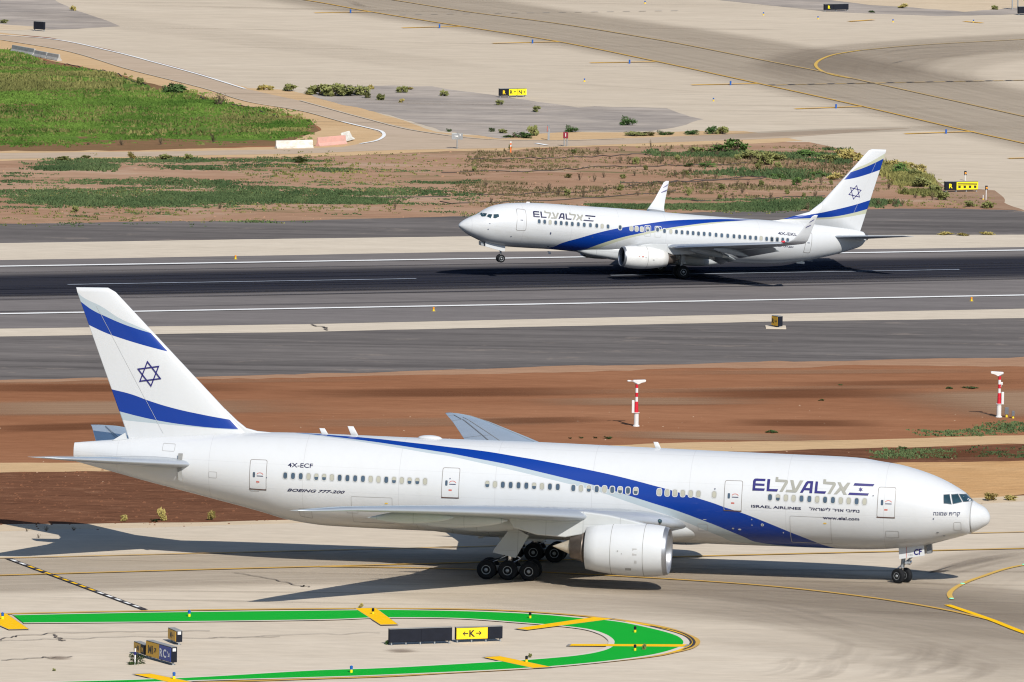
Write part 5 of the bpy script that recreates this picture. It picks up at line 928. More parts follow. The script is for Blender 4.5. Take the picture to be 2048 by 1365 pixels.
# ------------------------------------------------------------------ the wide-body jet in front
def build_wide():
    X, Y, yaw, pit = POSE_WIDE
    root = empty('wide_body_airliner', (X, Y, 0), (0, -pit, yaw))
    tag(root, 'large white twin-engine jet airliner with six-wheel main gear taxiing in the foreground', 'airliner')
    sec = section_fn(WIDE_TOP, WIDE_BOTTOM, WIDE_WIDTH)
    nose = WIDE_TOP[0][0] - 0.002
    xs = spaced(4.62, -56.95, 0.5, 0, 3.0)
    fus = MB().loft(body_rings(sec, xs), 0, True, True, True)
    fus.build('fuselage', 'wide_body', root)
    rs = [4.66] + [x for x in spaced(nose, 4.66, 0.12, 0.6)[::-1] if x > 4.68]
    MB().loft(body_rings(sec, rs[::-1]), 0, True, True, True).build('radome', 'white', root)
    sm = MB(); sm.loft(body_rings(lambda x: (sec(x)[0], sec(x)[1] - 0.012, sec(x)[2] - 0.012), [4.665, 4.615]), 0, True); sm.build('radome_seam', 'seam_soft', root)
    # belly fairing at the wing root
    fb = pchip([(-12.6, 0.0), (-14.0, 0.42), (-16, 0.8), (-20, 1.0), (-28, 1.0), (-31, 0.8), (-34.5, 0.35), (-37.2, 0.0)])
    rings = []
    for x in [-12.6 - 0.5 * i for i in range(50)]:
        k = fb(x); ring = []
        for i in range(48):
            t = 2 * PI * i / 48
            c, s = math.cos(t), math.sin(t)
            b0 = sec(x)[0] - sec(x)[1]; hw = 1.5 + 1.88 * min(1, k * 1.05); zc = 3.35; lo = zc - (b0 + 0.55 * (1 - k) - 0.12 * k); hh = lo if s < 0 else 0.3 + 0.75 * k
            ring.append((x, math.copysign(abs(c) ** (0.95 - 0.23 * k), c) * hw, zc + math.copysign(abs(s) ** 0.85, s) * hh))
        rings.append(ring)
    MB().loft(rings, 0, True, True, True).build('belly_fairing', 'fairing', root)
    # wings
    for side in (-1, 1):
        dz = 0.16 if side > 0 else -0.13
        def st(y, xl, xt, zl, zt, th):
            k = y / 30.0 * dz
            return ((xl, side * y, zl + k), (xt, side * y, zt + k), th, (0, 0, 1))
        sts = [st(2.4, -14.2, -29.4, 3.55, 3.15, 1.75), st(3.4, -15.2, -29.5, 3.72, 3.35, 1.62), st(6.0, -17.2, -29.7, 4.12, 3.85, 1.35), st(10.0, -20.15, -29.95, 4.72, 4.52, 1.02), st(15.0, -23.8, -31.5, 5.34, 5.2, 0.78), st(22.0, -28.95, -33.75, 6.08, 6.0, 0.5), st(27.0, -32.6, -35.35, 6.55, 6.52, 0.3), st(29.3, -34.3, -36.1, 6.68, 6.66, 0.18), st(30.1, -35.15, -36.35, 6.72, 6.71, 0.11), st(30.47, -35.95, -36.5, 6.75, 6.74, 0.06)]
        mb = surface(sts, le_mat=1, le_frac=3)
        # gaps of spoilers, flaps and ailerons
        seam_on(mb, sts, (1.2, 0.80), (3.1, 0.72), 0.09, 2); seam_on(mb, sts, (3.35, 0.74), (6.2, 0.70), 0.09, 2)
        seam_on(mb, sts, (1.2, 0.62), (6.6, 0.58), 0.05, 3); seam_on(mb, sts, (1.2, 0.17), (7.4, 0.17), 0.05, 3)
        for s_ in (3.1, 3.35, 4.2, 5.0, 6.2): seam_on(mb, sts, (s_, 0.74 if s_ > 3.2 else 0.78), (s_, 0.985), 0.06, 3, 4)
        for s_ in (3.6, 4.0, 4.5, 5.0): seam_on(mb, sts, (s_, 0.585), (s_, 0.72), 0.045, 3, 3)
        seam_on(mb, sts, (6.25, 0.72), (7.2, 0.74), 0.07, 2); seam_on(mb, sts, (7.2, 0.74), (7.2, 0.98), 0.05, 3, 4)
        wing = mb.build('wing', ['wing', 'slat', 'seam', 'seam_soft'], root)
        MB().lathe((-15.98, side * 4.3, 3.97 + (0.02 if side > 0 else -0.02)), (0.81, side * 0.58, 0), [(0.0, 0.16), (0.12, 0.15), (0.17, 0.10), (0.19, 0.0)], 16).build('landing_light', 'cockpit', wing)
        # flap track fairings
        for yy, xf, L, r, zo in ((7.6, -23.6, 8.0, 0.66, -0.62), (13.0, -24.9, 7.4, 0.60, -0.58), (18.6, -27.6, 5.8, 0.48, -0.48)):
            j = 0
            while sts[j + 1][0][1] * side < yy: j += 1
            f = (yy - sts[j][0][1] * side) / ((sts[j + 1][0][1] - sts[j][0][1]) * side)
            zl = sts[j][0][2] * (1 - f) + sts[j + 1][0][2] * f
            rings = []
            for k in range(15):
                t = k / 14
                rr = r * (math.sin(PI * min(1, t * 1.05 + 0.0)) ** 0.62 if 0 < t < 0.95 else 0.04)
                rr = max(rr, 0.03)
                xc = xf - L * t; zc = zl + zo + 0.10 - 0.28 * t * t
                rings.append([(xc, side * yy + rr * 0.55 * math.cos(a), zc + rr * (1.0 if math.sin(a) < 0 else 0.7) * math.sin(a)) for a in [2 * PI * i / 16 for i in range(16)]])
            MB().loft(rings, 0, True, True, True).build('flap_track_fairing', 'fairing', wing)
        # engine
        e = Vector((0, side * 9.6, 2.58))
        ax = (-1, 0, 0)
        nac = MB()
        lip = 14.47
        out = [(lip + 0.30, 1.635), (lip + 0.7, 1.70), (lip + 1.3, 1.755), (lip + 2.0, 1.78), (lip + 2.9, 1.765), (lip + 3.8, 1.70), (lip + 4.7, 1.59), (lip + 5.55, 1.445), (lip + 5.56, 1.40), (lip + 4.9, 1.38), (lip + 4.0, 1.33)]
        nac.lathe(e, ax, out, 56, 0, True, [0] * 8 + [1, 1])
        # cowl joints between the fan case sleeves
        for xx, rr in ((lip + 1.55, 1.769), (lip + 3.75, 1.707)): nac.lathe(e, ax, [(xx, rr + 0.004), (xx + 0.035, rr + 0.004)], 56, 2)
        eng = nac.build('engine', ['white', 'black', 'seam_soft'], root)
        lp = MB(); lp.lathe(e, ax, [(lip + 0.302, 1.636), (lip + 0.12, 1.595), (lip + 0.02, 1.54), (lip, 1.50), (lip + 0.05, 1.45), (lip + 0.2, 1.40), (lip + 0.5, 1.37)], 56); lp.build('intake_lip', 'metal', eng)
        du = MB(); du.lathe(e, ax, [(lip + 0.5, 1.37), (lip + 1.2, 1.40), (lip + 1.5, 1.42)], 56, 0)
        du.lathe(e, ax, [(lip + 1.45, 1.42), (lip + 1.45, 0.42)], 56, 1)
        for k in range(26):
            a = 2 * PI * k / 26
            c0, s0 = math.cos(a), math.sin(a); c1, s1 = math.cos(a + 0.16), math.sin(a + 0.16)
            q = lambda t, r, c, s: (e.x - t, e.y + r * c, e.z + r * s)
            du.add([q(lip + 1.25, 0.42, c0, s0), q(lip + 1.1, 1.40, c0, s0), q(lip + 1.42, 1.40, c1, s1), q(lip + 1.42, 0.42, c1, s1)], [(0, 1, 2, 3)], 2)
        du.lathe(e, ax, [(lip + 0.75, 0.01), (lip + 0.85, 0.16), (lip + 1.1, 0.33), (lip + 1.45, 0.45)], 24, 2)
        du.build('fan', ['wing', 'black', 'fan'], eng)
        nz = MB(); nz.lathe(e, ax, [(lip + 4.6, 1.08), (lip + 5.5, 1.02), (lip + 5.75, 0.98), (lip + 5.76, 1.0), (lip + 5.85, 1.0), (lip + 5.86, 0.95), (lip + 6.65, 0.73), (lip + 6.66, 0.66), (lip + 6.2, 0.64)], 40, 0)
        nz.build('exhaust_nozzle', 'hot', eng)
        cn = MB(); cn.lathe(e, ax, [(lip + 6.2, 0.6), (lip + 6.7, 0.50), (lip + 7.3, 0.25), (lip + 7.85, 0.03), (lip + 7.9, 0.0)], 32); cn.build('exhaust_cone', 'cone', eng)
        if side < 0:
            def patch(a0, a1, x0, x1, mi, d=0.012):
                mk = MB(); P = []
                for t in (a0, a1):
                    for xx in (x0, x1):
                        rr = 1.775 + d; P.append((-xx, e.y - rr * math.cos(t), e.z + rr * math.sin(t)))
                mk.add(P, [(0, 1, 3, 2)]); mk.build('cowl_marking', ['seam_soft', 'hatch_line', 'redmark'][mi], eng)
            patch(-0.78, -0.66, lip + 2.35, lip + 2.75, 0); patch(-0.10, 0.16, lip + 1.95, lip + 2.25, 1); patch(-0.42, -0.3, lip + 1.95, lip + 2.1, 1); patch(-1.25, -0.5, lip + 0.98, lip + 1.01, 2, -0.045)
            patch(0.02, 0.06, lip + 3.2, lip + 3.27, 0, 0.0); patch(-0.08, -0.04, lip + 2.95, lip + 3.0, 0, 0.0)
        # pylon
        py = MB()
        pl = [(-15.9, 4.30), (-17.0, 4.55), (-18.6, 4.84), (-20.3, 5.0), (-22.0, 4.95), (-25.5, 4.55), (-25.0, 3.7), (-23.4, 3.30), (-21.5, 3.22), (-20.4, 3.45), (-19.6, 3.95), (-18.0, 4.15)]
        py.prism(pl, 'y', side * 9.6 - 0.27, side * 9.6 + 0.27)
        po = py.build('pylon', 'fairing', root)
        md = po.modifiers.new('soft', 'BEVEL'); md.width = 0.09; md.segments = 3
        # main gear
        gx, gz = -25.88, -0.272
        g = MB()
        yc = side * 5.49
        g.tube((gx + 0.25, side * 5.25, 3.6), (gx + 0.05, yc, 1.5), 0.24, 0.22, 14, 0)
        g.tube((gx + 0.05, yc, 1.55), (gx, yc, gz + 0.72), 0.155, 0.155, 14, 1)
        g.box((gx, yc, gz + 0.72), (3.3, 0.34, 0.34), 0, 0, 0.05)
        for dx in (-1.45, 0, 1.45): g.tube((gx + dx, yc - 0.62, gz + 0.665), (gx + dx, yc + 0.62, gz + 0.665), 0.09, None, 10, 0)
        g.tube((gx + 0.1, yc, 1.9), (gx + 1.5, side * 4.0, 3.2), 0.09, None, 10, 0)
        g.tube((gx + 0.05, yc, 2.2), (gx + 0.3, side * 3.2, 3.2), 0.10, None, 10, 0)
        g.tube((gx + 0.1, yc, 1.5), (gx + 0.75, yc - 0.05, 1.15), 0.05, None, 8, 1); g.tube((gx + 0.75, yc - 0.05, 1.15), (gx + 0.1, yc, 0.75), 0.05, None, 8, 1)
        g.tube((gx - 0.1, yc, 1.35), (gx - 1.3, yc, 0.75), 0.045, None, 8, 1)
        for k in range(3):
            g.tube((gx - 1.35, yc - 0.3 + 0.25 * k, 0.95), (gx - 0.2, yc - 0.2 + 0.2 * k, 1.15 + 0.05 * k), 0.025, None, 6, 2)
            g.tube((gx - 1.35, yc - 0.3 + 0.25 * k, 0.95), (gx - 1.5, yc - 0.3 + 0.25 * k, 0.55), 0.025, None, 6, 2)
        gear = g.build('landing_gear', ['strut', 'chrome', 'black'], root)
        for dx in (-1.45, 0.0, 1.45):
            for dy in (-0.7, 0.7): wheel('wheel', (gx + dx, yc + dy, gz + 0.665), 0.665, 0.52, 0.30, gear)
        dr = MB(); dr.prism([(-25.75, 3.35), (-24.55, 2.75), (-24.75, 2.45), (-25.42, 1.22), (-27.0, 1.52), (-26.9, 1.75)], 'y', side * 5.86 - 0.03, side * 5.86 + 0.03); dr.build('gear_door', 'fairing', gear)
        d2 = MB(); d2.prism([(-23.9, 2.75), (-27.6, 2.75), (-27.2, 1.9), (-24.3, 1.9)], 'y', side * 1.6 - 0.03, side * 1.6 + 0.03); d2.build('gear_door', 'fairing', gear)
        # tailplane
        ts = [((-47.0, side * 0.9, 6.02), (-55.6, side * 0.9, 6.15), 0.95, (0, 0, 1)), ((-48.6, side * 2.2, 6.12), (-55.7, side * 2.2, 6.22), 0.72, (0, 0, 1)), ((-55.0, side * 10.0, 7.02), (-57.75, side * 10.0, 7.05), 0.24, (0, 0, 1)), ((-55.75, side * 10.5, 7.08), (-57.9, side * 10.5, 7.1), 0.15, (0, 0, 1)), ((-56.8, side * 10.76, 7.12), (-58.0, side * 10.76, 7.13), 0.06, (0, 0, 1))]
        tb = surface(ts, le_mat=1, camber=0, le_frac=2)
        seam_on(tb, ts, (1.05, 0.70), (2.0, 0.66), 0.07, 2)
        tp = tb.build('tailplane', ['wing', 'slat', 'seam'], root)
        # vertical seal plate ahead of the tailplane
        sp = MB(); sp.prism([(-49.05, 6.85), (-49.35, 6.85), (-49.45, 6.1), (-49.3, 5.0), (-49.05, 5.0), (-49.15, 6.0)], 'y', side * 2.05, side * 2.12); sp.build('tailplane_seal', 'seam_soft', tp)
    # tail fin
    LT, TT, TB, LB, D0 = WIDE_FIN
    zb = 8.55
    def fin(t, th): # t 0 root .. 1 tip
        l = (LB[0] + (LT[0] - LB[0]) * t, 0, LB[1] + (LT[1] - LB[1]) * t); r = (TB[0] + (TT[0] - TB[0]) * t, 0, TB[1] + (TT[1] - TB[1]) * t)
        return (l, r, th, (0, 1, 0))
    fs = [((LB[0] + 0.6, 0, LB[1] - 0.8), (TB[0] - 0.15, 0, TB[1] - 0.75), 1.0, (0, 1, 0))] + [fin(t, 0.95 * (1 - t) + 0.30 * t) for t in (0, 0.25, 0.5, 0.75, 0.97)]
    l, r, th, u = fin(1.0, 0.2); fs.append(((l[0] - 0.25, 0, l[2]), (r[0] + 0.05, 0, r[2]), 0.16, u))
    fb_ = surface(fs, le_mat=1, camber=0, n=16, le_frac=2)
    def half(x, z):
        t = (z - LB[1]) / (LT[1] - LB[1]); a = LB[0] + (LT[0] - LB[0]) * t; b = TB[0] + (TT[0] - TB[0]) * t
        c = max(0.001, min(1, (x - a) / (b - a))); th = 0.95 * (1 - t) + 0.30 * t
        return 5 * th * (0.2969 * math.sqrt(c) - 0.126 * c - 0.3516 * c * c + 0.2843 * c ** 3 - 0.1025 * c ** 4) + 0.004
    fo = fb_.build('tail_fin', ['wide_fin', 'white'], root)
    # fillet in front of the fin root
    tp_ = lambda x: sec(x)[0] + sec(x)[1]
    sl_ = (LT[1] - LB[1]) / (LT[0] - LB[0])
    dz = MB(); dz.prism([(LB[0] + 1.9, tp_(LB[0] + 1.9) + 0.005), (LB[0] + 0.9, tp_(LB[0] + 0.9) + 0.09), (LB[0] + 0.15, tp_(LB[0]) + 0.3), (LB[0] - 0.5, LB[1] - 0.5 * sl_ + 0.08), (LB[0] - 1.4, LB[1] - 1.4 * sl_), (LB[0] - 1.6, tp_(LB[0] - 1.6) - 0.3), (LB[0] + 1.7, tp_(LB[0] + 1.7) - 0.3)], 'y', -0.14, 0.14)
    q = dz.build('fin_fillet', 'white', fo); b_ = q.modifiers.new('soft', 'BEVEL'); b_.width = 0.09; b_.segments = 3
    half = thickness_probe(fo)
    # rudder hinge line on both sides
    rd = MB()
    for side in (-1, 1):
        P = []
        for k in range(13):
            t = 0.02 + 0.86 * k / 12
            a = LB[0] + (LT[0] - LB[0]) * t; b = TB[0] + (TT[0] - TB[0]) * t; z = LB[1] + (LT[1] - LB[1]) * t; zt = TB[1] + (TT[1] - TB[1]) * t
            x = a + (b - a) * 0.68; z = z + (zt - z) * 0.68
            P += [(x - 0.010, side * (half(x, z) + 0.012), z), (x + 0.010, side * (half(x, z) + 0.012), z)]
        rd.add(P, [(2 * k, 2 * k + 1, 2 * k + 3, 2 * k + 2) for k in range(12)])
    rd.build('rudder_gap', 'frame', fo)
    (cx, cz), rad, (pa, pb) = WIDE_STAR[0], WIDE_STAR[1], WIDE_STAR[2]
    up = (pa[0] - pb[0], pa[1] - pb[1])
    for side in (-1, 1): flat_on_fin('star_emblem', hexstar(cx, cz, 0.92, 0.085, up), half, side, 'navy', fo)
    # auxiliary intake flap on the tail cone
    MB().prism([(-53.3, tp_(-53.3) - 0.03), (-54.3, tp_(-54.3) - 0.03), (-53.45, tp_(-53.4) + 0.42)], 'y', -0.30, 0.0).build('intake_flap', 'white', root)
    # doors, windows, lettering on the starboard side
    side = -1
    for q in WIDE_DOORS: door(q, sec, side, root, 'wide_body')
    for q, nm in zip(WIDE_CARGO, ('cargo_door', 'cargo_door', 'bulk_cargo_door')):
        h = hatch(q, sec, side, root, nm)
        if nm == 'cargo_door':
            c = Vector(q[1]) + Vector((-0.42, -0.42)); lay('hatch_marking', [[(c.x - 0.1, c.y - 0.04), (c.x + 0.1, c.y - 0.04), (c.x + 0.1, c.y + 0.04), (c.x - 0.1, c.y + 0.04)]], sec, side, 0.02, 'yellowmark', h)
    for x, z, k in WIDE_WINDOWS: cabin_window(x, z, k, sec, side, 0.25, 0.40, root)
    for q in WIDE_COCKPIT:
        c = sum((Vector(p) for p in q), Vector((0, 0))) / 4
        big = [tuple(c + (Vector(p) - c) * 1.12) for p in q]
        lay('cockpit_window', [ring_shape(big, q), q], sec, side, 0.012, ['seam', 'cockpit'], root, 0.1, 0.12, [0, 1])
    for q in WIDE_COCKPIT[2:]:
        lay('cockpit_window', [q], sec, 1, 0.012, 'cockpit', root, 0.1, 0.12)
    for t in WIDE_TEXTS:
        s = HEBREW.get(t[0], t[0]); it = t[0].startswith('BOEING')
        V, F = fit_text(s, t[1:3], t[3:5], t[5:7], 0.022 if it else (0.012 if t[0][0] == '4' else 0.02), 0.35 if it else 0.0)
        lay('lettering', [(V, F)], sec, side, 0.02, 'navy_dark' if t[0] != 'HEB2' else 'ink', root)
    logo_on('airline_logo', WIDE_LOGO, sec, side, root)
    # small marks
    for x, z, w_, h_, m_ in ((-43.1, 5.55, .07, .07, 'ink'), (-30.5, 6.05, .08, .1, 'ink'), (-12.45, 6.15, .09, .1, 'ink'), (-1.75, 6.15, .08, .09, 'ink'), (2.3, 4.72, .09, .09, 'ink'), (2.55, 3.75, .18, .07, 'seam'), (2.95, 3.5, .16, .06, 'seam'), (-9.2, 3.85, .2, .2, 'frame'), (-9.2, 3.85, .09, .09, 'ink'), (-10.75, 3.45, .2, .12, 'frame'), (-11.2, 3.5, .16, .12, 'seam_soft'), (-13.1, 4.05, .25, .04, 'frame'), (-9.9, 4.2, .06, .1, 'frame'), (-9.9, 3.8, .06, .1, 'frame'), (-7.8, 3.35, .08, .1, 'frame')):
        lay('body_marking', [oval(x, z, w_, h_, 12, 2.2)], sec, side, 0.02 + (0.008 if m_ == 'ink' else 0), m_, root)
    for x0, z0, w_, h_ in ((-0.9, 3.3, 0.9, 0.5), (-13.6, 3.2, 0.7, 0.55), (-37.6, 3.35, 0.8, 0.5), (-44.3, 4.55, 0.7, 0.6), (-47.2, 5.3, 0.6, 0.45), (-50.6, 6.9, 0.9, 0.5), (3.6, 3.9, 0.5, 0.6), (-22.5, 6.5, 0.02, 1.9), (-30.7, 6.6, 0.02, 2.0)):
        hatch([(x0, z0 + h_), (x0 + w_, z0 + h_), (x0 + w_, z0), (x0, z0)], sec, side, root, 'access_panel') if w_ > .1 else None
    # antennas and satellite blister
    blade_antenna(-39.6, tp_(-39.6), 0.38, 0.5, 0.35, root); blade_antenna(-37.55, tp_(-37.5), 0.6, 0.55, 0.45, root); blade_antenna(-16.75, tp_(-16.7), 0.42, 0.42, 0.3, root)
    blade_antenna(-36.3, 2.55, -0.45, 0.5, 0.35, root); blade_antenna(-28.6, 2.15, -0.4, 0.45, 0.3, root); blade_antenna(-39.0, 2.75, -0.25, 0.5, 0.1, root)
    r_ = []
    for k in range(11):
        t = k / 10; rr = max(0.03, math.sin(PI * t) ** 0.5)
        r_.append([(-31.6 - 1.7 * t, 0.42 * rr * math.cos(a), tp_(-32.4) + 0.02 + 0.2 * rr * math.sin(a)) for a in [2 * PI * i / 16 for i in range(16)]])
    MB().loft(r_, 0, True, True, True).build('antenna_blister', 'white', root)
    # nose gear
    g = MB()
    g.tube((0.15, 0, 2.5), (0.02, 0, 1.05), 0.15, 0.14, 14, 0); g.tube((0.02, 0, 1.1), (0, 0, 0.5), 0.09, None, 12, 1)
    g.tube((0, -0.42, 0.52), (0, 0.42, 0.52), 0.07, None, 10, 0)
    g.tube((0.1, 0, 1.25), (1.2, 0, 2.4), 0.07, None, 10, 0)
    g.tube((0.06, 0, 1.3), (-0.35, 0, 0.95), 0.045, None, 8, 1); g.tube((-0.35, 0, 0.95), (0, 0, 0.6), 0.045, None, 8, 1)
    g.box((0.35, 0, 1.42), (0.3, 0.75, 0.2), 0, 0, 0.04)
    for s in (-1, 1):
        g.lathe((0.45, s * 0.3, 1.42), (1, 0, 0), [(0.12, 0.12), (0.16, 0.10), (0.165, 0.0)], 14, 1)
        g.lathe((0.45, s * 0.3, 1.42), (1, 0, 0), [(0.12, 0.125), (-0.05, 0.10)], 14, 0)
    ng = g.build('nose_gear', ['strut', 'chrome'], root)
    for s in (-1, 1):
        wo = wheel('wheel', (0, s * 0.38, 0.515), 0.515, 0.36, 0.25, ng); wo.rotation_euler = (0, 0, R(-34))   # steered into the turn
    for s in (-1, 1):
        d = MB(); d.prism([(-0.2, 2.5), (1.5, 2.75), (1.58, 2.02), (0.36, 1.78), (-0.13, 1.7)], 'y', s * 0.62 - 0.02, s * 0.62 + 0.02); dd = d.build('gear_door', 'white', ng)
        if s < 0:
            V, F = fit_text('CF', (0.85, 2.02), (1.38, 2.1), (0.85, 2.40), 0.03)
            mb = MB(); mb.add([(a, s * 0.655, b) for a, b in V], F); mb.add([(0.33, s * 0.655, 1.80), (0.36, s * 0.655, 1.80), (0.36, s * 0.655, 2.56), (0.33, s * 0.655, 2.56)], [(0, 1, 2, 3)], 1)  # red edge stripe
            V, F = fit_text('106', (0.5, 1.96), (0.78, 1.99), (0.5, 2.06), 0.0)
            mb.add([(a, s * 0.655, b) for a, b in V], F, 2)
            mb.build('door_lettering', ['navy', 'redmark', 'seam_soft'], ng)
    d = MB(); d.prism([(1.62, 2.75), (1.95, 2.78), (2.0, 2.15), (1.7, 2.1)], 'y', -0.35, 0.35); d.build('gear_door', 'seam', ng)
    return root
build_wide()

# ------------------------------------------------------------------ the narrow-body jet behind
def build_narrow():
    X, Y, yaw, pit = POSE_NARROW
    root = empty('narrow_body_airliner', (X, Y, 0), (0, -pit, yaw))
    tag(root, 'smaller white jet airliner with winglets lifting its nose wheel off the dark runway', 'airliner')
    sec = section_fn(NARROW_TOP, NARROW_BOTTOM, NARROW_WIDTH)
    nose = NARROW_TOP[0][0]
    xs = [nose + 0.005] + spaced(nose - 0.03, -18.22, 0.35, 1.2, 1.5)
    MB().loft(body_rings(sec, xs, 64), 0, True, True, True).build('fuselage', 'narrow_body', root)
    MB().lathe((-18.15, 0, 4.62), (-1, 0, 0), [(0, 0.30), (0.22, 0.24), (0.22, 0.18), (0.05, 0.16)], 20, 0).build('tail_exhaust', 'hot', root)
    fb = pchip([(9.0, 0.0), (8.0, 0.32), (6.0, 0.55), (3.8, 1.0), (-1.5, 1.0), (-3.8, 0.5), (-5.5, 0.0)])
    rings = []
    for x in [9.0 - 0.35 * i for i in range(42)]:
        k = fb(x); ring = []
        for i in range(40):
            t = 2 * PI * i / 40; c, s = math.cos(t), math.sin(t)
            b0 = sec(x)[0] - sec(x)[1]; hw = 0.72 + 0.93 * k; lo = 1.75 - (b0 + 0.12 * (1 - k) - 0.48 * min(1, 1.6 * k)); hh = lo if s < 0 else 0.15 + 0.45 * k
            ring.append((x, math.copysign(abs(c) ** 0.5, c) * hw, 1.75 + math.copysign(abs(s) ** 0.6, s) * hh))
        rings.append(ring)
    MB().loft(rings, 0, True, True, True).build('belly_fairing', 'fairing', root)
    for side in (-1, 1):
        k_ = 0.0 if side > 0 else -0.05
        def st(y, xl, xt, zl, zt, th): return ((xl, side * y, zl + k_), (xt, side * y, zt + k_), th, (0, 0, 1))
        sts = [st(1.4, 4.9, -3.1, 2.12, 1.95, 0.95), st(1.95, 4.1, -3.2, 2.22, 2.05, 0.85), st(3.6, 2.9, -3.25, 2.50, 2.35, 0.68), st(5.8, 1.75, -3.3, 2.90, 2.80, 0.52), st(9.5, -0.2, -4.05, 3.50, 3.44, 0.36), st(13.5, -2.3, -4.95, 4.12, 4.08, 0.24), st(16.6, -3.95, -5.62, 4.62, 4.60, 0.16)]
        mb = surface(sts, le_mat=1, le_frac=3)
        seam_on(mb, sts, (1.1, 0.72), (3.0, 0.70), 0.06, 2); seam_on(mb, sts, (3.05, 0.72), (5.4, 0.72), 0.06, 2); seam_on(mb, sts, (1.2, 0.16), (5.8, 0.16), 0.04, 3)
        wing = mb.build('wing', ['wing', 'slat', 'seam', 'seam_soft'], root)
        # slats, drooped for take-off
        sl = [((1.75 + 0.30, side * 6.2, 2.78 + k_), (1.15, side * 6.2, 3.02 + k_), 0.10, (0.35, 0, 1)), ((-3.75, side * 16.4, 4.47 + k_), (-4.05, side * 16.4, 4.62 + k_), 0.05, (0.35, 0, 1))]
        surface(sl, camber=0.03, n=8).build('slat', 'slat', wing)
        # flaps
        for y0, y1, a, b in ((2.1, 5.5, (-2.75, 1.95, 1.35), (-2.9, 2.6, 1.15)), (6.2, 12.6, (-3.0, 2.78, 1.1), (-4.45, 3.9, 0.75))):
            fl = [((a[0], side * y0, a[1] + k_), (a[0] - a[2], side * y0, a[1] - a[2] * 0.42 + k_), 0.14, (0, 0, 1)), ((b[0], side * y1, b[1] + k_), (b[0] - b[2], side * y1, b[1] - b[2] * 0.42 + k_), 0.09, (0, 0, 1))]
            surface(fl, n=8).build('flap', 'wing', wing)
        # winglet
        wl = [((-3.95, side * 16.6, 4.62 + k_), (-5.62, side * 16.6, 4.60 + k_), 0.16, (0, 0, 1)), ((-4.15, side * 17.0, 4.70 + k_), (-5.72, side * 17.0, 4.70 + k_), 0.15, (0, -side * 0.35, 1)), ((-4.45, side * 17.3, 4.98 + k_), (-5.8, side * 17.3, 4.98 + k_), 0.14, (0, -side * 1, 0.7)), ((-4.85, side * 17.48, 5.5 + k_), (-5.9, side * 17.48, 5.5 + k_), 0.11, (0, -side * 1, 0.18)), ((-5.75, side * 17.86, 7.1 + k_), (-6.22, side * 17.86, 7.1 + k_), 0.05, (0, -side * 1, 0.15)), ((-5.98, side * 17.9, 7.25 + k_), (-6.26, side * 17.9, 7.25 + k_), 0.03, (0, -side * 1, 0.15))]
        wb = surface(wl, camber=0, n=10)
        wo = wb.build('winglet', 'white', wing)
        bm_ = MB()
        for sd in (-1, 1):
            for (t0, t1, h0) in ((0.72, 0.79, 0.28), (0.42, 0.49, 0.22)):
                P = []
                for t, dz_ in ((t0, 0), (t1, 0)):
                    z = 5.5 + (7.1 - 5.5) * t + k_; xl = -4.85 - 0.9 * t; xt = -5.9 - 0.32 * t; y = side * (17.48 + 0.38 * t) + sd * 0.055
                    P += [(xl - 0.08, y, z - 0.12), (xt + 0.02, y, z + 0.22)]
                bm_.add(P, [(0, 1, 3, 2)])
        bm_.build('winglet_stripe', 'navy', wing)
        if side > 0:
            MB().lathe((-3.95, side * 16.75, 4.68), (1, 0, 0), [(0, 0.0), (0.03, 0.09), (0.2, 0.10), (0.34, 0.05), (0.36, 0)], 12, 0).build('wing_tip_light', 'red', wing)
        for yy, xf, L, r, zz in ((3.2, 0.5, 3.5, 0.30, 2.22), (6.2, 0.6, 3.7, 0.31, 2.62), (9.3, -0.4, 3.3, 0.27, 3.05)):
            rings = []
            for k in range(13):
                t = k / 12; rr = max(0.02, r * math.sin(PI * min(0.985, 0.02 + t)) ** 0.6)
                rings.append([(xf - L * t, side * yy + rr * 0.6 * math.cos(a), zz + 0.10 - 0.42 * t * t + rr * math.sin(a)) for a in [2 * PI * i / 14 for i in range(14)]])
            MB().loft(rings, 0, True, True, True, True, lambda j, i: 1 if j >= 10 and yy < 7 else 0).build('flap_track_fairing', ['wing', 'mastwhite'], wing)
        # engine
        e0 = Vector((0, side * 4.83, 1.74)); nz = MB()
        ax = Vector((-1, 0, 0.02)).normalized()
        L0 = -6.32
        prof = [(L0 + 0.22, 0.885), (L0 + 0.6, 0.955), (L0 + 1.2, 1.0), (L0 + 2.0, 0.995), (L0 + 2.8, 0.92), (L0 + 3.5, 0.80), (L0 + 4.15, 0.66), (L0 + 4.15, 0.60), (L0 + 3.4, 0.58)]
        nz.lathe(e0, ax, prof, 44, 0, True, [0] * 6 + [1, 1])
        for xx, rr in ((L0 + 2.15, 0.992),): nz.lathe(e0, ax, [(xx, rr), (xx + 0.03, rr)], 44, 2)
        eng = nz.build('engine', ['mastwhite', 'black', 'seam_soft'], root)
        a_ = MB(); a_.lathe(e0, ax, [(L0 + 0.222, 0.886), (L0 + 0.08, 0.855), (L0, 0.80), (L0 + 0.04, 0.765), (L0 + 0.2, 0.74), (L0 + 0.35, 0.735)], 44); a_.build('intake_lip', 'metal', eng)
        f = MB(); f.lathe(e0, ax, [(L0 + 0.35, 0.735), (L0 + 0.8, 0.76)], 40, 0); f.lathe(e0, ax, [(L0 + 0.8, 0.76), (L0 + 0.8, 0.0)], 40, 1); f.lathe(e0, ax, [(L0 + 0.45, 0.01), (L0 + 0.6, 0.14), (L0 + 0.8, 0.24)], 20, 2)
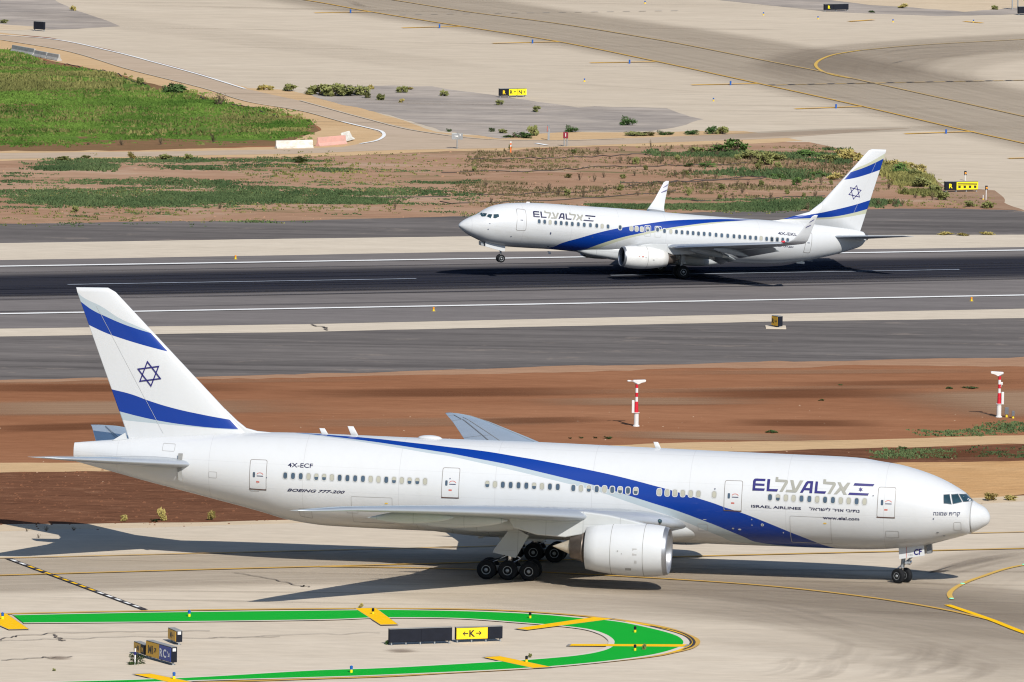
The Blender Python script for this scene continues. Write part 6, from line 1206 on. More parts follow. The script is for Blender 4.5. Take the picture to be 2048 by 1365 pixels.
        for k in range(24):
            a = 2 * PI * k / 24; c0, s0, c1, s1 = math.cos(a), math.sin(a), math.cos(a + .18), math.sin(a + .18)
            f.add([(e0.x - L0 - 0.72, e0.y + .22 * c0, e0.z + .22 * s0), (e0.x - L0 - .66, e0.y + .74 * c0, e0.z + .74 * s0), (e0.x - L0 - .78, e0.y + .74 * c1, e0.z + .74 * s1), (e0.x - L0 - .78, e0.y + .22 * c1, e0.z + .22 * s1)], [(0, 1, 2, 3)], 2)
        f.build('fan', ['black', 'black', 'fan'], eng)
        h = MB(); h.lathe(e0, ax, [(L0 + 3.5, 0.52), (L0 + 4.2, 0.5), (L0 + 4.95, 0.36), (L0 + 4.95, 0.32), (L0 + 4.6, 0.3)], 30); h.build('exhaust_nozzle', 'hot', eng)
        c = MB(); c.lathe(e0, ax, [(L0 + 4.6, 0.28), (L0 + 5.0, 0.22), (L0 + 5.4, 0.03), (L0 + 5.42, 0)], 20); c.build('exhaust_cone', 'hot', eng)
        if side > 0:
            for a0, a1, x0, x1, mi in ((0.02, 0.1, 1.55, 1.72, 0), (-0.55, 0.02, 1.62, 1.65, 0), (0.05, 0.1, 1.25, 1.36, 0), (-0.22, -0.14, 2.6, 2.75, 1), (0.02, 0.05, 1.85, 1.98, 1)):
                rr = 1.012 if x1 < 2.2 else 0.955
                P = [(-(L0 + x), e0.y + rr * math.cos(a), e0.z + rr * math.sin(a)) for a in (a0, a1) for x in (x0, x1)]
                MB().add(P, [(0, 1, 3, 2)]).build('cowl_marking', ('redmark', 'seam_soft')[mi], eng)
        py = MB(); py.prism([(5.0, 2.68), (3.6, 2.95), (1.9, 3.0), (0.2, 2.85), (-0.6, 2.3), (1.6, 2.1), (2.6, 2.35)], 'y', side * 4.83 - 0.16, side * 4.83 + 0.16)
        po = py.build('pylon', 'fairing', root); md = po.modifiers.new('soft', 'BEVEL'); md.width = 0.05; md.segments = 2
        # main gear
        g = MB(); y = side * 2.86; gx = -0.12
        g.tube((gx + 0.1, y, 2.3), (gx, y, 0.95), 0.13, None, 12, 0); g.tube((gx, y, 1.0), (gx, y, 0.55), 0.085, None, 12, 1)
        g.tube((gx, y - 0.45, 0.57), (gx, y + 0.45, 0.57), 0.07, None, 10, 0); g.tube((gx, y, 1.0), (gx + 0.1, side * 1.5, 1.7), 0.07, None, 8, 0)
        g.tube((gx - 0.08, y, 1.15), (gx - 0.4, y, 0.85), 0.04, None, 8, 0); g.tube((gx - 0.4, y, 0.85), (gx, y, 0.62), 0.04, None, 8, 0)
        g.box((gx - 0.1, y, 1.35), (0.5, 0.25, 0.12), 0)
        gear = g.build('landing_gear', ['strut', 'chrome'], root)
        for dy in (-0.43, 0.43): wheel('wheel', (gx, y + dy, 0.575), 0.565, 0.40, 0.27, gear)
        dr = MB(); dr.prism([(0.1, 2.0), (-0.3, 2.0), (-0.28, 1.45), (0.05, 1.45)], 'y', y + side * 0.2 - 0.015, y + side * 0.2 + 0.015); dr.build('gear_door', 'wing', gear)
        # tailplane
        ts = [((-14.6, side * 0.5, 4.46), (-18.1, side * 0.5, 4.50), 0.36, (0, 0, 1)), ((-15.0, side * 1.0, 4.54), (-18.15, side * 1.0, 4.58), 0.32, (0, 0, 1)), ((-18.75, side * 6.95, 5.40), (-19.75, side * 6.95, 5.42), 0.10, (0, 0, 1)), ((-19.1, side * 7.17, 5.44), (-19.8, side * 7.17, 5.45), 0.05, (0, 0, 1))]
        tb = surface(ts, le_mat=1, camber=0, le_frac=2); seam_on(tb, ts, (1.0, 0.7), (2, 0.68), 0.05, 2)
        tb.build('tailplane', ['wing', 'slat', 'seam'], root)
    # fin with its long dorsal fillet
    LT, TT, TB, LB, D1, D2, D3 = NARROW_FIN
    def fin(t, th):
        return ((LB[0] + (LT[0] - LB[0]) * t, 0, LB[1] + (LT[1] - LB[1]) * t), (TB[0] + (TT[0] - TB[0]) * t, 0, TB[1] + (TT[1] - TB[1]) * t), th, (0, 1, 0))
    fs = [((LB[0] + 1.2, 0, LB[1] - 2.0), (TB[0] - 0.3, 0, TB[1] - 0.5), 0.62, (0, 1, 0))] + [fin(t, 0.56 * (1 - t) + 0.18 * t) for t in (0, 0.25, 0.5, 0.75, 0.97)]
    l, r, th, u = fin(1.0, 0.1); fs.append(((l[0] - 0.2, 0, l[2]), (r[0] + 0.03, 0, r[2]), 0.08, u))
    fo = surface(fs, le_mat=1, camber=0, n=16, le_frac=2).build('tail_fin', ['narrow_fin', 'white'], root)
    def half(x, z):
        t = (z - LB[1]) / (LT[1] - LB[1]); a = LB[0] + (LT[0] - LB[0]) * t; b = TB[0] + (TT[0] - TB[0]) * t
        c = max(0.001, min(1, (x - a) / (b - a))); th = 0.56 * (1 - t) + 0.18 * t
        return 5 * th * (0.2969 * math.sqrt(c) - 0.126 * c - 0.3516 * c * c + 0.2843 * c ** 3 - 0.1025 * c ** 4) + 0.004
    half = thickness_probe(fo)
    dz = MB()
    rr = []
    pts = [(D3[0] + 0.3, D3[1] - 0.05), (D3[0] - 0.9, D3[1] + 0.12), tuple(D2), tuple(D1), (LB[0] - 0.1, LB[1] + 0.1), (LB[0] - 0.9, LB[1] + 0.7)]
    for i, (x, z) in enumerate(pts):
        hw = 0.05 + 0.05 * i
        rr.append([(x, -hw, 5.0), (x, -hw * 0.75, z - 0.22 * (z - 5.0)), (x, -hw * 0.3, z - 0.03), (x, hw * 0.3, z - 0.03), (x, hw * 0.75, z - 0.22 * (z - 5.0)), (x, hw, 5.0)])
    dz.loft(rr, 0, True, True, True)
    dz.build('dorsal_fin', 'narrow_fin', fo)
    rd = MB()
    for side in (-1, 1):
        P = []
        for k in range(11):
            t = 0.02 + 0.9 * k / 10
            a = LB[0] + (LT[0] - LB[0]) * t; b = TB[0] + (TT[0] - TB[0]) * t; z = LB[1] + (LT[1] - LB[1]) * t; zt = TB[1] + (TT[1] - TB[1]) * t
            x = a + (b - a) * 0.70; z = z + (zt - z) * 0.70
            P += [(x - 0.008, side * (half(x, z) + 0.01), z), (x + 0.008, side * (half(x, z) + 0.01), z)]
        rd.add(P, [(2 * k, 2 * k + 1, 2 * k + 3, 2 * k + 2) for k in range(10)])
    rd.build('rudder_gap', 'frame', fo)
    (cx, cz), _r, (pa, pb) = NARROW_STAR
    for side in (-1, 1): flat_on_fin('star_emblem', hexstar(cx, cz, 0.67, 0.06, (pa[0] - pb[0], pa[1] - pb[1])), half, side, 'navy', fo)
    side = 1
    for q in NARROW_DOORS:
        d = door(q, sec, side, root, 'narrow_body', True)
        lay('door_marking', [[(sum(p[0] for p in q) / 4 + a, sum(p[1] for p in q) / 4 + b) for a, b in ((-.12, -.04), (.12, -.04), (.12, .03), (-.12, .03))]], sec, side, 0.02, 'ink', d)
    bl, br = NARROW_DOORS[1][3], NARROW_DOORS[1][2]
    for q in NARROW_EXITS:
        o = rounded_quad(q, 0.14); i = rounded_quad(inset(q, 0.05), 0.1)
        lay('overwing_exit', [ring_shape(o, i)], sec, side, 0.012, 'frame', root)
    for x, z, k in NARROW_WINDOWS: cabin_window(x, z, k, sec, side, 0.24, 0.34, root)
    for q in NARROW_COCKPIT:
        c = sum((Vector(p) for p in q), Vector((0, 0))) / len(q)
        big = [tuple(c + (Vector(p) - c) * 1.1) for p in q]
        lay('cockpit_window', [ring_shape(big, q), q], sec, side, 0.012, ['frame', 'cockpit'], root, 0.1, 0.12, [0, 1])
    lay('cockpit_window', [NARROW_COCKPIT[0]], sec, -1, 0.012, 'cockpit', root, 0.1, 0.12)
    for t in NARROW_TEXTS:
        it = t[0].startswith('BOEING')
        V, F = fit_text(t[0], t[1:3], t[3:5], t[5:7], 0.01 if it else 0.015, 0.35 if it else 0)
        lay('lettering', [(V, F)], sec, side, 0.02, 'navy_dark', root)
    x0, z0, x1, z1, xt, zt = NARROW_LOGO
    logo_on('airline_logo', (x0, z0, x1, z1), sec, side, root, ((zt - z0) / abs(x1 - x0)) / 0.0915 * 0.95, 'navy_dark')
    for x, z, w_, h_ in ((17.4, 3.35, .12, .06), (17.5, 2.85, .1, .1), (15.4, 2.4, .12, .08), (11.9, 2.95, .14, .22), (8.0, 2.9, .14, .1), (11.7, 1.75, .2, .08)):
        lay('body_marking', [oval(x, z, w_, h_, 10, 2.2)], sec, side, 0.02, 'ink', root)
    blade_antenna(11.2, 1.43, -0.4, 0.3, 0.15, root); blade_antenna(-13.2, 2.35, -0.18, 0.5, 0.1, root); blade_antenna(13.6, 5.3, 0.12, 0.4, 0.1, root)
    MB().box((-12.3, 0, 1.98), (0.75, 0.3, 0.2), 0, 0, 0.05).build('tail_skid', 'mastwhite', root)
    g = MB(); g.tube((15.75, 0, 1.6), (15.62, 0, 0.75), 0.085, None, 12, 0); g.tube((15.62, 0, 0.8), (15.6, 0, 0.32), 0.055, None, 10, 1); g.tube((15.6, -0.25, 0.34), (15.6, 0.25, 0.34), 0.045, None, 8, 0); g.tube((15.65, 0, 0.95), (16.6, 0, 1.6), 0.045, None, 8, 0)
    ng = g.build('nose_gear', ['strut', 'chrome'], root)
    for s in (-1, 1): wheel('wheel', (15.6, s * 0.2, 0.335), 0.345, 0.2, 0.19, ng)
    for s in (-1, 1):
        d = MB(); d.prism([(17.3, 1.75), (15.4, 1.5), (15.42, 1.0), (15.7, 1.0), (17.25, 1.3)], 'y', s * 0.4 - 0.015, s * 0.4 + 0.015); d.build('gear_door', 'white', ng)
    d = MB(); d.prism([(17.4, 1.65), (17.65, 1.7), (17.6, 1.35), (17.35, 1.3)], 'y', -0.3, 0.3); d.build('gear_door', 'strut', ng)
build_narrow()

# ------------------------------------------------------------------ ground sheets
def rough_edge(pts, amp, seed, step=1.5):
    """outline cut into short pieces and pushed about a little, the way earth and worn edges run"""
    if amp <= 0: return [Vector((p[0], p[1], 0)) for p in pts]
    out = []
    n = len(pts)
    for i in range(n):
        a, b = Vector(pts[i]), Vector(pts[(i + 1) % n])
        L = (b - a).length
        far = max(abs(a.x), abs(b.x)) > 130
        k = 1 if far and L > 400 else max(1, min(200, int(L / step)))
        for j in range(k):
            p = a.lerp(b, j / k)
            q = Vector((p.x * 0.12, p.y * 0.03, seed * 7.3))
            dx = mnoise.noise(q) + 0.5 * mnoise.noise(q * 3.1); dy = mnoise.noise(q + Vector((31, 7, 0))) + 0.6 * mnoise.noise(q * 3.7 + Vector((3, 9, 0))) + 0.35 * mnoise.noise(q * 9.0)
            out.append(Vector((p.x + dx * amp * 0.5, p.y + dy * amp, 0)))
    return out

def sheet(name, pts, mat, z, amp=0.0, seed=1, kind='structure', step=1.5):
    P = rough_edge(pts, amp, seed, step)
    tr = geometry.tessellate_polygon([P])
    mb = MB()
    mb.add([(p.x, p.y, z) for p in P], [t for t in tr])
    o = mb.build(name, mat, fix=False)
    me = o.data
    bm = bmesh.new(); bm.from_mesh(me)
    for f in bm.faces:
        f.normal_update()
        if f.normal.z < 0: f.normal_flip()
    bm.to_mesh(me); bm.free()
    o['kind'] = kind
    return o

g = MB()
g.add([(9000 * math.cos(2 * PI * i / 48), 900 + 9000 * math.sin(2 * PI * i / 48), 0) for i in range(48)], [list(range(48))])
o = g.build('ground', 'soil'); o['kind'] = 'structure'

LAYERS = [
 ('soil_light_edge', 'bare_soil', 'soil_light', 1.6), ('bank_soil', 'dug_soil', 'soil_dark', 1.2), ('sand_track', 'sand_track', 'sand', 1.0), ('sand_mound', 'sand', 'sand_orange', 1.0),
 ('infield_soil', 'infield_soil', 'infield', 1.2), ('meadow_soil', 'meadow_soil', 'meadow_soil', 1.5),
 ('near_shoulder', 'runway_shoulder', 'asphalt', 1.3), ('far_shoulder', 'runway_shoulder', 'asphalt', 1.0),
 ('apron_concrete', 'apron', 'concrete_far', 0.5), ('road_sand', 'sand', 'sand', 2.0), ('infield_gravel', 'gravel', 'gravel', 2.5), ('broken_asphalt', 'old_asphalt', 'asphalt_old', 2.5), ('upper_asphalt', 'old_asphalt', 'asphalt_old', 1.0), ('upper_sand', 'sand', 'sand_pale', 1.5), ('corner_asphalt', 'old_asphalt', 'asphalt_old', 0.8), ('corner_sand', 'sand', 'sand_pale', 2.0),
 ('service_road', 'service_road', 'road', 0.35),
 ('near_strip', 'runway_shoulder', 'strip', 0.25), ('far_strip', 'runway_shoulder', 'strip', 0.25), ('runway', 'runway', 'runway', 0.12),
 ('verge_sand', 'sand_verge', 'sand_pale', 0.8), ('taxiway_concrete', 'taxiway', 'concrete', 0.5)]
LEVEL = {'soil_light_edge': 1, 'bank_soil': 2, 'sand_track': 3, 'sand_mound': 3, 'infield_soil': 1, 'meadow_soil': 1, 'near_shoulder': 2, 'far_shoulder': 2, 'apron_concrete': 3, 'road_sand': 4, 'infield_gravel': 4, 'broken_asphalt': 5, 'upper_asphalt': 5, 'upper_sand': 6, 'corner_asphalt': 5, 'corner_sand': 6, 'service_road': 6, 'near_strip': 3, 'far_strip': 4, 'runway': 5, 'verge_sand': 4, 'taxiway_concrete': 5}
for i, (key, name, mat, amp) in enumerate(LAYERS):
    sheet(name, GROUND[key], mat, LEVEL.get(key, 1) * 0.004, amp, i + 1)
for i, P in enumerate(GRASS['meadow']): sheet('meadow_turf', P, 'turf', 0.008, 4.0, 60 + i)
Z0 = 0.028

def catmull(pts, n=8):
    if len(pts) < 3: return [Vector(p) for p in pts]
    P = [Vector(p) for p in pts]
    P = [P[0] * 2 - P[1]] + P + [P[-1] * 2 - P[-2]]
    out = []
    for i in range(1, len(P) - 2):
        a, b, c, d = P[i - 1:i + 3]
        # centripetal parameters keep unevenly spaced points from overshooting
        t0 = 0.0; t1 = t0 + max(1e-3, (b - a).length) ** 0.5; t2 = t1 + max(1e-3, (c - b).length) ** 0.5; t3 = t2 + max(1e-3, (d - c).length) ** 0.5
        for k in range(n):
            t = t1 + (t2 - t1) * k / n
            A1 = a * ((t1 - t) / (t1 - t0)) + b * ((t - t0) / (t1 - t0)); A2 = b * ((t2 - t) / (t2 - t1)) + c * ((t - t1) / (t2 - t1)); A3 = c * ((t3 - t) / (t3 - t2)) + d * ((t - t2) / (t3 - t2))
            B1 = A1 * ((t2 - t) / (t2 - t0)) + A2 * ((t - t0) / (t2 - t0)); B2 = A2 * ((t3 - t) / (t3 - t1)) + A3 * ((t - t1) / (t3 - t1))
            out.append(B1 * ((t2 - t) / (t2 - t1)) + B2 * ((t - t1) / (t2 - t1)))
    out.append(P[-2])
    return out

def ribbon_pts(pts, w0, w1=None):
    """left and right edges of a strip along a plan polyline"""
    L, Rr = [], []
    n = len(pts)
    for i, p in enumerate(pts):
        a = pts[max(0, i - 1)]; b = pts[min(n - 1, i + 1)]
        d = (b - a).normalized(); s = Vector((-d.y, d.x))
        L.append(p + s * w0); Rr.append(p - s * w0)
    return L, Rr

def paint_line(name, pts, w, mat, z, label=None):
    P = catmull(pts, 10)
    L, Rr = ribbon_pts(P, w / 2)
    mb = MB(); V = []
    for a, b in zip(L, Rr): V += [(a.x, a.y, z), (b.x, b.y, z)]
    mb.add(V, [(2 * i, 2 * i + 1, 2 * i + 3, 2 * i + 2) for i in range(len(P) - 1)])
    o = mb.build(name, mat, fix=False)
    o['kind'] = 'structure'
    return o

PM = {'white': 'paint_white', 'centre': 'paint_centre', 'pale': 'paint_pale', 'yellow': 'paint_yellow', 'bright': 'paint_bright', 'faint': 'paint_faint', 'gold': 'paint_gold', 'orange': 'paint_orange', 'black': 'paint_black', 'grey': 'paint_grey'}

def stain_strip(name, pts, hw, amount, mat, z, cross=16, taper=True, edge=1.9):
    P = catmull(pts, 12)
    s = [0.0]
    for a, b in zip(P, P[1:]): s.append(s[-1] + (b - a).length)
    V, F, soft, lane = [], [], [], []
    n = len(P)
    for i, p in enumerate(P):
        a = P[max(0, i - 1)]; b = P[min(n - 1, i + 1)]
        d = (b - a).normalized(); sd = Vector((-d.y, d.x))
        e = 1.0
        if taper: e = smoothstep(min(s[i], s[-1] - s[i]) / max(1.0, min(22.0, s[-1] * 0.45)))
        for j in range(cross + 1):
            t = j / cross * 2 - 1
            q = p + sd * hw * t
            V.append((q.x, q.y, z)); soft.append(amount * e * smoothstep((1 - abs(t)) * edge)); lane.append((s[i], hw * t, 0.0))
    for i in range(n - 1):
        for j in range(cross):
            k = i * (cross + 1) + j
            F.append((k, k + 1, k + cross + 2, k + cross + 1))
    mb = MB(); mb.add(V, F)
    o = mb.build(name, mat, fix=False, attrs={'soft': ('FLOAT', soft), 'lane': ('FLOAT_VECTOR', lane)})
    o['kind'] = 'structure'
    return o

for i, (mat, am, pts, hw) in enumerate(STAINS):
    stain_strip('dust_streak' if mat in ('dust', 'wet') else 'tyre_marks', pts, hw, am, mat, Z0 + 0.0012 * i, taper=(len(pts) < 5 or mat != 'rubber'), edge=3.4 if mat == 'oil' else 2.2)
Z1 = Z0 + 0.0012 * (len(STAINS) + 1)
rnd = random.Random(4)
for i, pts in enumerate(SCUFFS):
    stain_strip('tyre_marks', pts, 0.3 + rnd.random() * 0.5, 0.15 + rnd.random() * 0.3, 'scuff', Z1 + 0.0008 * (i % 12), 4)
# long tyre streaks along the runway and the taxiway
cy, sy = math.cos(RUNWAY_YAW), math.sin(RUNWAY_YAW)
mid = (Vector(LINES[0][3][1]) + Vector(LINES[1][3][1])) / 2
for k in range(34):
    t0 = rnd.uniform(-90, 60); L = rnd.uniform(25, 110); off = rnd.gauss(0, 8.0)
    a = mid + Vector((cy, sy)) * t0 + Vector((-sy, cy)) * off; b = a + Vector((cy, sy)) * L + Vector((-sy, cy)) * rnd.uniform(-.6, .6)
    stain_strip('tyre_marks', [a, a.lerp(b, 0.5), b], rnd.uniform(0.2, 0.6), rnd.uniform(0.3, 0.7), 'rubber', Z1 + 0.0008 * (k % 12), 4)
for k in range(24):
    x = rnd.uniform(-38, 20); L = rnd.uniform(12, 40); yb = rnd.uniform(738, 768)
    a = Vector((x, yb)); b = Vector((x + L, yb + L * rnd.uniform(-0.03, 0.06)))
    stain_strip('tyre_marks', [a, a.lerp(b, .5), b], rnd.uniform(0.12, 0.5), rnd.uniform(0.12, 0.4), 'oil', Z1 + 0.0008 * (k % 12), 4)
for k in range(40):
    x = rnd.uniform(-60, 60); L = rnd.uniform(18, 60); yb = rnd.uniform(1140, 1345)
    sl = rnd.choice((-0.03, 0.1, -0.55, -0.6, 0.02)) if x > -10 else rnd.uniform(-.1, .15)
    a = Vector((x, yb)); b = Vector((x + L, yb + L * sl))
    stain_strip('tyre_marks', [a, a.lerp(b, .5), b], rnd.uniform(0.3, 1.1), rnd.uniform(0.10, 0.3), 'oil', Z1 + 0.0008 * (k % 12), 4)
Z2 = Z1 + 0.011
for i, (name, col, w, pts) in enumerate(LINES):
    z = Z2 + (0.003 if 'nose' in name or col in ('bright',) else 0.0) + (0.003 if col == 'black' else 0)
    paint_line(name, pts, w, PM[col], z + 0.0004 * (i % 9))
# green island band, cut into short quads between its two edges
def green_band():
    def resample(pts, n):
        P = catmull(pts, 12); s = [0]
        for a, b in zip(P, P[1:]): s.append(s[-1] + (b - a).length)
        out = []; j = 0
        for k in range(n):
            t = s[-1] * k / (n - 1)
            while j < len(P) - 2 and s[j + 1] < t: j += 1
            out.append(P[j].lerp(P[j + 1], (t - s[j]) / max(1e-6, s[j + 1] - s[j])))
        return out
    ou, inn = [Vector(p) for p in GREEN_BAND[0]], [Vector(p) for p in GREEN_BAND[1]]
    poly = catmull(GREEN_BAND[0], 10) + catmull(GREEN_BAND[1], 10)[::-1]
    V = [Vector((p.x, p.y, 0)) for p in poly]
    mb = MB(); mb.add([(p.x, p.y, Z2 + 0.010) for p in V], list(geometry.tessellate_polygon([V])))
    o = mb.build('island_marking', 'paint_green', fix=False); o['kind'] = 'structure'
    # pale border round the green
    for e in (GREEN_BAND[0], GREEN_BAND[1]):
        paint_line('island_border', e, 0.8, 'paint_border', Z2 + 0.008)
green_band()
for name, col, pts in FILLS:
    V = [Vector((p[0], p[1], 0)) for p in pts]
    c = sum(V, Vector()) / len(V)
    B = [c + (p - c) * 1.0 + (p - c).normalized() * 0.22 for p in V]
    mb = MB(); mb.add([(p.x, p.y, Z2 + 0.013) for p in B], list(geometry.tessellate_polygon([B]))); o = mb.build('island_bar_border', 'paint_grey', fix=False); o['kind'] = 'structure'
    mb = MB(); mb.add([(p.x, p.y, Z2 + 0.016) for p in V], list(geometry.tessellate_polygon([V]))); o = mb.build(name, PM[col], fix=False); o['kind'] = 'structure'
# hold bar: black band with yellow dashes
hb = [Vector(p) for p in HOLD_BAR]
mb = MB(); mb.add([(p.x, p.y, Z2 + 0.008) for p in hb], [(0, 1, 2, 3)]); o = mb.build('holding_bar', 'paint_black', fix=False); o['kind'] = 'structure'
for k in range(15):
    t0, t1 = 0.03 + k * 0.0635, 0.03 + k * 0.0635 + 0.036
    q = []
    for t, u in ((t0, .24), (t0, .76), (t1, .76), (t1, .24)):
        q.append((hb[0].lerp(hb[3], t)).lerp(hb[1].lerp(hb[2], t), u))
    mb = MB(); mb.add([(p.x, p.y, Z2 + 0.012) for p in q], [(0, 1, 2, 3)]); o = mb.build('holding_bar_dash', 'paint_bright' if 2 <= k <= 9 else 'paint_white', fix=False); o['kind'] = 'structure'
for w, pts in CRACKS:
    P = []
    for a, b in zip(pts, pts[1:]):
        a, b = Vector(a), Vector(b)
        for k in range(6): P.append(a.lerp(b, k / 6) + Vector((rnd.gauss(0, .08), rnd.gauss(0, .22))))
    o = paint_line('pavement_crack', P + [Vector(pts[-1])], w, 'crack', Z2 + 0.002)
for pts in RUBBLE:   # worn spots in the island concrete
    a, b = (Vector(pts[0]) + Vector(pts[-1])) / 2, (Vector(pts[1]) + Vector(pts[2])) / 2
    stain_strip('dust_streak', [a, a.lerp(b, .5), b], 1.0, 0.7, 'crack_soft', Z2 + 0.003, 6)

# ------------------------------------------------------------------ vegetation
def in_poly(P, x, y):
    px, py = np.array([p[0] for p in P]), np.array([p[1] for p in P])
    ins = np.zeros(len(x), bool); j = len(P) - 1
    for i in range(len(P)):
        c = ((py[i] > y) != (py[j] > y)) & (x < (px[j] - px[i]) * (y - py[i]) / (py[j] - py[i] + 1e-12) + px[i])
        ins ^= c; j = i
    return ins

def value_noise(x, y, sx, sy, seed):
    g = np.random.RandomState(seed).rand(128, 128)
    u, v = x * sx, y * sy
    iu, iv = np.floor(u).astype(int), np.floor(v).astype(int)
    fu, fv = u - iu, v - iv
    fu, fv = fu * fu * (3 - 2 * fu), fv * fv * (3 - 2 * fv)
    a = g[iu % 128, iv % 128]; b = g[(iu + 1) % 128, iv % 128]; c = g[iu % 128, (iv + 1) % 128]; d = g[(iu + 1) % 128, (iv + 1) % 128]
    return (a * (1 - fu) + b * fu) * (1 - fv) + (c * (1 - fu) + d * fu) * fv

def fbm(x, y, sx, sy, seed):
    return 0.5 * value_noise(x, y, sx, sy, seed) + 0.3 * value_noise(x, y, sx * 2.3, sy * 2.3, seed + 1) + 0.2 * value_noise(x, y, sx * 5, sy * 5, seed + 2)

def grass(name, polys, n, hmin, hmax, width, mat, seed, cut=None, blades=5, tone_shift=0.0, label=None, soft=2.6):
    """tufts of crossed leaf blades over the given plots, denser where the cover noise is high"""
    rs = np.random.RandomState(seed)
    pts = []
    area = []
    for P in polys:
        xs = [p[0] for p in P]; ys = [p[1] for p in P]
        area.append(0.5 * abs(sum(P[i - 1][0] * P[i][1] - P[i][0] * P[i - 1][1] for i in range(len(P)))))
    tot = sum(area)
    for P, A in zip(polys, area):
        xs = [max(-75, min(p[0] for p in P)), min(75, max(p[0] for p in P))]; ys = [min(p[1] for p in P), max(p[1] for p in P)]
        k = int(n * A / tot * 2.2) + 10
        x = rs.uniform(xs[0], xs[1], k); y = rs.uniform(ys[0], ys[1], k)
        jx = x + rs.normal(0, .5, k); jy = y + rs.normal(0, 1.5, k)
        ok = in_poly(P, x + 2.0 * (value_noise(x, y, .3, .08, 9) - .5) + rs.normal(0, .5, k), y + 7 * (value_noise(x, y, .25, .1, 19) - .5) + rs.normal(0, soft, k))
        if seed < 13:
            for H in GRASS['bare']: ok &= ~(in_poly(H, x, y + rs.normal(0, 2.0, k)) & (rs.rand(k) < .85))
        pts.append(np.c_[x[ok], y[ok]])
    p = np.concatenate(pts)
    cov = fbm(p[:, 0], p[:, 1], 0.055, 0.13, seed + 50)
    if cut is not None:
        keep = cov + rs.uniform(-.05, .05, len(p)) > cut
        p, cov = p[keep], cov[keep]
    if len(p) > n:
        idx = rs.permutation(len(p))[:n]; p, cov = p[idx], cov[idx]
    n = len(p)
    base = np.clip((cov - (cut or 0.25)) / 0.3, 0, 1)
    H = (hmin + (hmax - hmin) * (0.35 * rs.rand(n) + 0.65 * base))
    m = n * blades
    X = np.repeat(p[:, 0], blades) + rs.normal(0, width * .55, m); Y = np.repeat(p[:, 1], blades) + rs.normal(0, width * .55, m)
    hh = np.repeat(H, blades) * rs.uniform(.6, 1.1, m); a = rs.uniform(0, 2 * PI, m); ww = width * rs.uniform(.25, .6, m)
    lx, ly = rs.normal(0, .28, m) * hh, rs.normal(0, .28, m) * hh
    ca, sa = np.cos(a) * ww, np.sin(a) * ww
    V = np.empty((m, 3, 3))
    V[:, 0] = np.c_[X - ca, Y - sa, np.full(m, -0.02)]; V[:, 1] = np.c_[X + ca, Y + sa, np.full(m, -0.02)]; V[:, 2] = np.c_[X + lx, Y + ly, hh]
    me = bpy.data.meshes.new(name)
    me.vertices.add(m * 3); me.loops.add(m * 3); me.polygons.add(m)
    me.vertices.foreach_set('co', V.reshape(-1))
    me.loops.foreach_set('vertex_index', np.arange(m * 3, dtype=np.int32))
    me.polygons.foreach_set('loop_start', np.arange(0, m * 3, 3, dtype=np.int32))
    tone = np.clip(np.repeat(fbm(p[:, 0], p[:, 1], .16, .07, seed + 80) * 1.9 - .5, blades) + rs.normal(0, .16, m) + tone_shift, 0, 1)
    at = me.attributes.new('tone', 'FLOAT', 'POINT'); at.data.foreach_set('value', np.repeat(tone, 3).astype(np.float32))
    me.materials.append(M[mat]); me.update(calc_edges=True)
    o = bpy.data.objects.new(name, me); COL.objects.link(o)
    o['kind'] = 'stuff'; o['category'] = 'grass'
    if label: o['label'] = label
    return o
grass('grass', GRASS['meadow'], 46000, 0.04, 0.27, 0.34, 'grass_lush', 11, 0.43, 5, 0.0, 'lush green meadow grass beside the curving service road')
grass('grass', GRASS['meadow_olive'], 5000, 0.12, 0.5, 0.36, 'grass_olive', 31, 0.40, 5, -0.25, 'olive and brownish rough grass on the upper left part of the meadow')
for i, P in enumerate(GRASS['bare']): sheet('bare_soil', P, 'meadow_soil', 0.012, 2.0, 70 + i)
grass('grass', GRASS['meadow'], 3500, 0.15, 0.55, 0.4, 'grass_olive', 12, 0.52, 4, -0.3, 'olive weeds and seed heads standing among the lush meadow grass')
grass('grass', GRASS['infield_dense'], 17000, 0.08, 0.36, 0.30, 'grass_dull', 13, 0.48, 5, 0.0, 'thick dull green grass patches on the infield soil')
grass('grass', GRASS['infield_sparse'], 18000, 0.07, 0.28, 0.26, 'grass_dull', 14, 0.53, 5, -0.1, 'thin grass in streaks over the infield soil')
grass('grass', [[(p[0], p[1]) for p in GROUND['infield_soil']]], 9000, 0.08, 0.3, 0.24, 'grass_olive', 15, 0.575, 5, -0.2, 'scattered dry olive grass over the reddish infield')
grass('grass', GRASS['infield_top'], 3800, 0.15, 0.6, 0.34, 'grass_dull', 21, 0.52, 5, -0.1, 'taller dark green weeds along the top of the infield left of the striped tail')
grass('grass', GRASS['infield_right'], 6000, 0.10, 0.42, 0.2, 'grass_dry', 22, 0.53, 4, -0.1, 'brown dry grass and twigs over the bare infield behind the smaller jet')
grass('grass', GRASS['right_edge'], 5000, 0.25, 0.7, 0.32, 'grass_olive', 16, 0.3, 5, 0.1, 'yellow green grass along the concrete edge beyond the white jet tail')
grass('grass', GRASS['track_green'], 1500, 0.08, 0.28, 0.26, 'grass_dull', 17, 0.46, 5, 0.1, 'low green weeds beside the sandy track')

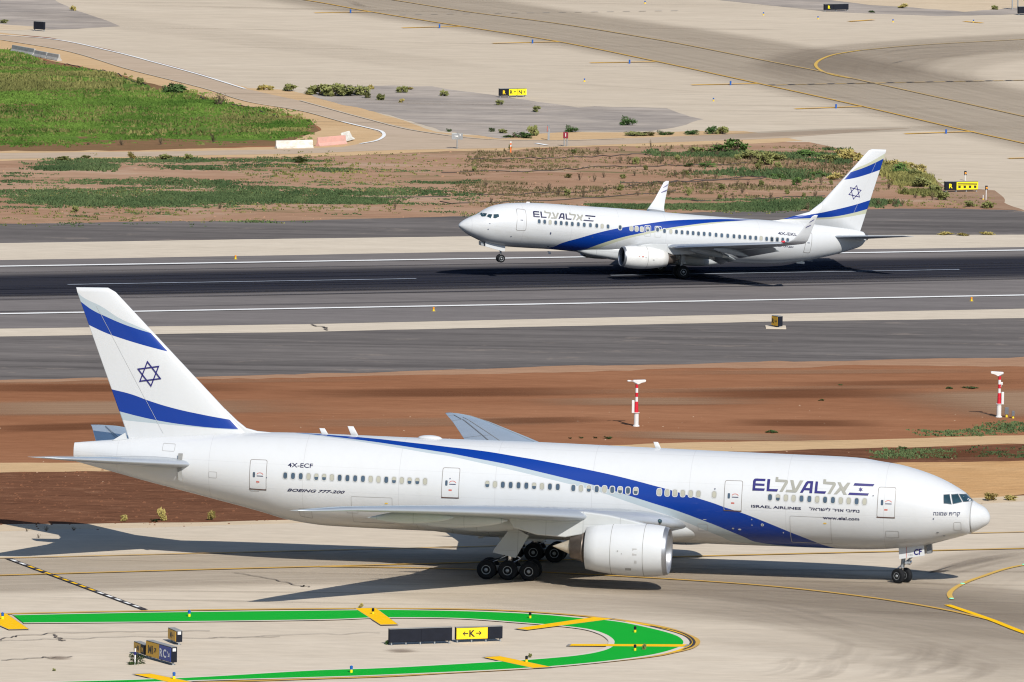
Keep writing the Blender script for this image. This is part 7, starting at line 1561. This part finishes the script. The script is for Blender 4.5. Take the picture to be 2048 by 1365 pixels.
def bush_mesh(kind, seed):
    """unit bush: leaf clumps spread through an uneven dome, on bare twigs"""
    rs = random.Random(seed)
    mb = MB(); tone = []
    def leaf(p, s, t):
        a, b = rs.uniform(0, 2 * PI), (rs.uniform(0.2, 1.35) if kind in 'oy' else rs.uniform(-0.6, 1.1))
        if kind in 'oy': s *= 1.15
        d = Vector((math.cos(a) * math.cos(b), math.sin(a) * math.cos(b), math.sin(b))); u = d.orthogonal().normalized()
        mb.add([p - u * s * .5, p + u * s * .5, p + d * s * 1.5], [(0, 1, 2)], 0)
        tone.extend([t] * 3)
    if kind == 'd':
        for i in range(11):
            a = rs.uniform(0, 2 * PI); r = rs.uniform(.1, .5); top = Vector((math.cos(a) * r, math.sin(a) * r, rs.uniform(.45, 1.0)))
            b = Vector((rs.gauss(0, .05), rs.gauss(0, .05), 0))
            k = len(mb.v); mb.tube(b, top, .022, .008, 4, 1, False); tone.extend([.3] * (len(mb.v) - k))
            for j in range(12):
                leaf(b.lerp(top, rs.uniform(.35, 1.05)) + Vector((rs.gauss(0, .06), rs.gauss(0, .06), rs.gauss(0, .05))), rs.uniform(.04, .10), rs.random())
    else:
        for i in range(7):
            a = rs.uniform(0, 2 * PI); k = len(mb.v)
            mb.tube((0, 0, 0), (math.cos(a) * rs.uniform(.1, .35), math.sin(a) * .3, rs.uniform(.4, .8)), .03, .01, 4, 1, False); tone.extend([.2] * (len(mb.v) - k))
        for i in range(13):
            a = rs.uniform(0, 2 * PI); r = math.sqrt(rs.random()) * .42
            c = Vector((math.cos(a) * r, math.sin(a) * r, rs.uniform(.12, .8) * (1 - r * .8))); cr = rs.uniform(.12, .24); tb = rs.uniform(.1, .9)
            for j in range(34):
                d = Vector((rs.gauss(0, 1), rs.gauss(0, 1), rs.gauss(0, .8))).normalized() * cr * rs.random() ** .4
                p = c + d
                if p.z < .02: p.z = rs.uniform(.02, .1)
                leaf(p, rs.uniform(.05, .12) * (1.3 if kind in 'oy' else 1.0), max(0, min(1, tb * .5 + rs.random() * .3 + (d.z / cr) * .25)))
    o = mb.build('bush', ['leaf_' + kind, 'wood'], None, fix=False, attrs={'tone': ('FLOAT', tone)})
    me = o.data; bpy.data.objects.remove(o)
    return me
BUSH = {k: [bush_mesh(k, 100 * i + ord(k)) for i in range(3)] for k in 'gGoyd'}

ORD = ['leftmost', 'second', 'third', 'fourth', 'fifth', 'sixth', 'seventh', 'eighth', 'ninth', 'tenth', 'eleventh', 'twelfth', 'thirteenth', 'fourteenth', 'fifteenth', 'sixteenth', 'seventeenth', 'eighteenth', 'nineteenth', 'twentieth']
def order_word(i): return 'leftmost' if i == 0 else ORD[min(i, 19)] + ' from left'
TONES = {'g': 'dark green', 'G': 'fresh green', 'o': 'olive green', 'y': 'straw yellow', 'd': 'brown dry'}
def put_bush(x, y, w, h, t, seed):
    rs = random.Random(seed)
    o = bpy.data.objects.new('shrub', BUSH[t][rs.randrange(3)]); COL.objects.link(o)
    o.location = (x, y, 0); o.scale = (w * 1.1, w * 1.1, h * 1.25); o.rotation_euler = (0, 0, rs.uniform(0, 6.28))
    return o
def sx(x, y): return x / y
SHL = {}
items = sorted(SHRUBS, key=lambda s: sx(s[0], s[1]))
for i, (x, y, w, h, t) in enumerate(items):
    u = 1024 + x / y * CAM['f']
    if y > 1130 and u < 480: reg = 'by the green meadow and its road'
    elif y > 1085 and u < 960: reg = 'on the left edge of the broken grey asphalt'
    elif y > 1060: reg = 'on the right edge of the broken grey asphalt'
    elif u < 800: reg = 'along the sandy side of the lower service road'
    elif u > 1665: reg = 'at the concrete edge near the striped tail fin'
    else: reg = 'on the infield behind the smaller jet'
    k = SHL.setdefault((reg, t), []); k.append((x, y, w, h, t, i))
for (reg, t), l in SHL.items():
    for j, (x, y, w, h, tt, i) in enumerate(l):
        o = put_bush(x, y, w, h, t, i)
        lab = f'{TONES[t]} bush {reg}' + ('' if len(l) == 1 else ', ' + ('leftmost' if j == 0 else ORD[min(j, 19)] + ' from left'))
        tag(o, lab, 'bush', 'bushes ' + reg)
for i, (x, y, w, h) in enumerate(DRY):
    tag(put_bush(x, y, w, h, 'd' if i % 3 else 'o', 500 + i), 'small twiggy bush growing singly on the bare infield behind the smaller jet', 'bush', 'twiggy bushes on the infield')
tl = sorted(TUFTS, key=lambda s: sx(s[0], s[1]))
cnt = {}
for s in tl: cnt[s[4]] = cnt.get(s[4], 0) + 1
seen = {}
for i, (x, y, w, h, t) in enumerate(tl):
    o = put_bush(x, y, w, h, t, 900 + i); o.name = 'weed_tuft'
    j = seen.get(t, 0); seen[t] = j + 1
    where = 'between the big jet and the camera' if y < 742 else ('on the soil between taxiway and runway' if y < 880 else 'on far pavement edges')
    tag(o, f'{TONES[t]} weed tuft {where}, ' + (order_word(j) if cnt[t] > 1 else 'the only one'), 'weed', 'weed tufts')

# clods of dug earth on the bank, one loose mass
def clods(name, polys, n, smin, smax, mat, seed, label):
    rs = np.random.RandomState(seed); mb = MB()
    k = 0
    while k < n:
        P = polys[rs.randint(len(polys))]
        x = rs.uniform(max(-60, min(p[0] for p in P)), min(60, max(p[0] for p in P))); y = rs.uniform(min(p[1] for p in P), max(p[1] for p in P))
        if not in_poly(P, np.array([x]), np.array([y]))[0]: continue
        s = smin + (smax - smin) * rs.rand() ** 3
        q = [(x + s * a * rs.uniform(.6, 1.2), y + s * b * rs.uniform(.6, 1.2), s * c * rs.uniform(.5, 1.0)) for a, b, c in ((-1, -.7, 0), (.8, -1, 0), (1, .8, 0), (-.8, 1, 0), (-.4, -.3, .8), (.5, -.2, .7), (.2, .5, .9))]
        mb.add(q, [(0, 1, 5, 4), (1, 2, 6, 5), (2, 3, 6), (3, 0, 4, 6), (4, 5, 6)]); k += 1
    o = mb.build(name, mat, fix=False); o['kind'] = 'stuff'; o['category'] = 'soil clods'; o['label'] = label
    return o
bank = [p for p in GROUND['bank_soil']]
clods('soil_clods', [[(max(-60, min(14, p[0])), p[1]) for p in bank]], 2600, 0.04, 0.17, 'soil_dark', 3, 'dug dark earth clods on the bank beyond the taxiway')
clods('soil_clods', [GROUND['infield_soil']], 700, 0.04, 0.16, 'soil_light', 6, 'loose pale clods over the reddish infield soil')
clods('stones', [[(-55, 800), (55, 815), (55, 885), (-55, 850)]], 260, 0.03, 0.11, 'gravel', 18, 'small pale stones strewn over the red soil by the masts')
clods('stones', [GROUND['verge_sand']], 260, 0.04, 0.13, 'soil_dark', 8, 'small dark stones and litter on the pale taxiway verge')

# irrigation pipes
for i, pts in enumerate(PIPES):
    P = catmull(pts, 8); mb = MB()
    q = [Vector((p.x + rnd.gauss(0, .05), p.y + rnd.gauss(0, .8), 0.05)) for p in P]
    for a, b in zip(q, q[1:]): mb.tube(a, b, 0.05, None, 6, 0, False)
    o = mb.build('hose', 'hose')
    lab = ['black hose in front of the smaller jet cockpit side, farthest right run', 'black hose behind the far winglet across the infield', 'black hose just below the service road on the infield', 'short black hose behind the smaller jet far wing tip', 'black hose nearest the shoulder behind the smaller jet', 'black hose just above the smaller jet cabin roof', 'short black hose ahead of the smaller jet nose', 'dark edging hose on top of the green meadow, left end', 'dark edging hose along the right rim of the green meadow'][i]
    tag(o, lab, 'hose', 'hoses on the infield')

# ------------------------------------------------------------------ signs
def sign(name, spec, panels, label, depth=0.28, legs=3, cap=True, body='sign_black', group=None, clear=0.2, endlight=False):
    """panels: (share of width, panel material, text, letter material); runs left to right as seen from the front"""
    x0, y0, x1, y1, h = spec
    Wd = math.hypot(x1 - x0, y1 - y0); a = math.atan2(y1 - y0, x1 - x0)
    root = empty('airfield_sign', (x0, y0, 0), (0, 0, a))
    tag(root, label, 'sign', group)
    fr = MB(); fr.box((Wd / 2, depth / 2, clear + (h - clear) / 2), (Wd, depth, h - clear), 0, 0, 0.02)
    fr.box((Wd / 2, depth / 2, h + 0.012), (Wd + 0.02, depth + 0.02, 0.03), 1)
    fr.build('frame', [body, 'seam_soft'], root)
    t = 0.0
    for share, pm, txt, lm in panels:
        w = Wd * share
        mb = MB()
        m = 0.035
        mb.box((t + w / 2, -0.012, clear + (h - clear) / 2), (w - m, 0.03, h - clear - 2 * m), 0)
        mats_ = [pm]
        if txt:
            mats_.append(lm)
            hh = (h - clear) * 0.52; zz = clear + (h - clear) * 0.24
            if txt == 'BAR':   # holding pattern pictogram: one line over a row of blocks
                zc = clear + (h - clear) * 0.60
                mb.box((t + w / 2, -0.034, zc), (w * 0.9, 0.012, 0.07), 1)
                mb.box((t + w / 2, -0.034, zc + 0.14), (w * 0.9, 0.012, 0.05), 1)
                for k in range(4): mb.box((t + w * (0.14 + 0.24 * k), -0.034, clear + (h - clear) * 0.36), (w * 0.11, 0.012, 0.22), 1)
            else:
                glyphs = []; items = list(txt); adv = 0.0
                for ch in items:
                    if ch in '\u2190\u2192\u2191\u2197\u2198': glyphs.append((ch, 0.95)); adv += 0.95 + .16
                    elif ch == ' ': glyphs.append((ch, 0.3)); adv += 0.3
                    else:
                        V, F = text_shape(ch, 0.03); ww = max(v[0] for v in V) - min(v[0] for v in V); cp = max(v[1] for v in text_shape('E', .03)[0]); glyphs.append((ch, ww / cp)); adv += ww / cp + .16
                sc = min(hh, (w - 0.12) / adv)
                u = t + w / 2 - (adv - .16) * sc / 2; zc = zz + (hh - sc) / 2
                for ch, aw in glyphs:
                    if ch == ' ': pass
                    elif aw == 0.95 and ch in '\u2190\u2192\u2191\u2197\u2198':
                        ang = {'\u2192': 0, '\u2190': PI, '\u2191': PI / 2, '\u2197': PI / 4, '\u2198': -PI / 4}[ch]
                        cx, cz = u + aw * sc / 2, zc + sc / 2
                        P = [(-.45, -.075), (.25, -.075), (.25, .075), (-.45, .075)], [(.47, 0), (.10, .36), (.02, .27), (.27, 0)], [(.47, 0), (.27, 0), (.02, -.27), (.10, -.36)]
                        for q in P:
                            mb.add([(cx + (p[0] * math.cos(ang) - p[1] * math.sin(ang)) * sc, -0.034, cz + (p[0] * math.sin(ang) + p[1] * math.cos(ang)) * sc) for p in q], [(0, 1, 2, 3)], 1)
                    else:
                        V, F = text_shape(ch, 0.03); xm = min(v[0] for v in V); cp = max(v[1] for v in text_shape('E', .03)[0])
                        mb.add([(u + (v[0] - xm) / cp * sc, -0.034, zc + v[1] / cp * sc) for v in V], F, 1)
                    u += (aw + (0 if ch == ' ' else .16)) * sc
        mb.build('panel', mats_, root)
        t += w
    for k in range(legs):
        x = Wd * (0.04 + 0.92 * k / max(1, legs - 1)) if legs > 1 else Wd / 2
        lg = MB(); lg.box((x, depth / 2, clear / 2), (0.07, 0.12, clear), 0); lg.box((x, depth / 2, 0.012), (0.16, 0.34, 0.024), 0); lg.build('leg', 'steel', root)
    if endlight:
        el = MB(); el.box((Wd + 0.012, depth / 2, clear + (h - clear) * 0.82), (0.03, depth * 0.55, 0.2), 0, 0, 0.01); el.build('end_plate', 'mastwhite', root)
    return root
Sg = SIGNS
LA, RA, UA, NE, SE = '\u2190', '\u2192', '\u2191', '\u2197', '\u2198'
sign('airfield_sign', Sg['blank'], [(.5, 'sign_black', None, None), (.5, 'sign_black', None, None)], 'long blank black sign board left of the yellow K sign', legs=5)
sign('airfield_sign', Sg['k'], [(.68, 'sign_yellow', LA + 'K' + RA, 'sign_letter'), (.32, 'sign_black', None, None)], 'yellow taxiway sign with letter K between two arrows and a black end panel', legs=4)
sign('airfield_sign', Sg['m1'], [(1.0, 'sign_amber', 'M' + RA, 'sign_letter')], 'short amber sign turned sideways behind the amber and blue sign, close to the green band', endlight=True, legs=2, depth=0.42)
sign('airfield_sign', Sg['mm'], [(.66, 'sign_amber', LA + 'M', 'sign_letter'), (.34, 'sign_black', 'M', 'sign_amber')], 'amber and black sign with a left arrow behind the white post', endlight=True, legs=2, depth=0.42)
sign('airfield_sign', Sg['rc'], [(.53, 'sign_amber', 'M1' + NE, 'sign_letter'), (.47, 'sign_blue', 'RC' + SE, 'sign_white')], 'amber and blue sign reading M1 and RC with arrows', endlight=True, legs=3, depth=0.42)
sign('airfield_sign', Sg['runway'], [(1.0, 'sign_amber', 'R' + RA, 'sign_letter')], 'small amber R sign on a concrete pad at the near runway shoulder', legs=2, depth=0.5)
sign('airfield_sign', Sg['rn'], [(.34, 'sign_black', 'R', 'sign_yellow'), (.32, 'sign_lemon', 'R' + UA, 'sign_letter'), (.34, 'sign_lemon', 'N' + RA, 'sign_letter')], 'black and lemon sign with R and N arrows on the far concrete', legs=4)
sign('airfield_sign', Sg['r_top'], [(.37, 'sign_black', 'R', 'sign_lemon'), (.63, 'sign_black', None, None)], 'black sign with a framed yellow R at the top right', legs=3)
sign('airfield_sign', Sg['r_corner'], [(1.0, 'sign_black', 'R', 'sign_amber')], 'dark sign cut by the right picture edge beside two steel posts', legs=2)
sign('airfield_sign', Sg['r_hold'], [(.34, 'sign_black', 'R', 'sign_lemon'), (.66, 'sign_lemon', 'BAR', 'sign_letter')], 'black R and lemon holding pattern sign right of the smaller jet tail', legs=4)
sign('airfield_sign', Sg['dark'], [(1.0, 'sign_black', None, None)], 'small blank black sign at the upper left on sand', legs=2)
# concrete pad of the runway sign
x0, y0, x1, y1, h = Sg['runway']
MBp = MB(); MBp.box(((x0 + x1) / 2 + .1, (y0 + y1) / 2 + .3, 0.06), (1.7, 2.2, 0.12), 0, 0, 0.02); o = MBp.build('sign_pad', 'strip'); o['kind'] = 'structure'

# ------------------------------------------------------------------ transmissometer masts
def mast(spec, flip, label, extra):
    x, y, h = spec
    root = empty('visibility_mast', (x, y, 0)); tag(root, label, 'mast', 'red and white masts')
    h0 = h * 0.285
    b = MB(); b.tube((0, 0, 0), (0, 0, 0.09), 0.26, 0.24, 20, 0); b.tube((0, 0, 0.08), (0, 0, h0), 0.185, None, 20, 0); b.tube((0, 0, h0), (0, 0, h0 + 0.05), 0.25, None, 20, 0); b.build('pedestal', 'mastwhite', root)
    z = [h0 + .05, h * .53, h * .63, h * .72, h * .82, h * .905]
    c = MB()
    for i in range(5): c.tube((0, 0, z[i]), (0, 0, z[i + 1]), 0.155 if i == 0 else 0.11, 0.125 if i == 0 else 0.11, 16, i % 2)
    c.build('pole', ['red', 'mastwhite'], root)
    k = 1 if flip else -1
    w = MB(); w.box((k * 0.26, -0.06, h * .42), (0.2, 0.26, h * .27), 0, 0, 0.03); w.build('control_box', 'mastwhite', root)
    hd = MB()
    s = -k
    hd.prism([(-.30 * s, .19), (-.02 * s, -.02), (.15 * s, -.02), (.36 * s, .10), (.66 * s, .17), (.70 * s, .30), (.62 * s, .34), (-.28 * s, .30)], 'y', -.14, .14)
    ho = hd.build('sensor_head', 'mastwhite', root); ho.location = (0, 0, h * .905)
    md = ho.modifiers.new('soft', 'BEVEL'); md.width = .025; md.segments = 2
    sl = MB(); sl.prism([(-.30 * s, .16), (.02 * s, .0), (.06 * s, .03), (-.28 * s, .20)], 'y', -.15, .15); so = sl.build('lens_slot', 'seam', root); so.location = (0, 0, h * .905)
    if extra:
        t = MB(); t.lathe((-.48 * s, 0, h * .905 + .22), (-s, 0, 0), [(0, .0), (0, .07), (.22, .075), (.26, .0)], 14); t.tube((-.5 * s, 0, h * .905 + .22), (-.2 * s, 0, h * .905 + .2), .035, None, 8); t.build('receiver', 'mastwhite', root)
    else:
        t = MB(); t.box((.17, -.02, h * .74), (.16, .14, .22), 0, 0, .03); t.tube((.08, 0, h * .66), (.2, 0, h * .72), .03, None, 8); t.build('lamp_bracket', 'mastwhite', root)
mast(MASTS[0], False, 'red and white banded sensor mast alone on the brown soil above the jet cabin', True)
mast(MASTS[1], True, 'red and white banded sensor mast beside two small grey boxes at the right', False)
for i, (x, y, h) in enumerate(BOXES):
    root = empty('junction_box', (x, y, 0)); tag(root, ('larger grey box on a yellow stub right beside the right-hand mast', 'smaller grey box on a yellow stub, farther from the right-hand mast')[i], 'box', 'grey boxes by the mast')
    MB().tube((0, 0, 0), (0, 0, h * .3), .10, .06, 12, 0).build('stub', 'yellow_base', root)
    MB().box((0, 0, h * .64), (h * .38, .22, h * .68), 0, 0, .02).build('housing', 'box_grey', root)

# ------------------------------------------------------------------ small lights
def edge_light(x, y, lens, base, h, name, label, group, fat=1.0, pad=True):
    root = empty(name, (x, y, 0)); tag(root, label, 'light', group)
    b = MB()
    if pad: b.tube((0, 0, 0), (0, 0, 0.03), .17 * fat, None, 14, 0)
    b.tube((0, 0, 0.02), (0, 0, h * .52), .075 * fat, None, 10, 0); b.build('stem', base, root)
    l = MB(); l.tube((0, 0, h * .52), (0, 0, h * .92), .075 * fat, .085 * fat, 12, 0); l.tube((0, 0, h * .92), (0, 0, h), .085 * fat, .03, 12, 0); l.build('lens', lens, root)
    return root
for i, (x, y) in enumerate(BLUE_FAR): edge_light(x, y, 'blue_lens', 'blue_lens', .46, 'edge_light', 'blue post on an orange bar of the far apron, ' + ('leftmost' if i == 0 else ORD[i] + ' from left'), 'blue posts along the far apron', 1.25, False)
SMALL = ['tiny blue and yellow light alone above the R and N sign', 'tiny dark light between two orange bars on the far apron', 'tiny blue light near the top edge left of the framed R sign', 'tiny bright blue light left of the framed R sign', 'tiny dark light just below the framed R sign', 'tiny dark light right of the framed R sign near an orange bar', 'tiny blue light on the rightmost top orange bar']
for i, (x, y) in enumerate(BLUE_SMALL): edge_light(x, y, 'blue_lens', 'yellow_base', .36, 'edge_light', SMALL[i], 'small far lights', 1.0)
NEARL = ['blue and yellow light on the upper green band above the amber signs', 'blue light on the yellow bar at the left edge', 'blue light on the lowest yellow bar at the bottom left', 'blue and yellow light on the lower green band at the bottom centre']
for i, (x, y) in enumerate(BLUE_NEAR): edge_light(x, y, 'blue_lens', 'sign_lemon', .52, 'edge_light', NEARL[i], 'blue lights round the island', 1.2, False)
NB = ['black topped light on the upper yellow bar', 'black topped light on the green band right of the K sign', 'black topped light on the wide green end, upper one', 'black topped light on the wide green end beside the long yellow bar', 'black topped light above the lower yellow bar right of the K sign']
for i, (x, y) in enumerate(BLACK_NEAR): edge_light(x, y, 'sign_black', 'sign_yellow', .48, 'edge_light', NB[i], 'dark lights round the island', 1.1)
OL = ['orange runway light on the far runway edge', 'orange runway light on the near runway edge at the centre', 'orange runway light on the near runway edge at the right']
for i, (x, y) in enumerate(ORANGE_LIGHT): edge_light(x, y, 'orange', 'yellow_base', .36, 'runway_light', OL[i], 'orange runway lights', 1.1)

# guard lights by the holding sign
for i, (x, y, h) in enumerate(WIGWAG[:2]):
    h = max(h, .9)
    root = empty('guard_light', (x, y, 0)); tag(root, ('guard light behind the lemon holding sign', 'guard light on a pale pole right of the lemon holding sign')[i], 'light', 'guard lights')
    MB().tube((0, 0, 0), (0, 0, h * .72), .045, None, 10, 0).build('pole', 'mastwhite', root)
    MB().box((.02, .05, h * .82), (.24, .16, .42), 0, 0, .03).build('housing', 'sign_black', root)
    MB().lathe((.04, -.03, h * .82), (0, -1, 0), [(0, .10), (.05, .10), (.07, .06), (.075, 0)], 14, 0).build('lens', 'orange', root)
x, y, h = WIGWAG[2]
root = empty('stub_post', (x, y, 0)); tag(root, 'short white stub post left of the pale guard light pole', 'post')
MB().tube((0, 0, 0), (0, 0, .12), .07, None, 10, 0).build('base', 'yellow_base', root); MB().tube((0, 0, .1), (0, 0, max(.45, h)), .045, None, 10, 0).build('post', 'mastwhite', root)

# white marker post by the amber signs
x, y, h = POST_WHITE
root = empty('marker_post', (x, y, 0)); tag(root, 'slim white marker post with a dark band in front of the amber signs', 'post')
MB().tube((0, 0, 0), (0, 0, h), .055, .05, 12, 0).build('post', 'mastwhite', root); MB().tube((0, 0, h * .62), (0, 0, h * .80), .062, None, 12, 0).build('band', 'navy', root)

# road signs
x, y, h = ROADSIGNS[0]
root = empty('road_sign', (x, y, 0)); tag(root, 'pair of grey sign backs on one post at the road fork', 'road sign')
MB().tube((0, 0, 0), (0, 0, h), .06, None, 10, 0).build('post', 'steel', root)
MB().box((-.29, -.05, h - .35), (.52, .04, .62), 0, .08, .01).build('plate', 'steel', root); MB().box((.29, -.05, h - .35), (.52, .04, .62), 0, -.08, .01).build('plate', 'steel', root)
mk = MB(); mk.add([(.1, -.08, h - .25), (.1, -.08, h - .45), (-.35, -.08, h - .3)], [(0, 1, 2)]); mk.box((.3, -.085, h - .2), (.13, .01, .13), 0); mk.build('sign_marking', 'mastwhite', root)
x, y, h = ROADSIGNS[1]
root = empty('road_sign', (x, y, 0)); tag(root, 'grey sign seen edge-on with a dark red strip, beyond the road', 'road sign')
MB().box((0, 0, h * .35), (.2, .1, h * .7), 0, 0, .01).build('post', 'steel', root)
MB().box((-.03, -.02, h * .78), (.3, .12, h * .44), 0, .9, .01).build('plate', 'steel', root); MB().box((-.12, -.13, h * .74), (.16, .05, h * .34), 0, .9, .01).build('warning_strip', 'redmark', root)
x, y, h = ROADSIGNS[2]
root = empty('road_sign', (x, y, 0)); tag(root, 'dark red sign on two grey posts at the near road side', 'road sign')
for s in (-1, 1): MB().tube((s * .14, 0, 0), (s * .14, 0, h), .06, None, 10, 0).build('post', 'steel', root)
MB().box((0, -.08, h * .78), (.5, .05, h * .42), 0, 0, .01).build('plate', plain('dark_red_plate', (.22, .02, .035), .4), root); MB().box((0, -.115, h * .80), (.07, .02, .35), 0).build('sign_marking', 'mastwhite', root)
x, y, h = ROADSIGNS[3]
root = empty('delineator', (x, y, 0)); tag(root, 'orange and white flexible marker pole at the road edge', 'marker')
mb = MB(); n = 7
for i in range(n): mb.tube((0, 0, h * i / n), (0, 0, h * (i + 1) / n), .085, None, 10, 1 if i in (4, 6) else 0)
mb.build('pole', [plain('marker_orange', (.75, .19, .05), .5), 'mastwhite'], root); MB().tube((0, 0, 0), (0, 0, .06), .22, .2, 12, 0).build('base', 'sign_black', root)
root = empty('sign_gantry', ((CORNER_POSTS[0][0] + CORNER_POSTS[1][0]) / 2, CORNER_POSTS[0][1], 0)); tag(root, 'two tall steel posts with a plate at the top right corner', 'sign post')
for s in (-1, 1): MB().tube((s * .33, 0, 0), (s * .33, 0, 2.2), .08, None, 10, 0).build('post', 'steel', root)
MB().box((0, -.1, 2.0), (1.0, .05, .8), 0, 0, .01).build('plate', 'steel', root)

# concrete road barriers
BL = [('grey concrete barrier at far left above the meadow, longest of three', 'barrier_grey'), ('grey concrete barrier above the meadow, middle of three', 'barrier_grey'), ('pale end barrier above the meadow, rightmost of three', 'barrier_grey'), ('chipped white barrier beside the lower road', 'barrier_white'), ('faded pink barrier beside the lower road', 'barrier_pink'), ('white barrier standing tilted at the end of the pink one', 'barrier_white')]
for i, (x0, y0, x1, y1, h) in enumerate(BARRIERS):
    L = math.hypot(x1 - x0, y1 - y0); a = math.atan2(y1 - y0, x1 - x0)
    h = max(.65, min(1.0, h))
    if i < 3: L *= 0.99
    mb = MB()
    mb.prism([(-.30, 0), (.30, 0), (.30, .09), (.13, .34), (.08, h), (-.08, h), (-.13, .34), (-.30, .09)], 'x', 0, L)
    o = mb.build('road_barrier', BL[i][1]); o.location = (x0, y0, 0); o.rotation_euler = (R(-24) if i == 5 else 0, 0, a)
    md = o.modifiers.new('soft', 'BEVEL'); md.width = .03; md.segments = 2
    tag(o, BL[i][0], 'barrier', 'road barriers')

# green in-pavement lights on the right-hand curve
for i, k in enumerate((2, 4, 7)):
    P = [l for l in LINES if l[0] == 'taxiway_curve_line'][1][3]
    x, y = P[k]
    o = MB().lathe((x, y, Z2), (0, 0, 1), [(0.0, .16), (.05, .14), (.06, .07), (.06, 0)], 14).build('pavement_light', plain('green_lens', (.2, .75, .45), .3) if i == 0 else bpy.data.materials['green_lens'])
    tag(o, ('green inset light on the curved yellow line, farthest', 'green inset light on the curved yellow line, middle', 'green inset light on the curved yellow line, nearest the bend')[i], 'light', 'green inset lights')
